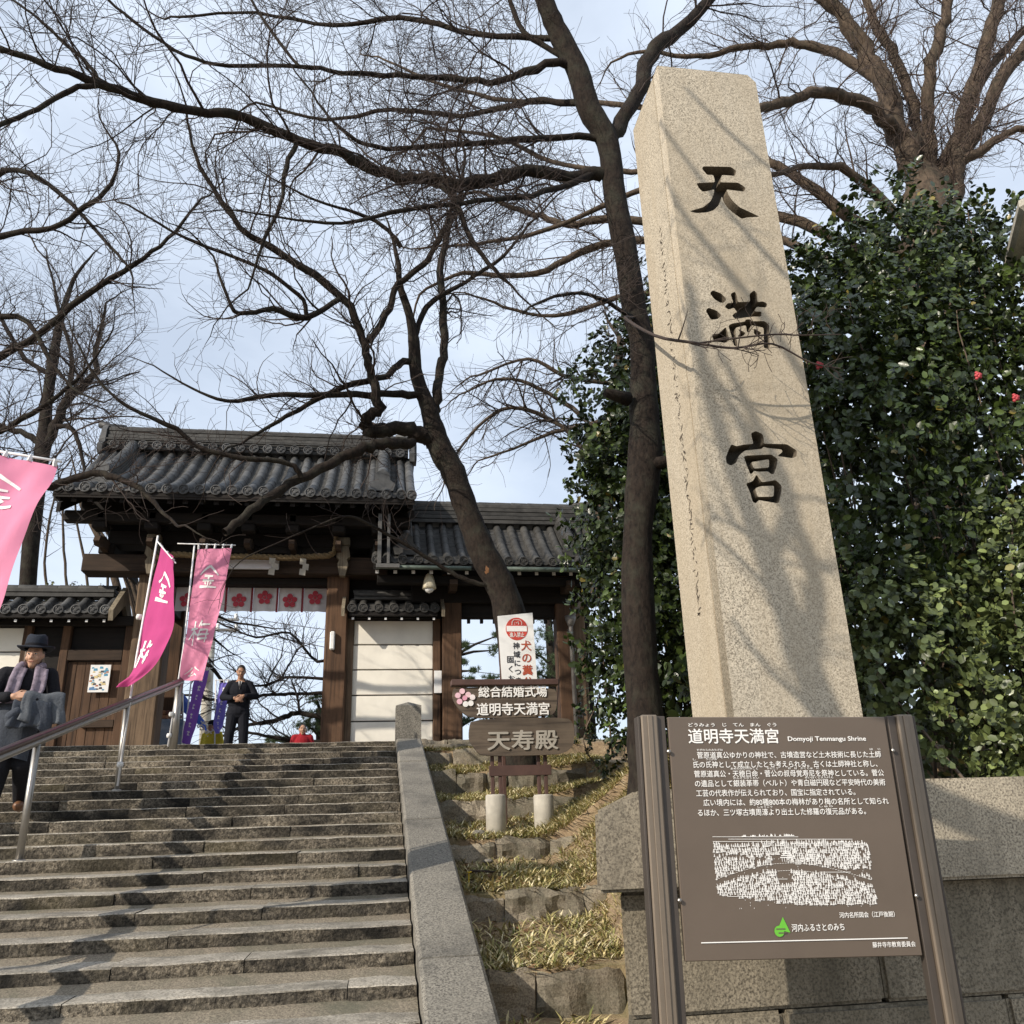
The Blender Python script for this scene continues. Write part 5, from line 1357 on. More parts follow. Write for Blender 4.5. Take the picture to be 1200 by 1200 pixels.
pine('pine_tree', 'dark green pine behind the woman in red', [(378, 980, 24, 7), (376, 900, 24, 6), (374, 830, 24, 4)],
     [(366, 838, 23.6, .4, .18), (358, 850, 23.6, .35, .15), (370, 820, 23.8, .3, .16), (372, 855, 23.7, .35, .18), (345, 866, 23.9, .4, .12), (322, 868, 24, .35, .1)], 45, 7)

# fallen leaves on the bank
rl = np.random.default_rng(19); n = 900
fx, fy = rl.uniform(.68, 2.9, n), rl.uniform(5.0, 14.4, n); ok = ~((fy < 6) & (fx > 1.35)); fx, fy = fx[ok], fy[ok]; n = len(fx)
fb = np.array([(x, y, H(x, y) + .018) for x, y in zip(fx, fy)]); az = rl.uniform(0, 6.28, n)
fd = np.stack([np.cos(az), np.sin(az), rl.normal(0, .15, n)], 1); fn = np.stack([rl.normal(0, .3, n), rl.normal(0, .3, n), np.ones(n)], 1); fn -= fd * (fn * fd).sum(1, keepdims=True); fn /= np.linalg.norm(fn, axis=1, keepdims=True)
tag(link('fallen_leaves', leaf_mesh('fallen_leaves', fb, fd, fn, rl.uniform(.035, .075, n), .9), straw('brown_fallen_leaf', [(.10, .05, .025), (.20, .10, .045), (.28, .17, .08), (.36, .25, .13)])), 'brown fallen leaves scattered over the bank', 'leaves', kind='stuff')
# ================================================================ lettering
def text_mesh(body, size, bold=0.0, extrude=0.0, align='LEFT', space=1.0, line=1.0, res=3):
    cu = bpy.data.curves.new('lettering', 'FONT')
    cu.body = body; cu.size = size; cu.extrude = extrude; cu.align_x = align
    cu.space_character = space; cu.space_line = line; cu.resolution_u = res
    o = bpy.data.objects.new('lettering', cu); COL.objects.link(o)
    bpy.context.view_layer.update()
    me = bpy.data.meshes.new_from_object(o.evaluated_get(bpy.context.evaluated_depsgraph_get()))
    bpy.data.objects.remove(o); bpy.data.curves.remove(cu)
    if bold:                                       # heavier strokes: the outline printed over itself a hair apart
        n = len(me.vertices); co = np.empty(n * 3); me.vertices.foreach_get('co', co); co = co.reshape(-1, 3)
        Vs = []; Fs = []; d = bold * size
        pl = [tuple(p.vertices) for p in me.polygons]
        for q, (dx, dy) in enumerate(((-d, 0), (d, 0), (0, d * .8), (0, -d * .8))):
            Vs += [(x + dx, y + dy, z + q * .00012) for x, y, z in co]; Fs += [tuple(i + q * n for i in f) for f in pl]
        bpy.data.meshes.remove(me); me = bpy.data.meshes.new('lettering'); me.from_pydata(Vs, [], Fs); me.update()
    return me
def fit_width(me, w):
    """scale a text mesh to the width w, its left edge at 0"""
    xs = [v.co.x for v in me.vertices]
    if not xs: return me
    a, b = min(xs), max(xs)
    me.transform(Matrix.Diagonal((w / (b - a), 1, 1, 1)) @ Matrix.Translation((-a, 0, 0)))
    return me
def letter(par, body, size, x, z, mat, y=0.0, bold=.0, width=None, extrude=.0, align='LEFT', name='lettering', rot=0.0, line=1.0):
    """text on an upright face looking towards -y, in its parent's own coordinates"""
    me = text_mesh(body, size, bold, extrude, align, line=line)
    if width: fit_width(me, width)
    me.transform(Matrix(((1, 0, 0, x), (0, 0, -1, y), (0, 1, 0, z), (0, 0, 0, 1))) @ Matrix.Rotation(rot, 4, 'Z'))
    return part(name, me, mat, par)

# ================================================================ brown information board
M['signbrown'] = plain('brown_sign_panel', (.115, .088, .066), .42, 0, .06, 4, .45)
M['signpost'] = plain('bronze_aluminium_post', (.20, .16, .12), .42, .4, .06, 14, .5)
M['signdark'] = plain('dark_bronze_channel', (.075, .062, .052), .5, .3, .08)
M['print'] = plain('white_print', (.80, .78, .74), .6, 0, .03)
M['green'] = plain('green_logo_print', (.13, .44, .04), .5, 0, .04)
SY = 3.50
c0, c1 = at(783, 843, SY), at(1030, 843, SY)
W = 1.0
sb = thing('information_board', 'brown information board with white Japanese text in front of the pillar', 'sign', ((c0[0] + c1[0]) / 2 - .035, SY, 0), rot=(0, rad(1.1), rad(-3.6)))
w_ = (c1[0] - c0[0]); hw = w_ / 2; zt = 2.0; hb = 0.915
part('panel', MB().bbox(-hw, hw, -.012, .012, zt - hb, zt, .003), M['signbrown'], sb)
part('panel_back', MB().bbox(-hw + .03, hw - .03, .013, .035, zt - hb + .03, zt - .03, .003), M['signdark'], sb)
for s in (-1, 1):                                            # fluted posts with a dark slot beside the panel
    a = s * (hw + .012)
    po = part('post', MB().bbox(min(a + s * .035, a + s * .105), max(a + s * .035, a + s * .105), -.03, .05, -.02, zt + .008, .006), M['signpost'], sb)
    part('post_slot', MB().bbox(min(a, a + s * .034), max(a, a + s * .034), -.012, .03, -.02, zt + .004, .002), M['signdark'], po)
    part('post_rib', MB().bbox(min(a + s * .058, a + s * .080), max(a + s * .058, a + s * .080), -.036, -.031, -.02, zt + .006, .003), M['signpost'], po)
    part('post_edge', MB().bbox(min(a + s * .107, a + s * .118), max(a + s * .107, a + s * .118), -.02, .05, -.02, zt + .002, .002), M['signdark'], po)
    for zz in (zt - .14, zt - .70):
        part('bolt', MB().lathe([(.008, 0), (.008, .006), (.004, .009)], (0, 0, 0), 8).mesh('bolt'), M['steel'], sb).matrix_basis = Matrix.Translation((s * (hw + .008), -.02, zz)) @ Matrix.Rotation(rad(90), 4, 'X')
yp = -.0150
def tl(u): return -hw + u * w_                               # u, v: fractions of the panel, v downwards
def tz(v): return zt - v * hb
letter(sb, '道明寺天満宮', .064, tl(.085), tz(.112), M['print'], yp, .016, .41 * w_)
letter(sb, 'どうみょう　じ　てん　まん　ぐう', .017, tl(.09), tz(.042), M['print'], yp, .015, .40 * w_)
letter(sb, 'Domyoji Tenmangu Shrine', .026, tl(.535), tz(.108), M['print'], yp, .02, .36 * w_)
body = [('　菅原道真公ゆかりの神社で、古墳造営など土木技術に長じた土師', .118, .953, .181), ('氏の氏神として成立したとも考えられる。古くは土師神社と称し、', .098, .93, .222), ('菅原道真公・天穂日命・菅公の叔母覚寿尼を祭神としている。菅公', .098, .953, .262),
        ('の遺品として銀装革帯（ベルト）や青白磁円硯など平安時代の美術', .098, .953, .303), ('工芸の代表作が伝えられており、国宝に指定されている。', .100, .81, .344), ('　広い境内には、約80種800本の梅林があり梅の名所として知られ', .128, .955, .384), ('るほか、三ツ塚古墳周濠より出土した修羅の復元品がある。', .100, .845, .426)]
for s_, a, b, v in body:
    letter(sb, s_, .0285, tl(a), tz(v), M['print'], yp, .008, (b - a) * w_)
for s_, a, b, v in (('すがわらのみちざね', .118, .235, .150), ('は　じ', .905, .955, .150), ('し', .098, .112, .191), ('うじがみ', .155, .205, .191), ('あめのほひのみこと', .262, .385, .232), ('かんこう', .425, .475, .232), ('お　ば　かくじゅ　に', .52, .66, .232),
                    ('ぎんそうかくたい', .27, .385, .273), ('せいはくじえんけん', .59, .72, .273), ('しゅうごう', .365, .43, .396), ('しゅら', .64, .70, .396)):
    letter(sb, s_, .0095, tl(a), tz(v), M['print'], yp, .01, (b - a) * w_)
letter(sb, '河内名所図会（江戸後期）', .022, tl(.665), tz(.845), M['print'], yp, .008, .24 * w_)
letter(sb, '河内ふるさとのみち', .029, tl(.455), tz(.893), M['print'], yp, .012, .225 * w_)
letter(sb, '藤井寺市教育委員会', .021, tl(.79), tz(.962), M['print'], yp, .008, .185 * w_)
part('white_rule', MB().box(tl(.07), tl(.945), yp - .001, yp, tz(.932), tz(.928)), M['print'], sb)
lg = MB(); cx, cz = tl(.412), tz(.882)
lg.add([(cx - .016, yp, cz - .004), (cx + .034, yp, cz - .016), (cx + .010, yp, cz + .040)], [(0, 1, 2)])
lg.add([(cx - .010 + .020 * math.cos(q * .52), yp - .0006, cz - .010 + .020 * math.sin(q * .52)) for q in range(12)], [tuple(range(12))])
part('green_mark', lg, M['green'], sb)
mk = MB().box(cx - .022, cx + .014, yp - .0016, yp - .0012, cz - .004, cz + .000); mk.box(cx - .014, cx + .018, yp - .0016, yp - .0012, cz - .018, cz - .014)
part('mark_stripe', mk, M['signbrown'], sb)
# the woodcut view: groves, roofs, paths and hills as small printed strokes
ri = random.Random(12); il = MB(); zoff = [0]
def stroke(x, z, w, h, sk=0.0, tri=False):
    zoff[0] += 1; y = yp - .0002 - (zoff[0] % 40) * 1e-5
    if tri: il.add([(x - w / 2, y, z), (x + w / 2, y, z), (x + sk, y, z + h)], [(0, 1, 2)])
    else: il.add([(x - w / 2, y, z), (x + w / 2, y, z + sk), (x + w / 2, y, z + h + sk), (x - w / 2, y, z + h)], [(0, 1, 2, 3)])
def UV(u, v): return tl(.155 + .68 * u), tz(.515 + .30 * v)     # u, v inside the picture
def is_path(u, v):
    return abs(v - (.62 - .20 * math.sin(u * 3.4))) < .045 or (abs(u - .42 - .1 * (v - .4)) < .045 and .25 < v < .66) or (abs(v - (.40 + .12 * u)) < .030 and u > .52) or abs(v - .30 - .25 * (u - .2)) < .02 and u < .4
v = .10
while v < .97:
    u = ri.uniform(0, .01)
    while u < 1:
        du = ri.uniform(.010, .020)
        low = .95 - (.0 if u > .55 else .30 * (.55 - u)); top = .08 + .05 * math.sin(u * 9)
        if top < v < low and not is_path(u, v) and ri.random() < .93:
            x, z = UV(u, v + ri.uniform(-.012, .012)); s_ = ri.uniform(.6, 1.2)
            for q in range(3): stroke(x, z + .0046 * q * s_, (.0125 - .0034 * q) * s_, .0044 * s_, 0, True)
            if ri.random() < .4: stroke(x, z - .004 * s_, .0012, .004 * s_)
        elif ri.random() < .06: x, z = UV(u, v); stroke(x, z, .0014, .004)
        u += du
    v += .036
for q in range(60):
    u = q / 60; v = .62 - .20 * math.sin(u * 3.4)
    for dv in (-.05, .05):
        x, z = UV(u, v + dv); stroke(x, z, .008, .0012)
for u, v, s_ in ((.46, .22, 1.6), (.62, .20, 1.2), (.34, .30, .8), (.72, .33, .9), (.53, .33, .8), (.24, .26, .7)):   # small roofs
    x, z = UV(u, v)
    for q in range(4): stroke(x, z - q * .0045 * s_, .034 * s_ * (.5 + .16 * q), .0022 * s_)
    for q in range(5): stroke(x + (q - 2) * .006 * s_, z - .022 * s_, .0018, .010 * s_)
for u0, u1, v in ((0, .55, .0), (.1, .9, .035), (.5, .98, .11), (0, .4, .065), (.06, .2, .80), (.30, .45, .58), (.66, .86, .50)):
    xa, za = UV(u0, v); xb, zb = UV(u1, v + .03 * (u1 - u0)); il.add([(xa, yp - .0003, za), (xb, yp - .0003, zb), (xb, yp - .0003, zb + .0016), (xa, yp - .0003, za + .0016)], [(0, 1, 2, 3)])
for q in range(46):
    u = .18 + .34 * ri.random() if q < 30 else .75 + .15 * ri.random(); x, z = UV(u, .0 if q < 30 else .10); stroke(x, z, ri.uniform(.004, .012), ri.uniform(.003, .011), 0, True)
part('printed_view', il, M['print'], sb, kind='stuff')

# ================================================================ wooden wedding-hall signboard
M['board'] = wood('grey_signboard_wood', (.115, .088, .064), (.042, .032, .025), 'x', .8, 16, .5)
M['postred'] = plain('red_brown_steel', (.075, .040, .031), .6, 0, .2)
M['concrete'] = plain('pale_concrete', (.40, .37, .31), .9, 0, .18, 8, .2, .4)
M['lgrey'] = plain('grey_cut_letter', (.34, .31, .26), .6)
WY = 9.2
def wx(px, py, Y=WY): p = at(px, py, Y); return p[0], p[2]
ws = thing('wooden_signboard', 'dark wooden wedding hall signboard on posts in concrete stumps', 'sign', (1.4, WY, 1.6))
def plank(outline, y0, y1):
    q = []; n_ = len(outline)                                 # round the sawn corners
    for i_ in range(n_):
        p0_, p1_, p2_ = (np.array(outline[(i_ + d_) % n_], float) for d_ in (-1, 0, 1))
        for f_ in (.3, .1): q.append(p1_ + (p0_ - p1_) * f_ * (1 if f_ > .2 else 1) + (p2_ - p1_) * (.0 if f_ > .2 else .1))
        q.append(p1_ + (p2_ - p1_) * .3)
    return MB().prism([wx(*p_) for p_ in q], 'y', y0, y1)
ctop = [(532, 806), (648, 806), (652, 815), (651, 833), (644, 840), (552, 843), (538, 833), (530, 820), (530, 812)]
cbot = [(552, 843), (662, 841), (671, 848), (672, 872), (663, 882), (648, 885), (565, 887), (557, 880), (549, 868), (549, 856)]
pt = part('upper_board', plank(ctop, WY - .05, WY), M['board'], ws)
pb = part('lower_board', plank(cbot, WY - .06, WY - .005), M['board'], ws)
a = wx(528, 799); b = wx(653, 799)
part('cap_rail', MB().bbox(a[0], b[0], WY - .09, WY + .05, b[1] - .045, b[1] + .02, .008), M['postred'], ws)
def wl(par, body, px0, px1, py, size, mat, bold, y):
    x0, z0 = wx(px0, py); x1, _ = wx(px1, py); return letter(par, body, size, x0, z0, mat, y, bold, x1 - x0, .006)
wl(pt, '総合結婚式場', 560, 640, 817, .128, M['print'], .016, WY - .056)
wl(pt, '道明寺天満宮', 558, 643, 838, .138, M['print'], .016, WY - .056)
wl(pb, '天寿殿', 570, 653, 878, .215, M['lgrey'], .02, WY - .068)
fl5 = [((541, 811), (.72, .48, .52)), ((548, 815), (.72, .50, .52)), ((553, 818), (.74, .66, .64)), ((551, 825), (.78, .76, .72)), ((545, 826), (.78, .76, .72)), ((538, 823), (.70, .42, .48)), ((536, 816), (.70, .45, .50)), ((544, 819), (.62, .30, .38))]
for q, ((px, py), c) in enumerate(fl5):
    x, z = wx(px, py); s_ = .030 if q < 7 else .026
    part('petal_disc', MB().prism([(x + s_ * math.cos(t * .52), z + s_ * math.sin(t * .52)) for t in range(12)], 'y', WY - .062 - .001 * q, WY - .049), plain('petal%d' % q, c, .5), pt)
for px in (577, 586, 631, 639):
    x, z = wx(px, 885); z1 = wx(px, 812)[1]
    part('post', MB().bbox(x - .018, x + .018, WY + .002, WY + .05, 1.9, z1, .004), M['postred'], ws)
a = wx(573, 904); b = wx(646, 902)
part('cross_plate', MB().bbox(a[0], b[0], WY - .012, WY + .001, a[1] - .05, a[1] + .055, .004), M['postred'], ws)
for px in (581, 637):
    x, z = wx(px, 932)
    part('concrete_stump', MB().lathe([(.105, -.6), (.105, -.01), (.095, .008), (.002, .012)], (x, WY + .02, z), 18), M['concrete'], ws, True)

# ================================================================ white notice with the red no-entry disc
NY = 9.55
ns = thing('warning_sign', 'white no-dogs notice with red no-entry disc behind the wooden signboard', 'sign', (1.4, NY, 1.7))
ppx = [(583, 722), (624, 718), (631, 820), (590, 822)]
q = [at(x, y, NY) for x, y in ppx]
part('panel', MB().prism([(p[0], p[2]) for p in q][::-1], 'y', NY, NY + .012), M['white'], ns)
xs0 = at(590, 860, NY)[0]; part('stake', MB().bbox(xs0 - .02, xs0 + .02, NY + .013, NY + .05, 1.6, q[0][2] - .1, .004), M['postred'], ns)
M['redprint'] = plain('red_print', (.52, .06, .04), .55); M['ink'] = plain('black_ink', (.03, .03, .035), .6)
M['redbrown'] = plain('red_brown_ink', (.40, .07, .03), .6)
cx, _, cz = at(605.5, 737, NY)
part('red_disc', MB().prism([(cx + .128 * math.cos(t * math.pi / 14), cz + .132 * math.sin(t * math.pi / 14)) for t in range(28)], 'y', NY - .003, NY - .001), M['redprint'], ns)
part('white_bar', MB().box(cx - .118, cx + .118, NY - .0055, NY - .004, cz - .030, cz + .034), M['white'], ns)
letter(ns, '進入禁止', .062, cx - .085, cz - .092, M['print'], NY - .0055, .015, .17)
dog = MB()                                                      # outline of a dog inside the disc
dp = [(-.055, .045), (-.05, .085), (-.03, .105), (.01, .105), (.045, .10), (.06, .08), (.058, .045)]
dog.tube([(cx + x, NY - .006, cz + z) for x, z in dp], .0035, 4); dog.tube([(cx + x, NY - .006, cz + z) for x, z in [(-.02, .05), (-.025, .08), (0, .066), (.02, .085), (.025, .05)]], .003, 4)
part('dog_outline', dog, M['print'], ns)
def column(par, s, px, py0, py1, size, mat, y):
    n = len(s)
    for i, ch in enumerate(s):
        p = at(px + (py0 + (py1 - py0) * i / max(1, n - 1) - 750) * .06, py0 + (py1 - py0) * i / max(1, n - 1), NY)
        letter(par, ch, size, p[0], p[2] - size * .35, mat, y, .02, None, 0, 'CENTER', 'character')
column(ns, '犬の糞公害', 616, 757, 814, .125, M['redbrown'], NY - .004)
column(ns, '神域につき犬の', 604.5, 757, 818, .082, M['ink'], NY - .004)
column(ns, '固くお断り', 596.5, 773, 818, .085, M['ink'], NY - .004)

# ================================================================ handrail in the middle of the stairs
M['maroon'] = plain('brown_rail_cover', (.085, .055, .05), .3, .5, .1)
hr = thing('handrail', 'stainless steel handrail running down the middle of the stone stairs', 'handrail', (-2.92, 8, 1.4))
def stp(i): return SY0 - ST * i + .12, SZ0 - SR * i
rp_ = []
for i in (25, 19, 13, 7, 1):
    y, z = stp(i); rp_.append((-2.92, y, z + .98))
    r_ = .055 if i == 1 else .030
    part('post', MB().tube([(-2.92, y, z - .01), (-2.92, y, z + .95)], r_, 12), M['steel'], hr, True)
    if i != 1: part('foot_ring', MB().lathe([(.055, 0), (.05, .012), (.032, .016)], (-2.92, y, z), 12), M['steel'], hr, True)
y, z = stp(1); rp_[-1] = (-2.92, y + .15, z + .98 + .03)
part('rail', MB().tube([(x, yy, zz - .02) for x, yy, zz in rp_], .034, 12), M['steel'], hr, True)
part('rail_cover', MB().tube([(x + .012, yy, zz + .028) for x, yy, zz in rp_], .030, 10), M['maroon'], hr, True)  # brown reflection along the top of the steel tube, put in as a coloured tube

# ================================================================ banners
def fabric(name, c, thin=.35):
    k = N(name); co = k.co()
    cc = k.ramp(k.noise(co, 4, 4), [(.3, tuple(x * .92 for x in c)), (.7, tuple(min(1, x * 1.06) for x in c))])
    k.col(cc).set(.85, spec=.15)
    tr = k.n('ShaderNodeBsdfTranslucent'); k.l(cc, tr.inputs['Color']); ms = k.n('ShaderNodeMixShader'); ms.inputs[0].default_value = thin
    k.l(k.b.outputs[0], ms.inputs[1]); k.l(tr.outputs[0], ms.inputs[2]); k.l(ms.outputs[0], k.o.inputs['Surface']); return k.m
M['pink'] = fabric('pink_banner_cloth', (.82, .30, .45)); M['hotpink'] = fabric('deep_pink_banner_cloth', (.60, .09, .27)); M['purple'] = fabric('purple_banner_cloth', (.27, .12, .50)); M['blueviolet'] = fabric('violet_banner_cloth', (.20, .17, .55))
def banner(name, label, pole, bar, cloth, mat, marks, group, tabs=5, seed=1, ties=()):
    """pole: world points; bar: two world points; cloth: rows of (left, right) world points from the top down"""
    t = thing(name, label, 'banner', pole[0], group)
    part('pole', MB().tube(pole, [.013] * len(pole), 8), M['polewhite'], t, True)
    part('crossbar', MB().tube(bar, .009, 6), M['polewhite'], t, True)
    rows = catmull(np.array([np.concatenate([a, b]) for a, b in cloth]), 5); r = random.Random(seed); P = []; nx = 14
    ph = [r.uniform(0, 6) for _ in range(4)]
    top = None
    def surf(u, v, off=0.0):
        i = min(len(rows) - 1.001, v * (len(rows) - 1)); k0 = int(i); f = i - k0
        ro = rows[k0] * (1 - f) + rows[k0 + 1] * f
        p = ro[:3] * (1 - u) + ro[3:] * u
        e = ro[3:] - ro[:3]; e = e / (np.linalg.norm(e) + 1e-9); nrm = np.cross(e, [0, 0, 1.0]); nrm /= np.linalg.norm(nrm) + 1e-9
        if nrm[1] > 0: nrm = -nrm
        wv = .024 * math.sin(u * 5 + v * 6 + ph[0]) * (.3 + v) + .014 * math.sin(u * 11 - v * 4 + ph[1]) + .012 * math.sin(v * 13 + u * 3 + ph[2]) + .007 * math.sin(u * 17 + v * 22 + ph[3])
        return p + nrm * (wv + off)
    for j in range(36): P.append([surf(i / nx, j / 35) for i in range(nx + 1)])
    cl = part('cloth', MB().grid(P), mat, t, True)
    for q in range(tabs):
        u = (q + .1) / (tabs - .8); a = surf(min(1, u), 0); b = np.array(bar[0]) * 1.0
        f = (a - np.array(bar[0])) @ (np.array(bar[1]) - np.array(bar[0])) / np.sum((np.array(bar[1]) - np.array(bar[0])) ** 2); b = np.array(bar[0]) + (np.array(bar[1]) - np.array(bar[0])) * f
        part('tab', MB().tube([a, (a + b) / 2 + np.array([0, -.004, 0]), b + np.array([0, 0, .012])], [.016, .016, .014], 4), M['polewhite'], t)
    for ty in ties:
        part('cord_tie', MB().lathe([(.03, -.03), (.038, 0), (.03, .03)], ty, 8), M['cord'], t, True)
    lm = MB()
    for (u0, v0, u1, v1, wd) in marks:                        # brush strokes laid on the cloth
        A, B = [], []
        for q in range(5):
            f = q / 4; u, v = u0 + (u1 - u0) * f, v0 + (v1 - v0) * f; d = np.array([u1 - u0, (v1 - v0) * 3.0]); d /= np.linalg.norm(d) + 1e-9
            ww = wd * (1 - .45 * f); nu, nv = -d[1] * ww, d[0] * ww / 3.0
            A.append(surf(min(1, max(0, u + nu)), min(1, max(0, v + nv)), .006)); B.append(surf(min(1, max(0, u - nu)), min(1, max(0, v - nv)), .006))
        lm.grid([A, B])
    if marks: part('brush_lettering', lm, M['print'], cl, kind='stuff')
    return t
def glyph(strokes, cu_, cv, su, sv, wd): return [(cu_ + a * su, cv + b * sv, cu_ + c * su, cv + d * sv, wd) for a, b, c, d in strokes]
KIN = [(0, -1, -1, -.2), (0, -1, 1, -.2), (-.45, -.1, .45, -.1), (0, -.1, 0, .75), (-.6, .3, .6, .3), (-.35, .45, -.2, .65), (.35, .45, .2, .65), (-.9, .85, .9, .85)]
UME = [(-.9, -.35, -.2, -.35), (-.55, -1, -.55, 1), (-.55, -.2, -1, .5), (-.5, -.1, -.2, .2), (.15, -1, -.1, -.5), (.1, -.65, .95, -.65), (.1, -.2, .0, .55), (.1, -.2, .8, -.2), (.8, -.2, .7, .9), (-.15, .2, 1, .2), (0, .55, .9, .55)]
MAT = [(-.1, -1, -.9, 0), (.2, -1, 1, -.1), (0, -.4, -.6, .5), (-.6, .5, .7, .5), (.3, .1, .8, .9)]
G_ = 'pink festival banners tied to the handrail'
# banner tied to the middle rail post
y7, z7 = stp(7); y1, z1 = stp(1); y13, z13 = stp(13)
b7 = (-2.90, y7 - .06, z7 + .05); t7 = tuple(at(185, 628, y7 + .25))
bar7 = [at(184, 634, y7 + .22), at(206, 660, y7 - .30)]
L7 = [at(190, 640, y7 + .20), at(178, 690, y7 + .15), at(166, 745, y7 + .1), at(153, 790, y7), at(139, 806, y7 - .05)]
R7 = [at(203, 655, y7 - .30), at(207, 700, y7 - .32), at(199, 745, y7 - .3), at(178, 780, y7 - .25), at(150, 803, y7 - .15)]
banner('festival_banner', 'deep pink banner turned edge-on, tied to the middle handrail post', [b7, tuple(at(160, 770, y7 + .05)), t7], bar7, list(zip(L7, R7)), M['hotpink'],
       glyph(KIN, .45, .22, .30, .09, .035) + glyph(UME, .32, .62, .28, .09, .035), G_, 3, 3, [(b7[0], b7[1], z7 + .28), tuple(at(147, 826, y7 - .03)), tuple(at(163, 723, y7 + .12))])
b1 = (-2.98, y1 - .05, z1 + .05); t1 = tuple(at(228, 638, y1 + .05))
bar1 = [at(208, 637, y1 + .05), at(276, 639, y1 - .05)]
L1 = [at(231, 643, y1), at(225, 690, y1), at(219, 740, y1), at(213, 785, y1), at(211, 797, y1)]
R1 = [at(272, 643, y1 - .06), at(263, 690, y1 - .1), at(253, 735, y1 - .1), at(243, 775, y1 - .1), at(238, 798, y1 - .1)]
banner('festival_banner', 'light pink banner facing front, tied to the top handrail post', [b1, tuple(at(215, 760, y1)), t1], bar1, list(zip(L1, R1)), M['pink'],
       glyph(KIN, .48, .18, .27, .07, .026) + glyph(UME, .45, .52, .32, .075, .026) + glyph(MAT, .42, .84, .30, .08, .026), G_, 5, 5, [(b1[0], b1[1], z1 + .5), (b1[0], b1[1], z1 + .95), (b1[0], b1[1], z1 + .2)])
y19, z19 = stp(19)
b0 = (-2.90, y19 - .06, z19 + .05); t0_ = tuple(at(-30, 520, 5.7))
bar0 = [at(-32, 524, 5.7), at(72, 541, 5.55)]
L0 = [at(-25, 530, 5.68), at(-42, 590, 5.66), at(-62, 680, 5.62), at(-80, 760, 5.6), at(-95, 830, 5.55)]
R0 = [at(66, 546, 5.56), at(48, 590, 5.5), at(18, 660, 5.45), at(-8, 730, 5.4), at(-32, 800, 5.4)]
banner('festival_banner', 'large pink banner cut by the left edge of the photo', [b0, t0_], bar0, list(zip(L0, R0)), M['pink'],
       glyph(KIN, .34, .19, .30, .085, .03) + glyph(UME, .35, .52, .33, .085, .03), G_, 4, 8, [])

# purple banners inside the gate
def px_banner(label, name, Y, pl, pr_, mat, marks, seed):
    L = [at(*p, Y) for p in pl]; R = [at(*p, Y - .05) for p in pr_]
    base = at(pl[-1][0] - 2, 905, Y)
    banner(name, label, [tuple(base), tuple(at(pl[0][0] - 4, pl[0][1] - 4, Y + .02))], [at(pl[0][0] - 5, pl[0][1] - 3, Y), at(pr_[0][0] + 3, pr_[0][1] - 3, Y - .05)], list(zip(L, R)), mat, marks, 'purple banners inside the gate', 3, seed)
kana = [m for q in range(7) for m in glyph([(-.8, -.6, .8, -.5), (.1, -1, -.5, 1), (-.6, .4, .8, .8)], .55 - .02 * q, .12 + .12 * q, .14, .035, .03)]
px_banner('tall purple banner with white script beside the rail top', 'festival_banner', 17.2, [(230, 786), (224, 815), (218, 845), (213, 870)], [(246, 786), (238, 815), (230, 845), (223, 875)], M['purple'], kana, 11)
px_banner('small violet banner partly hidden by the man in the suit', 'festival_banner', 18.0, [(257, 800), (254, 822), (251, 845), (253, 860)], [(268, 800), (266, 822), (262, 845), (258, 858)], M['blueviolet'], kana, 12)

# ================================================================ stall tent, display case, utility pole, wires inside the gate
M['tentblue'] = fabric('blue_tent_cloth', (.02, .06, .30), .25)
tn = thing('stall_tent', 'blue canopy tent of a stall just inside the gate', 'tent', at(200, 880, 18.5))
def q3(px, py, Y): return tuple(at(px, py, Y))
tc_ = MB().add([q3(150, 808, 18.0), q3(213, 818, 18.0), q3(190, 797, 18.9), q3(150, 790, 18.9), q3(240, 845, 20), q3(205, 800, 20)], [(0, 1, 2, 3), (1, 4, 5, 2)])
part('canopy', tc_, M['tentblue'], tn)
part('valance', MB().add([q3(150, 808, 17.99), q3(213, 818, 17.99), q3(213, 833, 17.99), q3(150, 831, 17.99), q3(243, 858, 20), q3(240, 845, 20)], [(0, 1, 2, 3), (1, 5, 4, 2)]), M['tentblue'], tn)
for px in (152, 214): part('leg', MB().tube([q3(px, 880, 18.0), q3(px, 812, 18.0)], .02, 6), M['steel'], tn)
part('lettering', text_mesh('おみやげ', .22, .02), M['print'], tn).matrix_world = Matrix.Translation(Vector(at(229, 850, 18.5))) @ Matrix.Rotation(rad(90), 4, 'X') @ Matrix.Rotation(rad(-40), 4, 'Z')
k = N('clouded_acrylic'); co = k.co()
k.col(k.ramp(k.noise(co, 4, 5, .6), [(.35, (.16, .24, .34)), (.6, (.38, .46, .55)), (.75, (.62, .66, .70))])).set(.12, spec=.6); M['acrylic'] = k.m
dc = thing('display_case', 'pale blue plastic sheeted stall front under the blue tent', 'stall', at(195, 885, 17.6))
a, b = at(177, 843, 17.6), at(215, 845, 17.6); z0 = 2.88
part('front_sheet', MB().bbox(a[0], b[0], 17.58, 17.60, z0, a[2], .004), M['acrylic'], dc)
part('counter', MB().bbox(a[0], b[0], 17.61, 18.1, z0, a[2] - .02, .01), M['white'], dc)
for i in range(16):
    p = at(179 + (i % 8) * 4.6, 840 - (i // 8) * 5, 17.8)
    part('packet', MB().bbox(p[0] - .035, p[0] + .035, 17.7, 17.8, p[2] - .04, p[2] + .03, .012), plain('packet%d' % i, random.choice([(.42, .22, .12), (.16, .07, .05), (.55, .36, .25)]), .6), dc)
up_ = thing('utility_pole', 'grey concrete utility pole with crossarms seen through the gate', 'pole', at(238, 920, 30))
p0, p1 = at(236, 930, 30), at(249, 712, 30)
part('shaft', MB().tube([p0, p1], [.19, .15], 12), M['concrete'], up_, True)
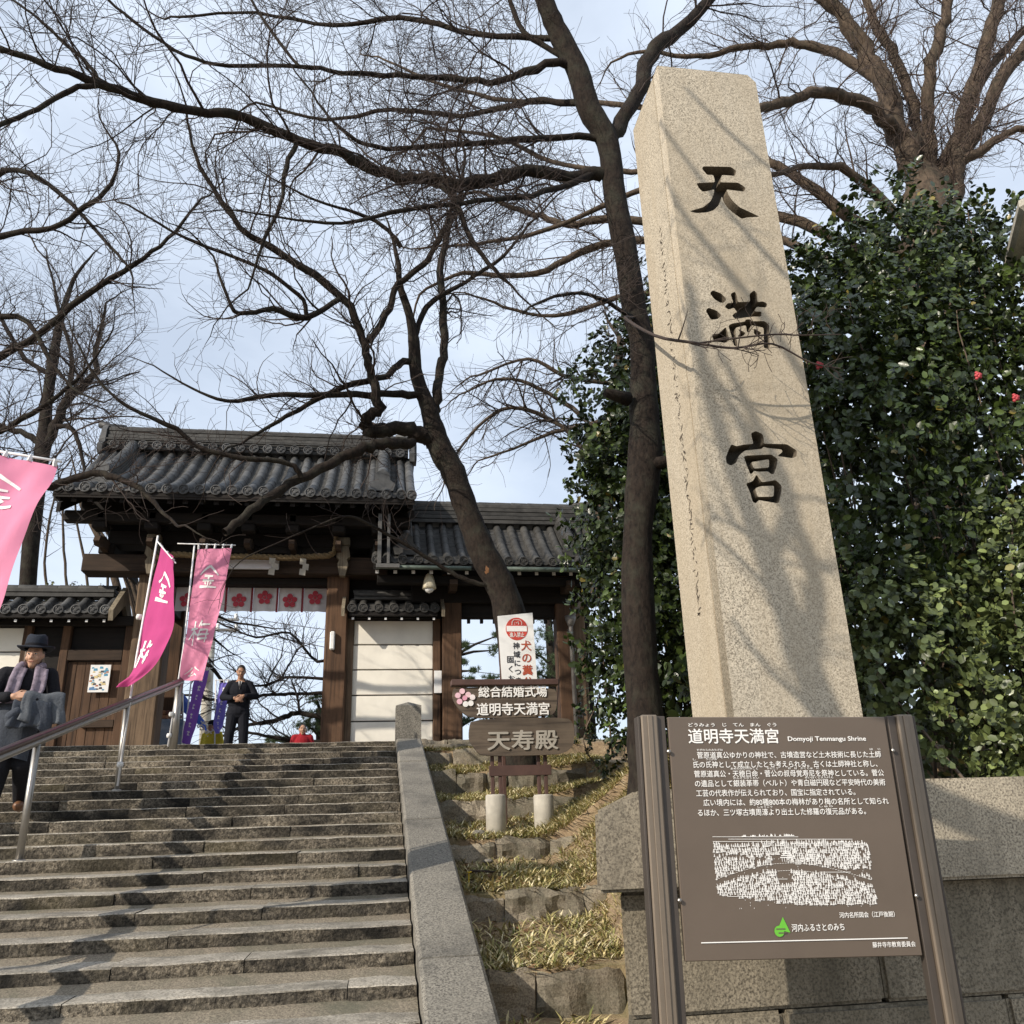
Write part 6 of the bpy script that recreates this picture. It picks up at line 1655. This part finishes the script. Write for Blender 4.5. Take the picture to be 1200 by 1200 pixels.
for py in (726, 738): 
    p = at(248, py, 29.8); part('crossarm', MB().bbox(p[0] - .7, p[0] + .9, 29.75, 29.85, p[2] - .04, p[2] + .04, .01), M['steel'], up_)
    for dx in (-.6, .2, .8): part('insulator', MB().lathe([(.05, 0), (.07, .05), (.05, .1), (.06, .14), (.02, .18)], (p[0] + dx, 29.8, p[2] + .04), 8), M['white'], up_)
part('transformer', MB().lathe([(.2, -.4), (.24, -.38), (.24, .3), (.2, .36)], (at(240, 785, 29.6)[0], 29.55, at(240, 785, 29.6)[2]), 12), M['steel'], up_, True)
for i, (a_, b_, lb) in enumerate((((249, 718), (700, 760), 'upper overhead wire in the gate opening'), ((249, 728), (700, 800), 'middle overhead wire in the gate opening'), ((249, 738), (700, 830), 'lower overhead wire crossing the gate opening'))):
    A_, B_ = at(a_[0], a_[1], 29.8), at(b_[0], b_[1], 29.8); m_ = (A_ + B_) / 2 - np.array([0, 0, .25 + .1 * i])
    wr = catmull(np.array([A_, (A_ + m_) / 2 - np.array([0, 0, .08]), m_, (B_ + m_) / 2 - np.array([0, 0, .08]), B_]), 5)
    single('overhead_wire', MB().tube(wr, .012, 4), M['groove'], lb, 'wire', 'overhead wires behind the gate')

# ================================================================ stone lantern whose roof corner shows at the right edge
ln = thing('stone_lantern', 'stone lantern on the bank, only its roof corner showing at the right edge', 'lantern', (6.58, 5.35, 1.7))
c = np.array([6.58, 5.35]); zc = 6.50
pr6 = lambda r, z, ph=0.0: [(c[0] + r * math.cos(q * math.pi / 3 + ph), c[1] + r * math.sin(q * math.pi / 3 + ph), z) for q in range(6)]
part('base', MB().lathe([(.55, 0), (.55, .25), (.42, .42), (.30, .5)], (c[0], c[1], 1.68), 6), M['lantern'], ln)
part('shaft', MB().lathe([(.24, 0), (.22, 1.2), (.26, 1.3), (.22, 1.4), (.22, 2.7), (.26, 2.8)], (c[0], c[1], 2.18), 16), M['lantern'], ln, True)
part('platform', MB().lathe([(.26, 0), (.52, .2), (.54, .36), (.4, .4)], (c[0], c[1], 4.98), 6), M['lantern'], ln)
part('fire_box', MB().lathe([(.36, 0), (.36, 1.10)], (c[0], c[1], 5.38), 6), M['lantern'], ln)
part('roof', MB().grid([pr6(.40, zc - .02), pr6(.8, zc + .03), pr6(1.10, zc + .01), pr6(1.14, zc + .05), pr6(1.13, zc + .12), pr6(.8, zc + .21), pr6(.45, zc + .36), pr6(.16, zc + .62)], True), M['lantern'], ln)
part('finial', MB().lathe([(.16, 0), (.20, .06), (.12, .12), (.20, .24), (.16, .36), (.02, .5)], (c[0], c[1], zc + .6), 14), M['lantern'], ln, True)
# ================================================================ people
def rot_to(d):
    return Vector(d).to_track_quat('Z', 'Y').to_matrix()
class Body:
    """tapered limbs and ellipsoids melted into one continuous skin"""
    def __init__(s): s.mb = MB()
    def cap(s, a, b, ra, rb, n=10):
        a, b = Vector(a), Vector(b); d = b - a; L = d.length
        Rm = rot_to(d) if L > 1e-6 else Matrix.Identity(3)
        prof = [(ra * math.cos(t), -ra * math.sin(t)) for t in (1.5, 1.1, .7, .3)] + [(ra, 0), (rb, L)] + [(rb * math.cos(t), L + rb * math.sin(t)) for t in (.3, .7, 1.1, 1.5)]
        m2 = MB().lathe(prof, (0, 0, 0), n)
        s.mb.add([a + Rm @ Vector(v) for v in m2.v], m2.f); return s
    def ell(s, c, r, rx=0.0, n=14):
        prof = [(math.cos(t), math.sin(t)) for t in np.linspace(-1.5, 1.5, 9)]
        m2 = MB().lathe(prof, (0, 0, 0), n); Rm = Matrix.Rotation(rx, 3, 'X')
        s.mb.add([Vector(c) + Rm @ Vector((v[0] * r[0], v[1] * r[1], v[2] * r[2])) for v in m2.v], m2.f); return s
    def chain(s, pts, rads):
        for (a, b), (ra, rb) in zip(zip(pts, pts[1:]), zip(rads, rads[1:])): s.cap(a, b, ra, rb)
        return s
    def hand(s, w, d, palm, side, curl=.5, k=1.0):
        """wrist, direction of the fingers, palm normal, thumb side (+1/-1)"""
        w, d, pn = Vector(w), Vector(d).normalized(), Vector(palm).normalized(); pn = (pn - d * pn.dot(d)).normalized(); sd = d.cross(pn) * side
        for q, (off, l) in enumerate(((.030, .95), (.010, 1.08), (-.010, 1.0), (-.029, .80))):
            b = w + d * .02 * k + sd * off * .6 * k; kn = w + d * (.085 + (.004 if q in (1, 2) else -.004)) * k + sd * off * k
            s.cap(b, kn, .015 * k, .0115 * k, 7)
            p = kn; dd = d.copy()
            for seg, (ln, cr) in enumerate(((.040, .55), (.026, .9), (.020, .7))):
                dd = (dd * math.cos(curl * cr) + pn * math.sin(curl * cr)).normalized(); e = p + dd * ln * l * k
                s.cap(p, e, (.0098 - .0011 * seg) * k, (.0090 - .0011 * seg) * k, 7); p = e
        b = w + d * .018 * k + sd * .028 * k; t1 = b + (d * .55 + sd * .75 + pn * .25).normalized() * .042 * k; t2 = t1 + (d * .85 + sd * .25 + pn * .4).normalized() * .032 * k; t3 = t2 + (d * .9 - sd * .1 + pn * .45).normalized() * .024 * k
        s.cap(b, t1, .016 * k, .0115 * k, 7); s.cap(t1, t2, .0112 * k, .0098 * k, 7); s.cap(t2, t3, .0098 * k, .0078 * k, 7)
        return s
    def head(s, c, tilt=0.0, turn=0.0):
        c = Vector(c); R_ = Matrix.Rotation(turn, 3, 'Z') @ Matrix.Rotation(tilt, 3, 'X')
        def P(x, y, z): return c + R_ @ Vector((x, y, z))
        s.ell(c, (.074, .092, .112)); s.cap(P(0, -.03, -.05), P(0, -.052, -.092), .058, .036)          # skull, jaw, chin
        s.cap(P(0, -.088, .012), P(0, -.106, -.024), .010, .016, 8); s.cap(P(-.012, -.094, -.028), P(.012, -.094, -.028), .009, .009, 8)
        for sx in (-1, 1):
            s.ell(P(sx * .077, .008, -.004), (.012, .022, .034)); s.ell(P(sx * .038, -.066, -.03), (.026, .022, .028)); s.cap(P(sx * .012, -.086, .030), P(sx * .046, -.078, .032), .010, .009, 7)
        s.cap(P(-.020, -.084, -.058), P(.020, -.084, -.058), .0085, .0085, 7); s.cap(P(-.016, -.082, -.070), P(.016, -.082, -.070), .009, .009, 7)
        return P
    def mesh(s, name, voxel=.009, smooth=3, fac=.5):
        o = bpy.data.objects.new('tmp', s.mb.mesh('tmp')); COL.objects.link(o)
        md = o.modifiers.new('r', 'REMESH'); md.mode = 'VOXEL'; md.voxel_size = voxel; md.use_smooth_shade = True
        if smooth: m2 = o.modifiers.new('s', 'SMOOTH'); m2.iterations = smooth; m2.factor = fac
        bpy.context.view_layer.update()
        me = bpy.data.meshes.new_from_object(o.evaluated_get(bpy.context.evaluated_depsgraph_get())); me.name = name
        bpy.data.objects.remove(o)
        return me
def skinmat(name, c):
    k = N(name); co = k.co(); k.col(k.ramp(k.noise(co, 30, 3), [(.3, tuple(x * .86 for x in c)), (.7, c)])).set(.5, spec=.35)
    k.b.inputs['Subsurface Weight'].default_value = .12; k.b.inputs['Subsurface Radius'].default_value = (.012, .005, .003); return k.m
def clothmat(name, c, var=.18, scale=60):
    k = N(name); co = k.co(); f = k.noise(co, scale, 3); k.col(k.ramp(f, [(.3, tuple(x * (1 - var) for x in c)), (.7, tuple(x * (1 + var) for x in c))])).set(.9, spec=.2); k.bump(k.mix(.6, f, k.noise(co, 7, 4)), .5, .02); return k.m
M['skin'] = skinmat('warm_skin', (.50, .29, .19)); M['skin2'] = skinmat('tan_skin', (.42, .235, .15))
M['blackcloth'] = clothmat('black_wool', (.012, .012, .015)); M['navy'] = clothmat('dark_suit_cloth', (.013, .014, .019)); M['greycoat'] = clothmat('grey_wool_coat', (.055, .062, .075)); M['greylight'] = clothmat('pale_grey_wool', (.10, .108, .118))
M['hatfelt'] = clothmat('dark_blue_felt', (.022, .026, .036)); M['scarf'] = clothmat('mauve_grey_scarf', (.20, .165, .20), .35, 24); M['shoe'] = plain('brown_leather', (.16, .075, .035), .45); M['blackshoe'] = plain('black_leather', (.015, .015, .016), .35)
M['hairdark'] = plain('dark_hair', (.025, .02, .018), .55, 0, .3, 40); M['hairgrey'] = plain('grey_brown_hair', (.16, .12, .09), .6, 0, .3, 40); M['eyew'] = plain('eye_white', (.6, .58, .55), .3); M['lip'] = plain('lip', (.32, .11, .09), .5)
M['shirt'] = clothmat('white_shirt', (.62, .61, .60), .05); M['redcoat'] = clothmat('red_jacket_cloth', (.33, .02, .03)); M['yellowcloth'] = clothmat('yellow_cloth', (.62, .50, .05)); M['olive'] = clothmat('olive_yellow_bag', (.25, .24, .03))
def face(P, par, glasses=False):
    for sx in (-1, 1):
        b = Body().ell(P(sx * .031, -.082, .012), (.013, .008, .0065)); part('eye', b.mb, M['eyew'], par, True)
        b = Body().ell(P(sx * .031, -.0885, .012), (.006, .004, .006)); part('pupil', b.mb, M['hairdark'], par, True)
        b = Body().cap(P(sx * .016, -.094, .034), P(sx * .048, -.082, .034), .0042, .003, 6); part('eyebrow', b.mb, M['hairdark'], par, True)
    b = Body().cap(P(-.022, -.0925, -.063), P(.022, -.0925, -.063), .0035, .0035, 6); part('mouth', b.mb, M['lip'], par, True)

# --- woman in the felt hat, coming down the left half of the stairs
wo = thing('person', 'person in dark felt hat, scarf and grey coat coming down the stairs', 'person', (-3.54, 9.25, 1.78), rot=(0, 0, rad(14))); wo.scale = (1.03, 1.03, 1.03)
b = Body()
P = b.head((.06, -.02, 1.545), .10, -.15)
b.cap((.05, 0, 1.36), (.06, -.01, 1.48), .056, .052)
b.ell((.03, .01, 1.24), (.17, .10, .19)); b.ell((.02, .01, 1.0), (.14, .095, .16)); b.ell((.02, .02, .86), (.16, .11, .13))
shL, shR = (-.16, .01, 1.36), (.22, .01, 1.36)
elL, elR = (-.25, -.06, 1.10), (.30, -.05, 1.09); wrL, wrR = (-.03, -.23, 1.12), (.10, -.22, 1.08)
b.chain([shL, elL, wrL], [.055, .042, .028]).chain([shR, elR, wrR], [.055, .042, .028])
b.hand(wrL, (1, -.25, .12), (0, .9, -.5), 1, .55).hand(wrR, (-1, -.2, .35), (0, .9, -.3), -1, .6)
b.chain([(-.06, .01, .84), (-.08, -.06, .46), (-.13, .01, .07)], [.085, .06, .04]).cap((-.13, 0, .045), (-.15, -.15, .035), .04, .034)
b.chain([(.10, .02, .84), (.11, -.02, .52), (.10, .34, .18)], [.085, .06, .04]).cap((.10, .33, .155), (.10, .19, .145), .04, .034)
body = part('body', b.mesh('body', .0085), M['skin'], wo, True)
face(P, body)
b = Body().ell((.06, .005, 1.58), (.088, .105, .10)); b.cap((-.015, .02, 1.56), (-.02, .015, 1.46), .024, .016); b.cap((.135, .02, 1.56), (.14, .015, 1.46), .026, .018)
hair = Body(); hair.cap((-.008, -.025, 1.575), (-.018, -.02, 1.45), .02, .012); hair.cap((.128, -.02, 1.575), (.14, -.015, 1.44), .022, .014); hair.ell((.06, .045, 1.54), (.085, .07, .11))
part('hair', hair.mesh('hair', .008), M['hairgrey'], body, True)
hm = MB(); n = 28                                         # felt hat: pinched crown, ribbon, curled brim
def ring(rx, ry, z, dip=0.0): return [(.06 + rx * math.cos(q * 2 * math.pi / n), -.005 + ry * math.sin(q * 2 * math.pi / n), z + dip * math.cos(2 * q * 2 * math.pi / n)) for q in range(n)]
hm.grid([ring(.10, .12, 1.612), ring(.135, .155, 1.604, .008), ring(.165, .185, 1.612, .016), ring(.170, .19, 1.620, .018), ring(.163, .183, 1.622, .016), ring(.115, .132, 1.622, .004), ring(.101, .120, 1.63), ring(.100, .118, 1.66), ring(.097, .114, 1.70), ring(.088, .104, 1.735, .006), ring(.066, .082, 1.750, .010), ring(.03, .05, 1.738, .004), ring(.002, .004, 1.728)], True)
hat = part('hat', hm, M['hatfelt'], wo, True)
part('hat_band', MB().grid([ring(.1035, .1225, 1.626), ring(.1030, .1215, 1.655)], True), M['blackcloth'], hat, True)
b = Body().ell((.03, .01, 1.24), (.205, .135, .215)).ell((.02, .01, 1.02), (.185, .13, .2)).cap((-.14, .01, 1.36), (.20, .01, 1.36), .075, .075)
b.chain([shL, elL, (-.09, -.20, 1.115)], [.078, .068, .052]).chain([shR, elR, (.15, -.20, 1.085)], [.078, .068, .052])
part('black_jacket', b.mesh('black_jacket', .010), M['blackcloth'], wo, True)
P_ = []                                                   # long grey coat skirt with folds
for j in range(10):
    f = j / 9; z = 1.10 - .52 * f; P_.append([(.0 + (.19 + .05 * f) * math.cos(t) - .03 * f, .01 + (.135 + .05 * f) * math.sin(t) + .012 * math.sin(7 * t) * f, z - .06 * f * math.cos(t)) for t in np.linspace(0, 2 * math.pi, 40, endpoint=False)])
part('grey_coat_skirt', MB().grid(P_, True), M['greycoat'], wo, True)
b = Body().chain([(-.06, .01, .80), (-.08, -.06, .46), (-.125, .01, .10)], [.115, .095, .072]); b.chain([(.10, .02, .80), (.11, -.02, .52), (.10, .33, .21)], [.115, .095, .07])
part('trousers', b.mesh('trousers', .011), M['blackcloth'], wo, True)
for c, e in (((-.13, .02, .05), (-.155, -.17, .038)), ((.10, .35, .16), (.10, .17, .148))):
    part('shoe', Body().cap(c, e, .052, .044).cap((c[0], c[1], c[2] - .02), (e[0], e[1], e[2] - .012), .045, .038).mesh('shoe', .010), M['shoe'], wo, True)
for sx, x0, x1, x2 in ((-1, .0, -.06, -.10), (1, .12, .15, .08)):   # two ends of the scarf
    A = [[(x0 + sx * .02 + q * .022 * 1.0 - .05, -.055 - .02 * math.sin(q * 1.1), 1.46 - .01 * q) for q in range(6)]]
    for z, xx, yy in ((1.40, x0 + sx * .03, -.10), (1.30, (x0 + x1) / 2 + sx * .02, -.145), (1.20, x1, -.165), (1.11, (x1 + x2) / 2, -.18), (1.06, x2, -.18)):
        A.append([(xx - .06 + q * .024, yy - .012 * math.sin(q * 1.7), z) for q in range(6)])
    A2 = [[(x, y + .018, z) for x, y, z in reversed(r_)] for r_ in A]
    part('scarf', MB().grid([a + c for a, c in zip(A, A2)], True), M['scarf'], wo, True)
part('scarf', Body().chain([(-.03, -.05, 1.445), (.02, .06, 1.45), (.11, .06, 1.45), (.15, -.05, 1.44)], [.038, .042, .042, .038]).mesh('scarf', .010), M['scarf'], wo, True)
# coat carried over the arm
cc_ = thing('carried_coat', 'pale grey coat folded over the arm of the person in the hat', 'coat', (-3.54, 9.25, 1.80), rot=(0, 0, rad(14)))
def drape(name, m_, u0, u1, hang, back, ph, push):
    """cloth hanging over the forearm: from behind the arm, over it and down in front"""
    P = []; nu, nv = 22, 16
    for i in range(nu + 1):
        u = i / nu; c = Vector(u0).lerp(Vector(u1), u); row = []
        for j in range(nv + 1):
            v = j / nv
            if v < .2: y, z = .07 - .02 * v, -back * (1 - v / .2)
            elif v < .4: t = (v - .2) / .2; y, z = .07 * math.cos(t * math.pi), .06 * math.sin(t * math.pi)
            else: t = (v - .4) / .6; y, z = -.07 - .02 * t - push * t, -hang * t * (.75 + .35 * u + .10 * math.sin(u * 5 + ph))
            fo = max(0, v - .3); w_2 = .030 * fo * math.sin(u * 17 + ph + v * 2) + .014 * fo * math.sin(u * 31 + 2 * ph - v * 3)
            row.append((c.x + .10 * fo * (u - .35) + .02 * fo * math.sin(9 * v + ph), c.y + y + w_2, c.z + z + .012 * math.sin(u * 9 + ph)))
        P.append(row)
    o = part(name, MB().grid(P), m_, cc_, True); md = o.modifiers.new('thick', 'SOLIDIFY'); md.thickness = .012; return o
drape('folded_cloth', M['greylight'], (.06, -.22, 1.12), (.40, -.10, 1.13), .28, .16, .4, .03)
drape('inner_fold', M['greycoat'], (-.02, -.235, 1.04), (.30, -.17, 1.06), .26, .10, 2.1, .01)
part('sleeve', Body().chain([(.02, -.29, .98), (-.03, -.29, .93), (-.02, -.28, .86)], [.045, .05, .045]).mesh('sleeve', .012, 2), M['greycoat'], cc_, True)

# --- man in the black suit at the stair top
mn = thing('person', 'man in black suit looking down at his hands in the gate opening', 'person', (at(277, 860, 16.5)[0], 16.5, 2.875), rot=(0, 0, rad(6)))
b = Body(); P = b.head((.0, -.045, 1.57), .38, .05)
b.cap((0, .01, 1.38), (0, -.02, 1.49), .058, .055); b.ell((0, 0, 1.25), (.18, .11, .19)); b.ell((0, 0, 1.03), (.155, .11, .17)); b.ell((0, .01, .88), (.165, .115, .13))
sL, sR = (-.17, 0, 1.335), (.17, 0, 1.335); eL, eR = (-.285, -.03, 1.10), (.29, -.03, 1.12); wL, wR = (-.07, -.22, 1.06), (.08, -.23, 1.10)
b.chain([sL, eL, wL], [.058, .045, .03]).chain([sR, eR, wR], [.058, .045, .03])
b.hand(wL, (1, -.25, -.25), (0, .8, -.6), 1, .6).hand(wR, (-.8, -.25, -.75), (0, .9, .2), -1, .5)
for sx in (-1, 1): b.chain([(sx * .09, 0, .86), (sx * .12, -.02, .47), (sx * .14, .02, .08)], [.09, .062, .042]).cap((sx * .14, .02, .045), (sx * .16, -.16, .035), .042, .036)
body = part('body', b.mesh('body', .0085), M['skin2'], mn, True); face(P, body)
c_h = P(0, .022, .030); part('hair', Body().ell(c_h, (.081, .088, .096)).ell(P(0, .05, -.02), (.076, .06, .09)).mesh('hair', .008), M['hairdark'], body, True)
b = Body().ell((0, 0, 1.23), (.20, .14, .19)).cap((-.13, 0, 1.365), (.13, 0, 1.365), .06, .06).ell((0, 0, 1.02), (.20, .145, .2)).ell((0, .01, .86), (.205, .15, .15)).cap((-.10, 0, .80), (.10, 0, .80), .115, .115)
b.chain([sL, eL, (-.115, -.195, 1.065)], [.072, .064, .05]).chain([sR, eR, (.125, -.205, 1.10)], [.072, .064, .05])
jk = part('suit_jacket', b.mesh('suit_jacket', .010), M['navy'], mn, True)
part('shirt_front', MB().add([(-.034, -.110, 1.385), (.034, -.110, 1.385), (.0, -.148, 1.23)], [(0, 2, 1)]), M['shirt'], jk)
part('tie', MB().add([(-.010, -.116, 1.385), (.010, -.116, 1.385), (.014, -.146, 1.27), (0, -.152, 1.235), (-.014, -.146, 1.27)], [(0, 1, 2, 3, 4)]), M['hairdark'], jk)
b = Body()
for sx in (-1, 1): b.chain([(sx * .09, 0, .84), (sx * .12, -.02, .47), (sx * .14, .02, .09)], [.115, .09, .075])
part('trousers', b.mesh('trousers', .011), M['navy'], mn, True)
for sx in (-1, 1): part('shoe', Body().cap((sx * .14, .03, .05), (sx * .165, -.18, .04), .05, .043).mesh('shoe', .012), M['blackshoe'], mn, True)

# --- simple standing figure for the half-hidden people
def figure(label, loc, rot, coat, hairm, skin, legs, scale=1.0, cap_=None, extra=None, hands=True):
    t = thing('person', label, 'person', loc, rot=(0, 0, rot)); t.scale = (scale,) * 3
    b = Body(); P = b.head((0, -.02, 1.55), .05, 0); b.cap((0, .01, 1.38), (0, 0, 1.49), .055, .05); b.ell((0, 0, 1.25), (.16, .10, .18)); b.ell((0, 0, 1.03), (.14, .1, .17)); b.ell((0, .01, .88), (.16, .11, .13))
    for sx in (-1, 1):
        b.chain([(sx * .17, 0, 1.37), (sx * .24, .02, 1.10), (sx * .22, -.06, .86)], [.052, .042, .028])
        if hands: b.hand((sx * .22, -.06, .86), (0, -.15, -1), (-sx, 0, 0), -sx, .4)
        b.chain([(sx * .09, 0, .86), (sx * .10, -.02, .47), (sx * .10, .02, .08)], [.085, .06, .04]).cap((sx * .10, .02, .045), (sx * .11, -.16, .035), .04, .034)
    body = part('body', b.mesh('body', .009), M[skin], t, True); face(P, body)
    part('hair', Body().ell(P(0, .022, .028), (.084, .092, .10)).ell(P(0, .05, -.02), (.08, .06, .10)).mesh('hair', .010), M[hairm], body, True)
    b = Body().ell((0, 0, 1.25), (.195, .135, .205)).cap((-.15, 0, 1.375), (.15, 0, 1.375), .072, .072).ell((0, 0, 1.0), (.19, .14, .22)).cap((-.08, 0, .80), (.08, 0, .80), .11, .11).cap((0, .0, 1.42), (0, -.005, 1.46), .075, .07)
    for sx in (-1, 1): b.chain([(sx * .17, 0, 1.37), (sx * .24, .02, 1.10), (sx * .222, -.055, .89)], [.075, .065, .052])
    part('jacket', b.mesh('jacket', .012), M[coat], t, True)
    b = Body()
    for sx in (-1, 1): b.chain([(sx * .09, 0, .84), (sx * .10, -.02, .47), (sx * .10, .02, .09)], [.11, .085, .07])
    part('trousers', b.mesh('trousers', .012), M[legs], t, True)
    for sx in (-1, 1): part('shoe', Body().cap((sx * .10, .03, .05), (sx * .115, -.17, .04), .048, .042).mesh('shoe', .012), M['blackshoe'], t, True)
    if cap_:
        cm = Body().ell(P(0, .01, .05), (.092, .108, .085)); k_ = part('cap', cm.mesh('cap', .010), M[cap_], t, True)
        part('cap_peak', MB().add([P(-.07, -.08, .035), P(.07, -.08, .035), P(.05, -.165, .02), P(0, -.185, .018), P(-.05, -.165, .02)], [(0, 1, 2, 3, 4)]), M['white'], k_)
    return t
p = at(355, 849, 20.2); figure('woman in red jacket, only head and shoulders above the top step', (p[0], 20.2, p[2] - 1.66), .1, 'redcoat', 'hairdark', 'skin', 'blackcloth')
p = at(250, 846, 18.6); figure('person in black cap and yellow jacket crouched beside the violet banner', (p[0], 18.6, p[2] - 1.64), -.5, 'yellowcloth', 'hairdark', 'skin2', 'blackcloth', 1.0, 'blackcloth')
p = at(-58, 958, 9.7)
figure('person in black cut off by the left edge of the photo', (p[0], 9.7, 1.89), .2, 'blackcloth', 'hairdark', 'skin', 'blackcloth')
bg_ = thing('shoulder_bag', 'olive yellow bag hanging beside the person cut by the left edge', 'bag', (p[0] + .25, 9.6, 2.6))
q1 = at(3, 828, 9.55)
part('bag_body', Body().ell((q1[0] - .02, 9.55, q1[2]), (.05, .07, .17)).mesh('bag_body', .012), M['olive'], bg_, True)
part('strap', MB().tube([(q1[0] - .02, 9.55, q1[2] + .15), (p[0] + .12, 9.62, 3.30), (p[0] + .02, 9.72, 3.33)], .012, 6), M['olive'], bg_)
# ---------------------------------------------------------------- clean up helper marks
for o in bpy.data.objects:
    if '_w' in o: del o['_w']
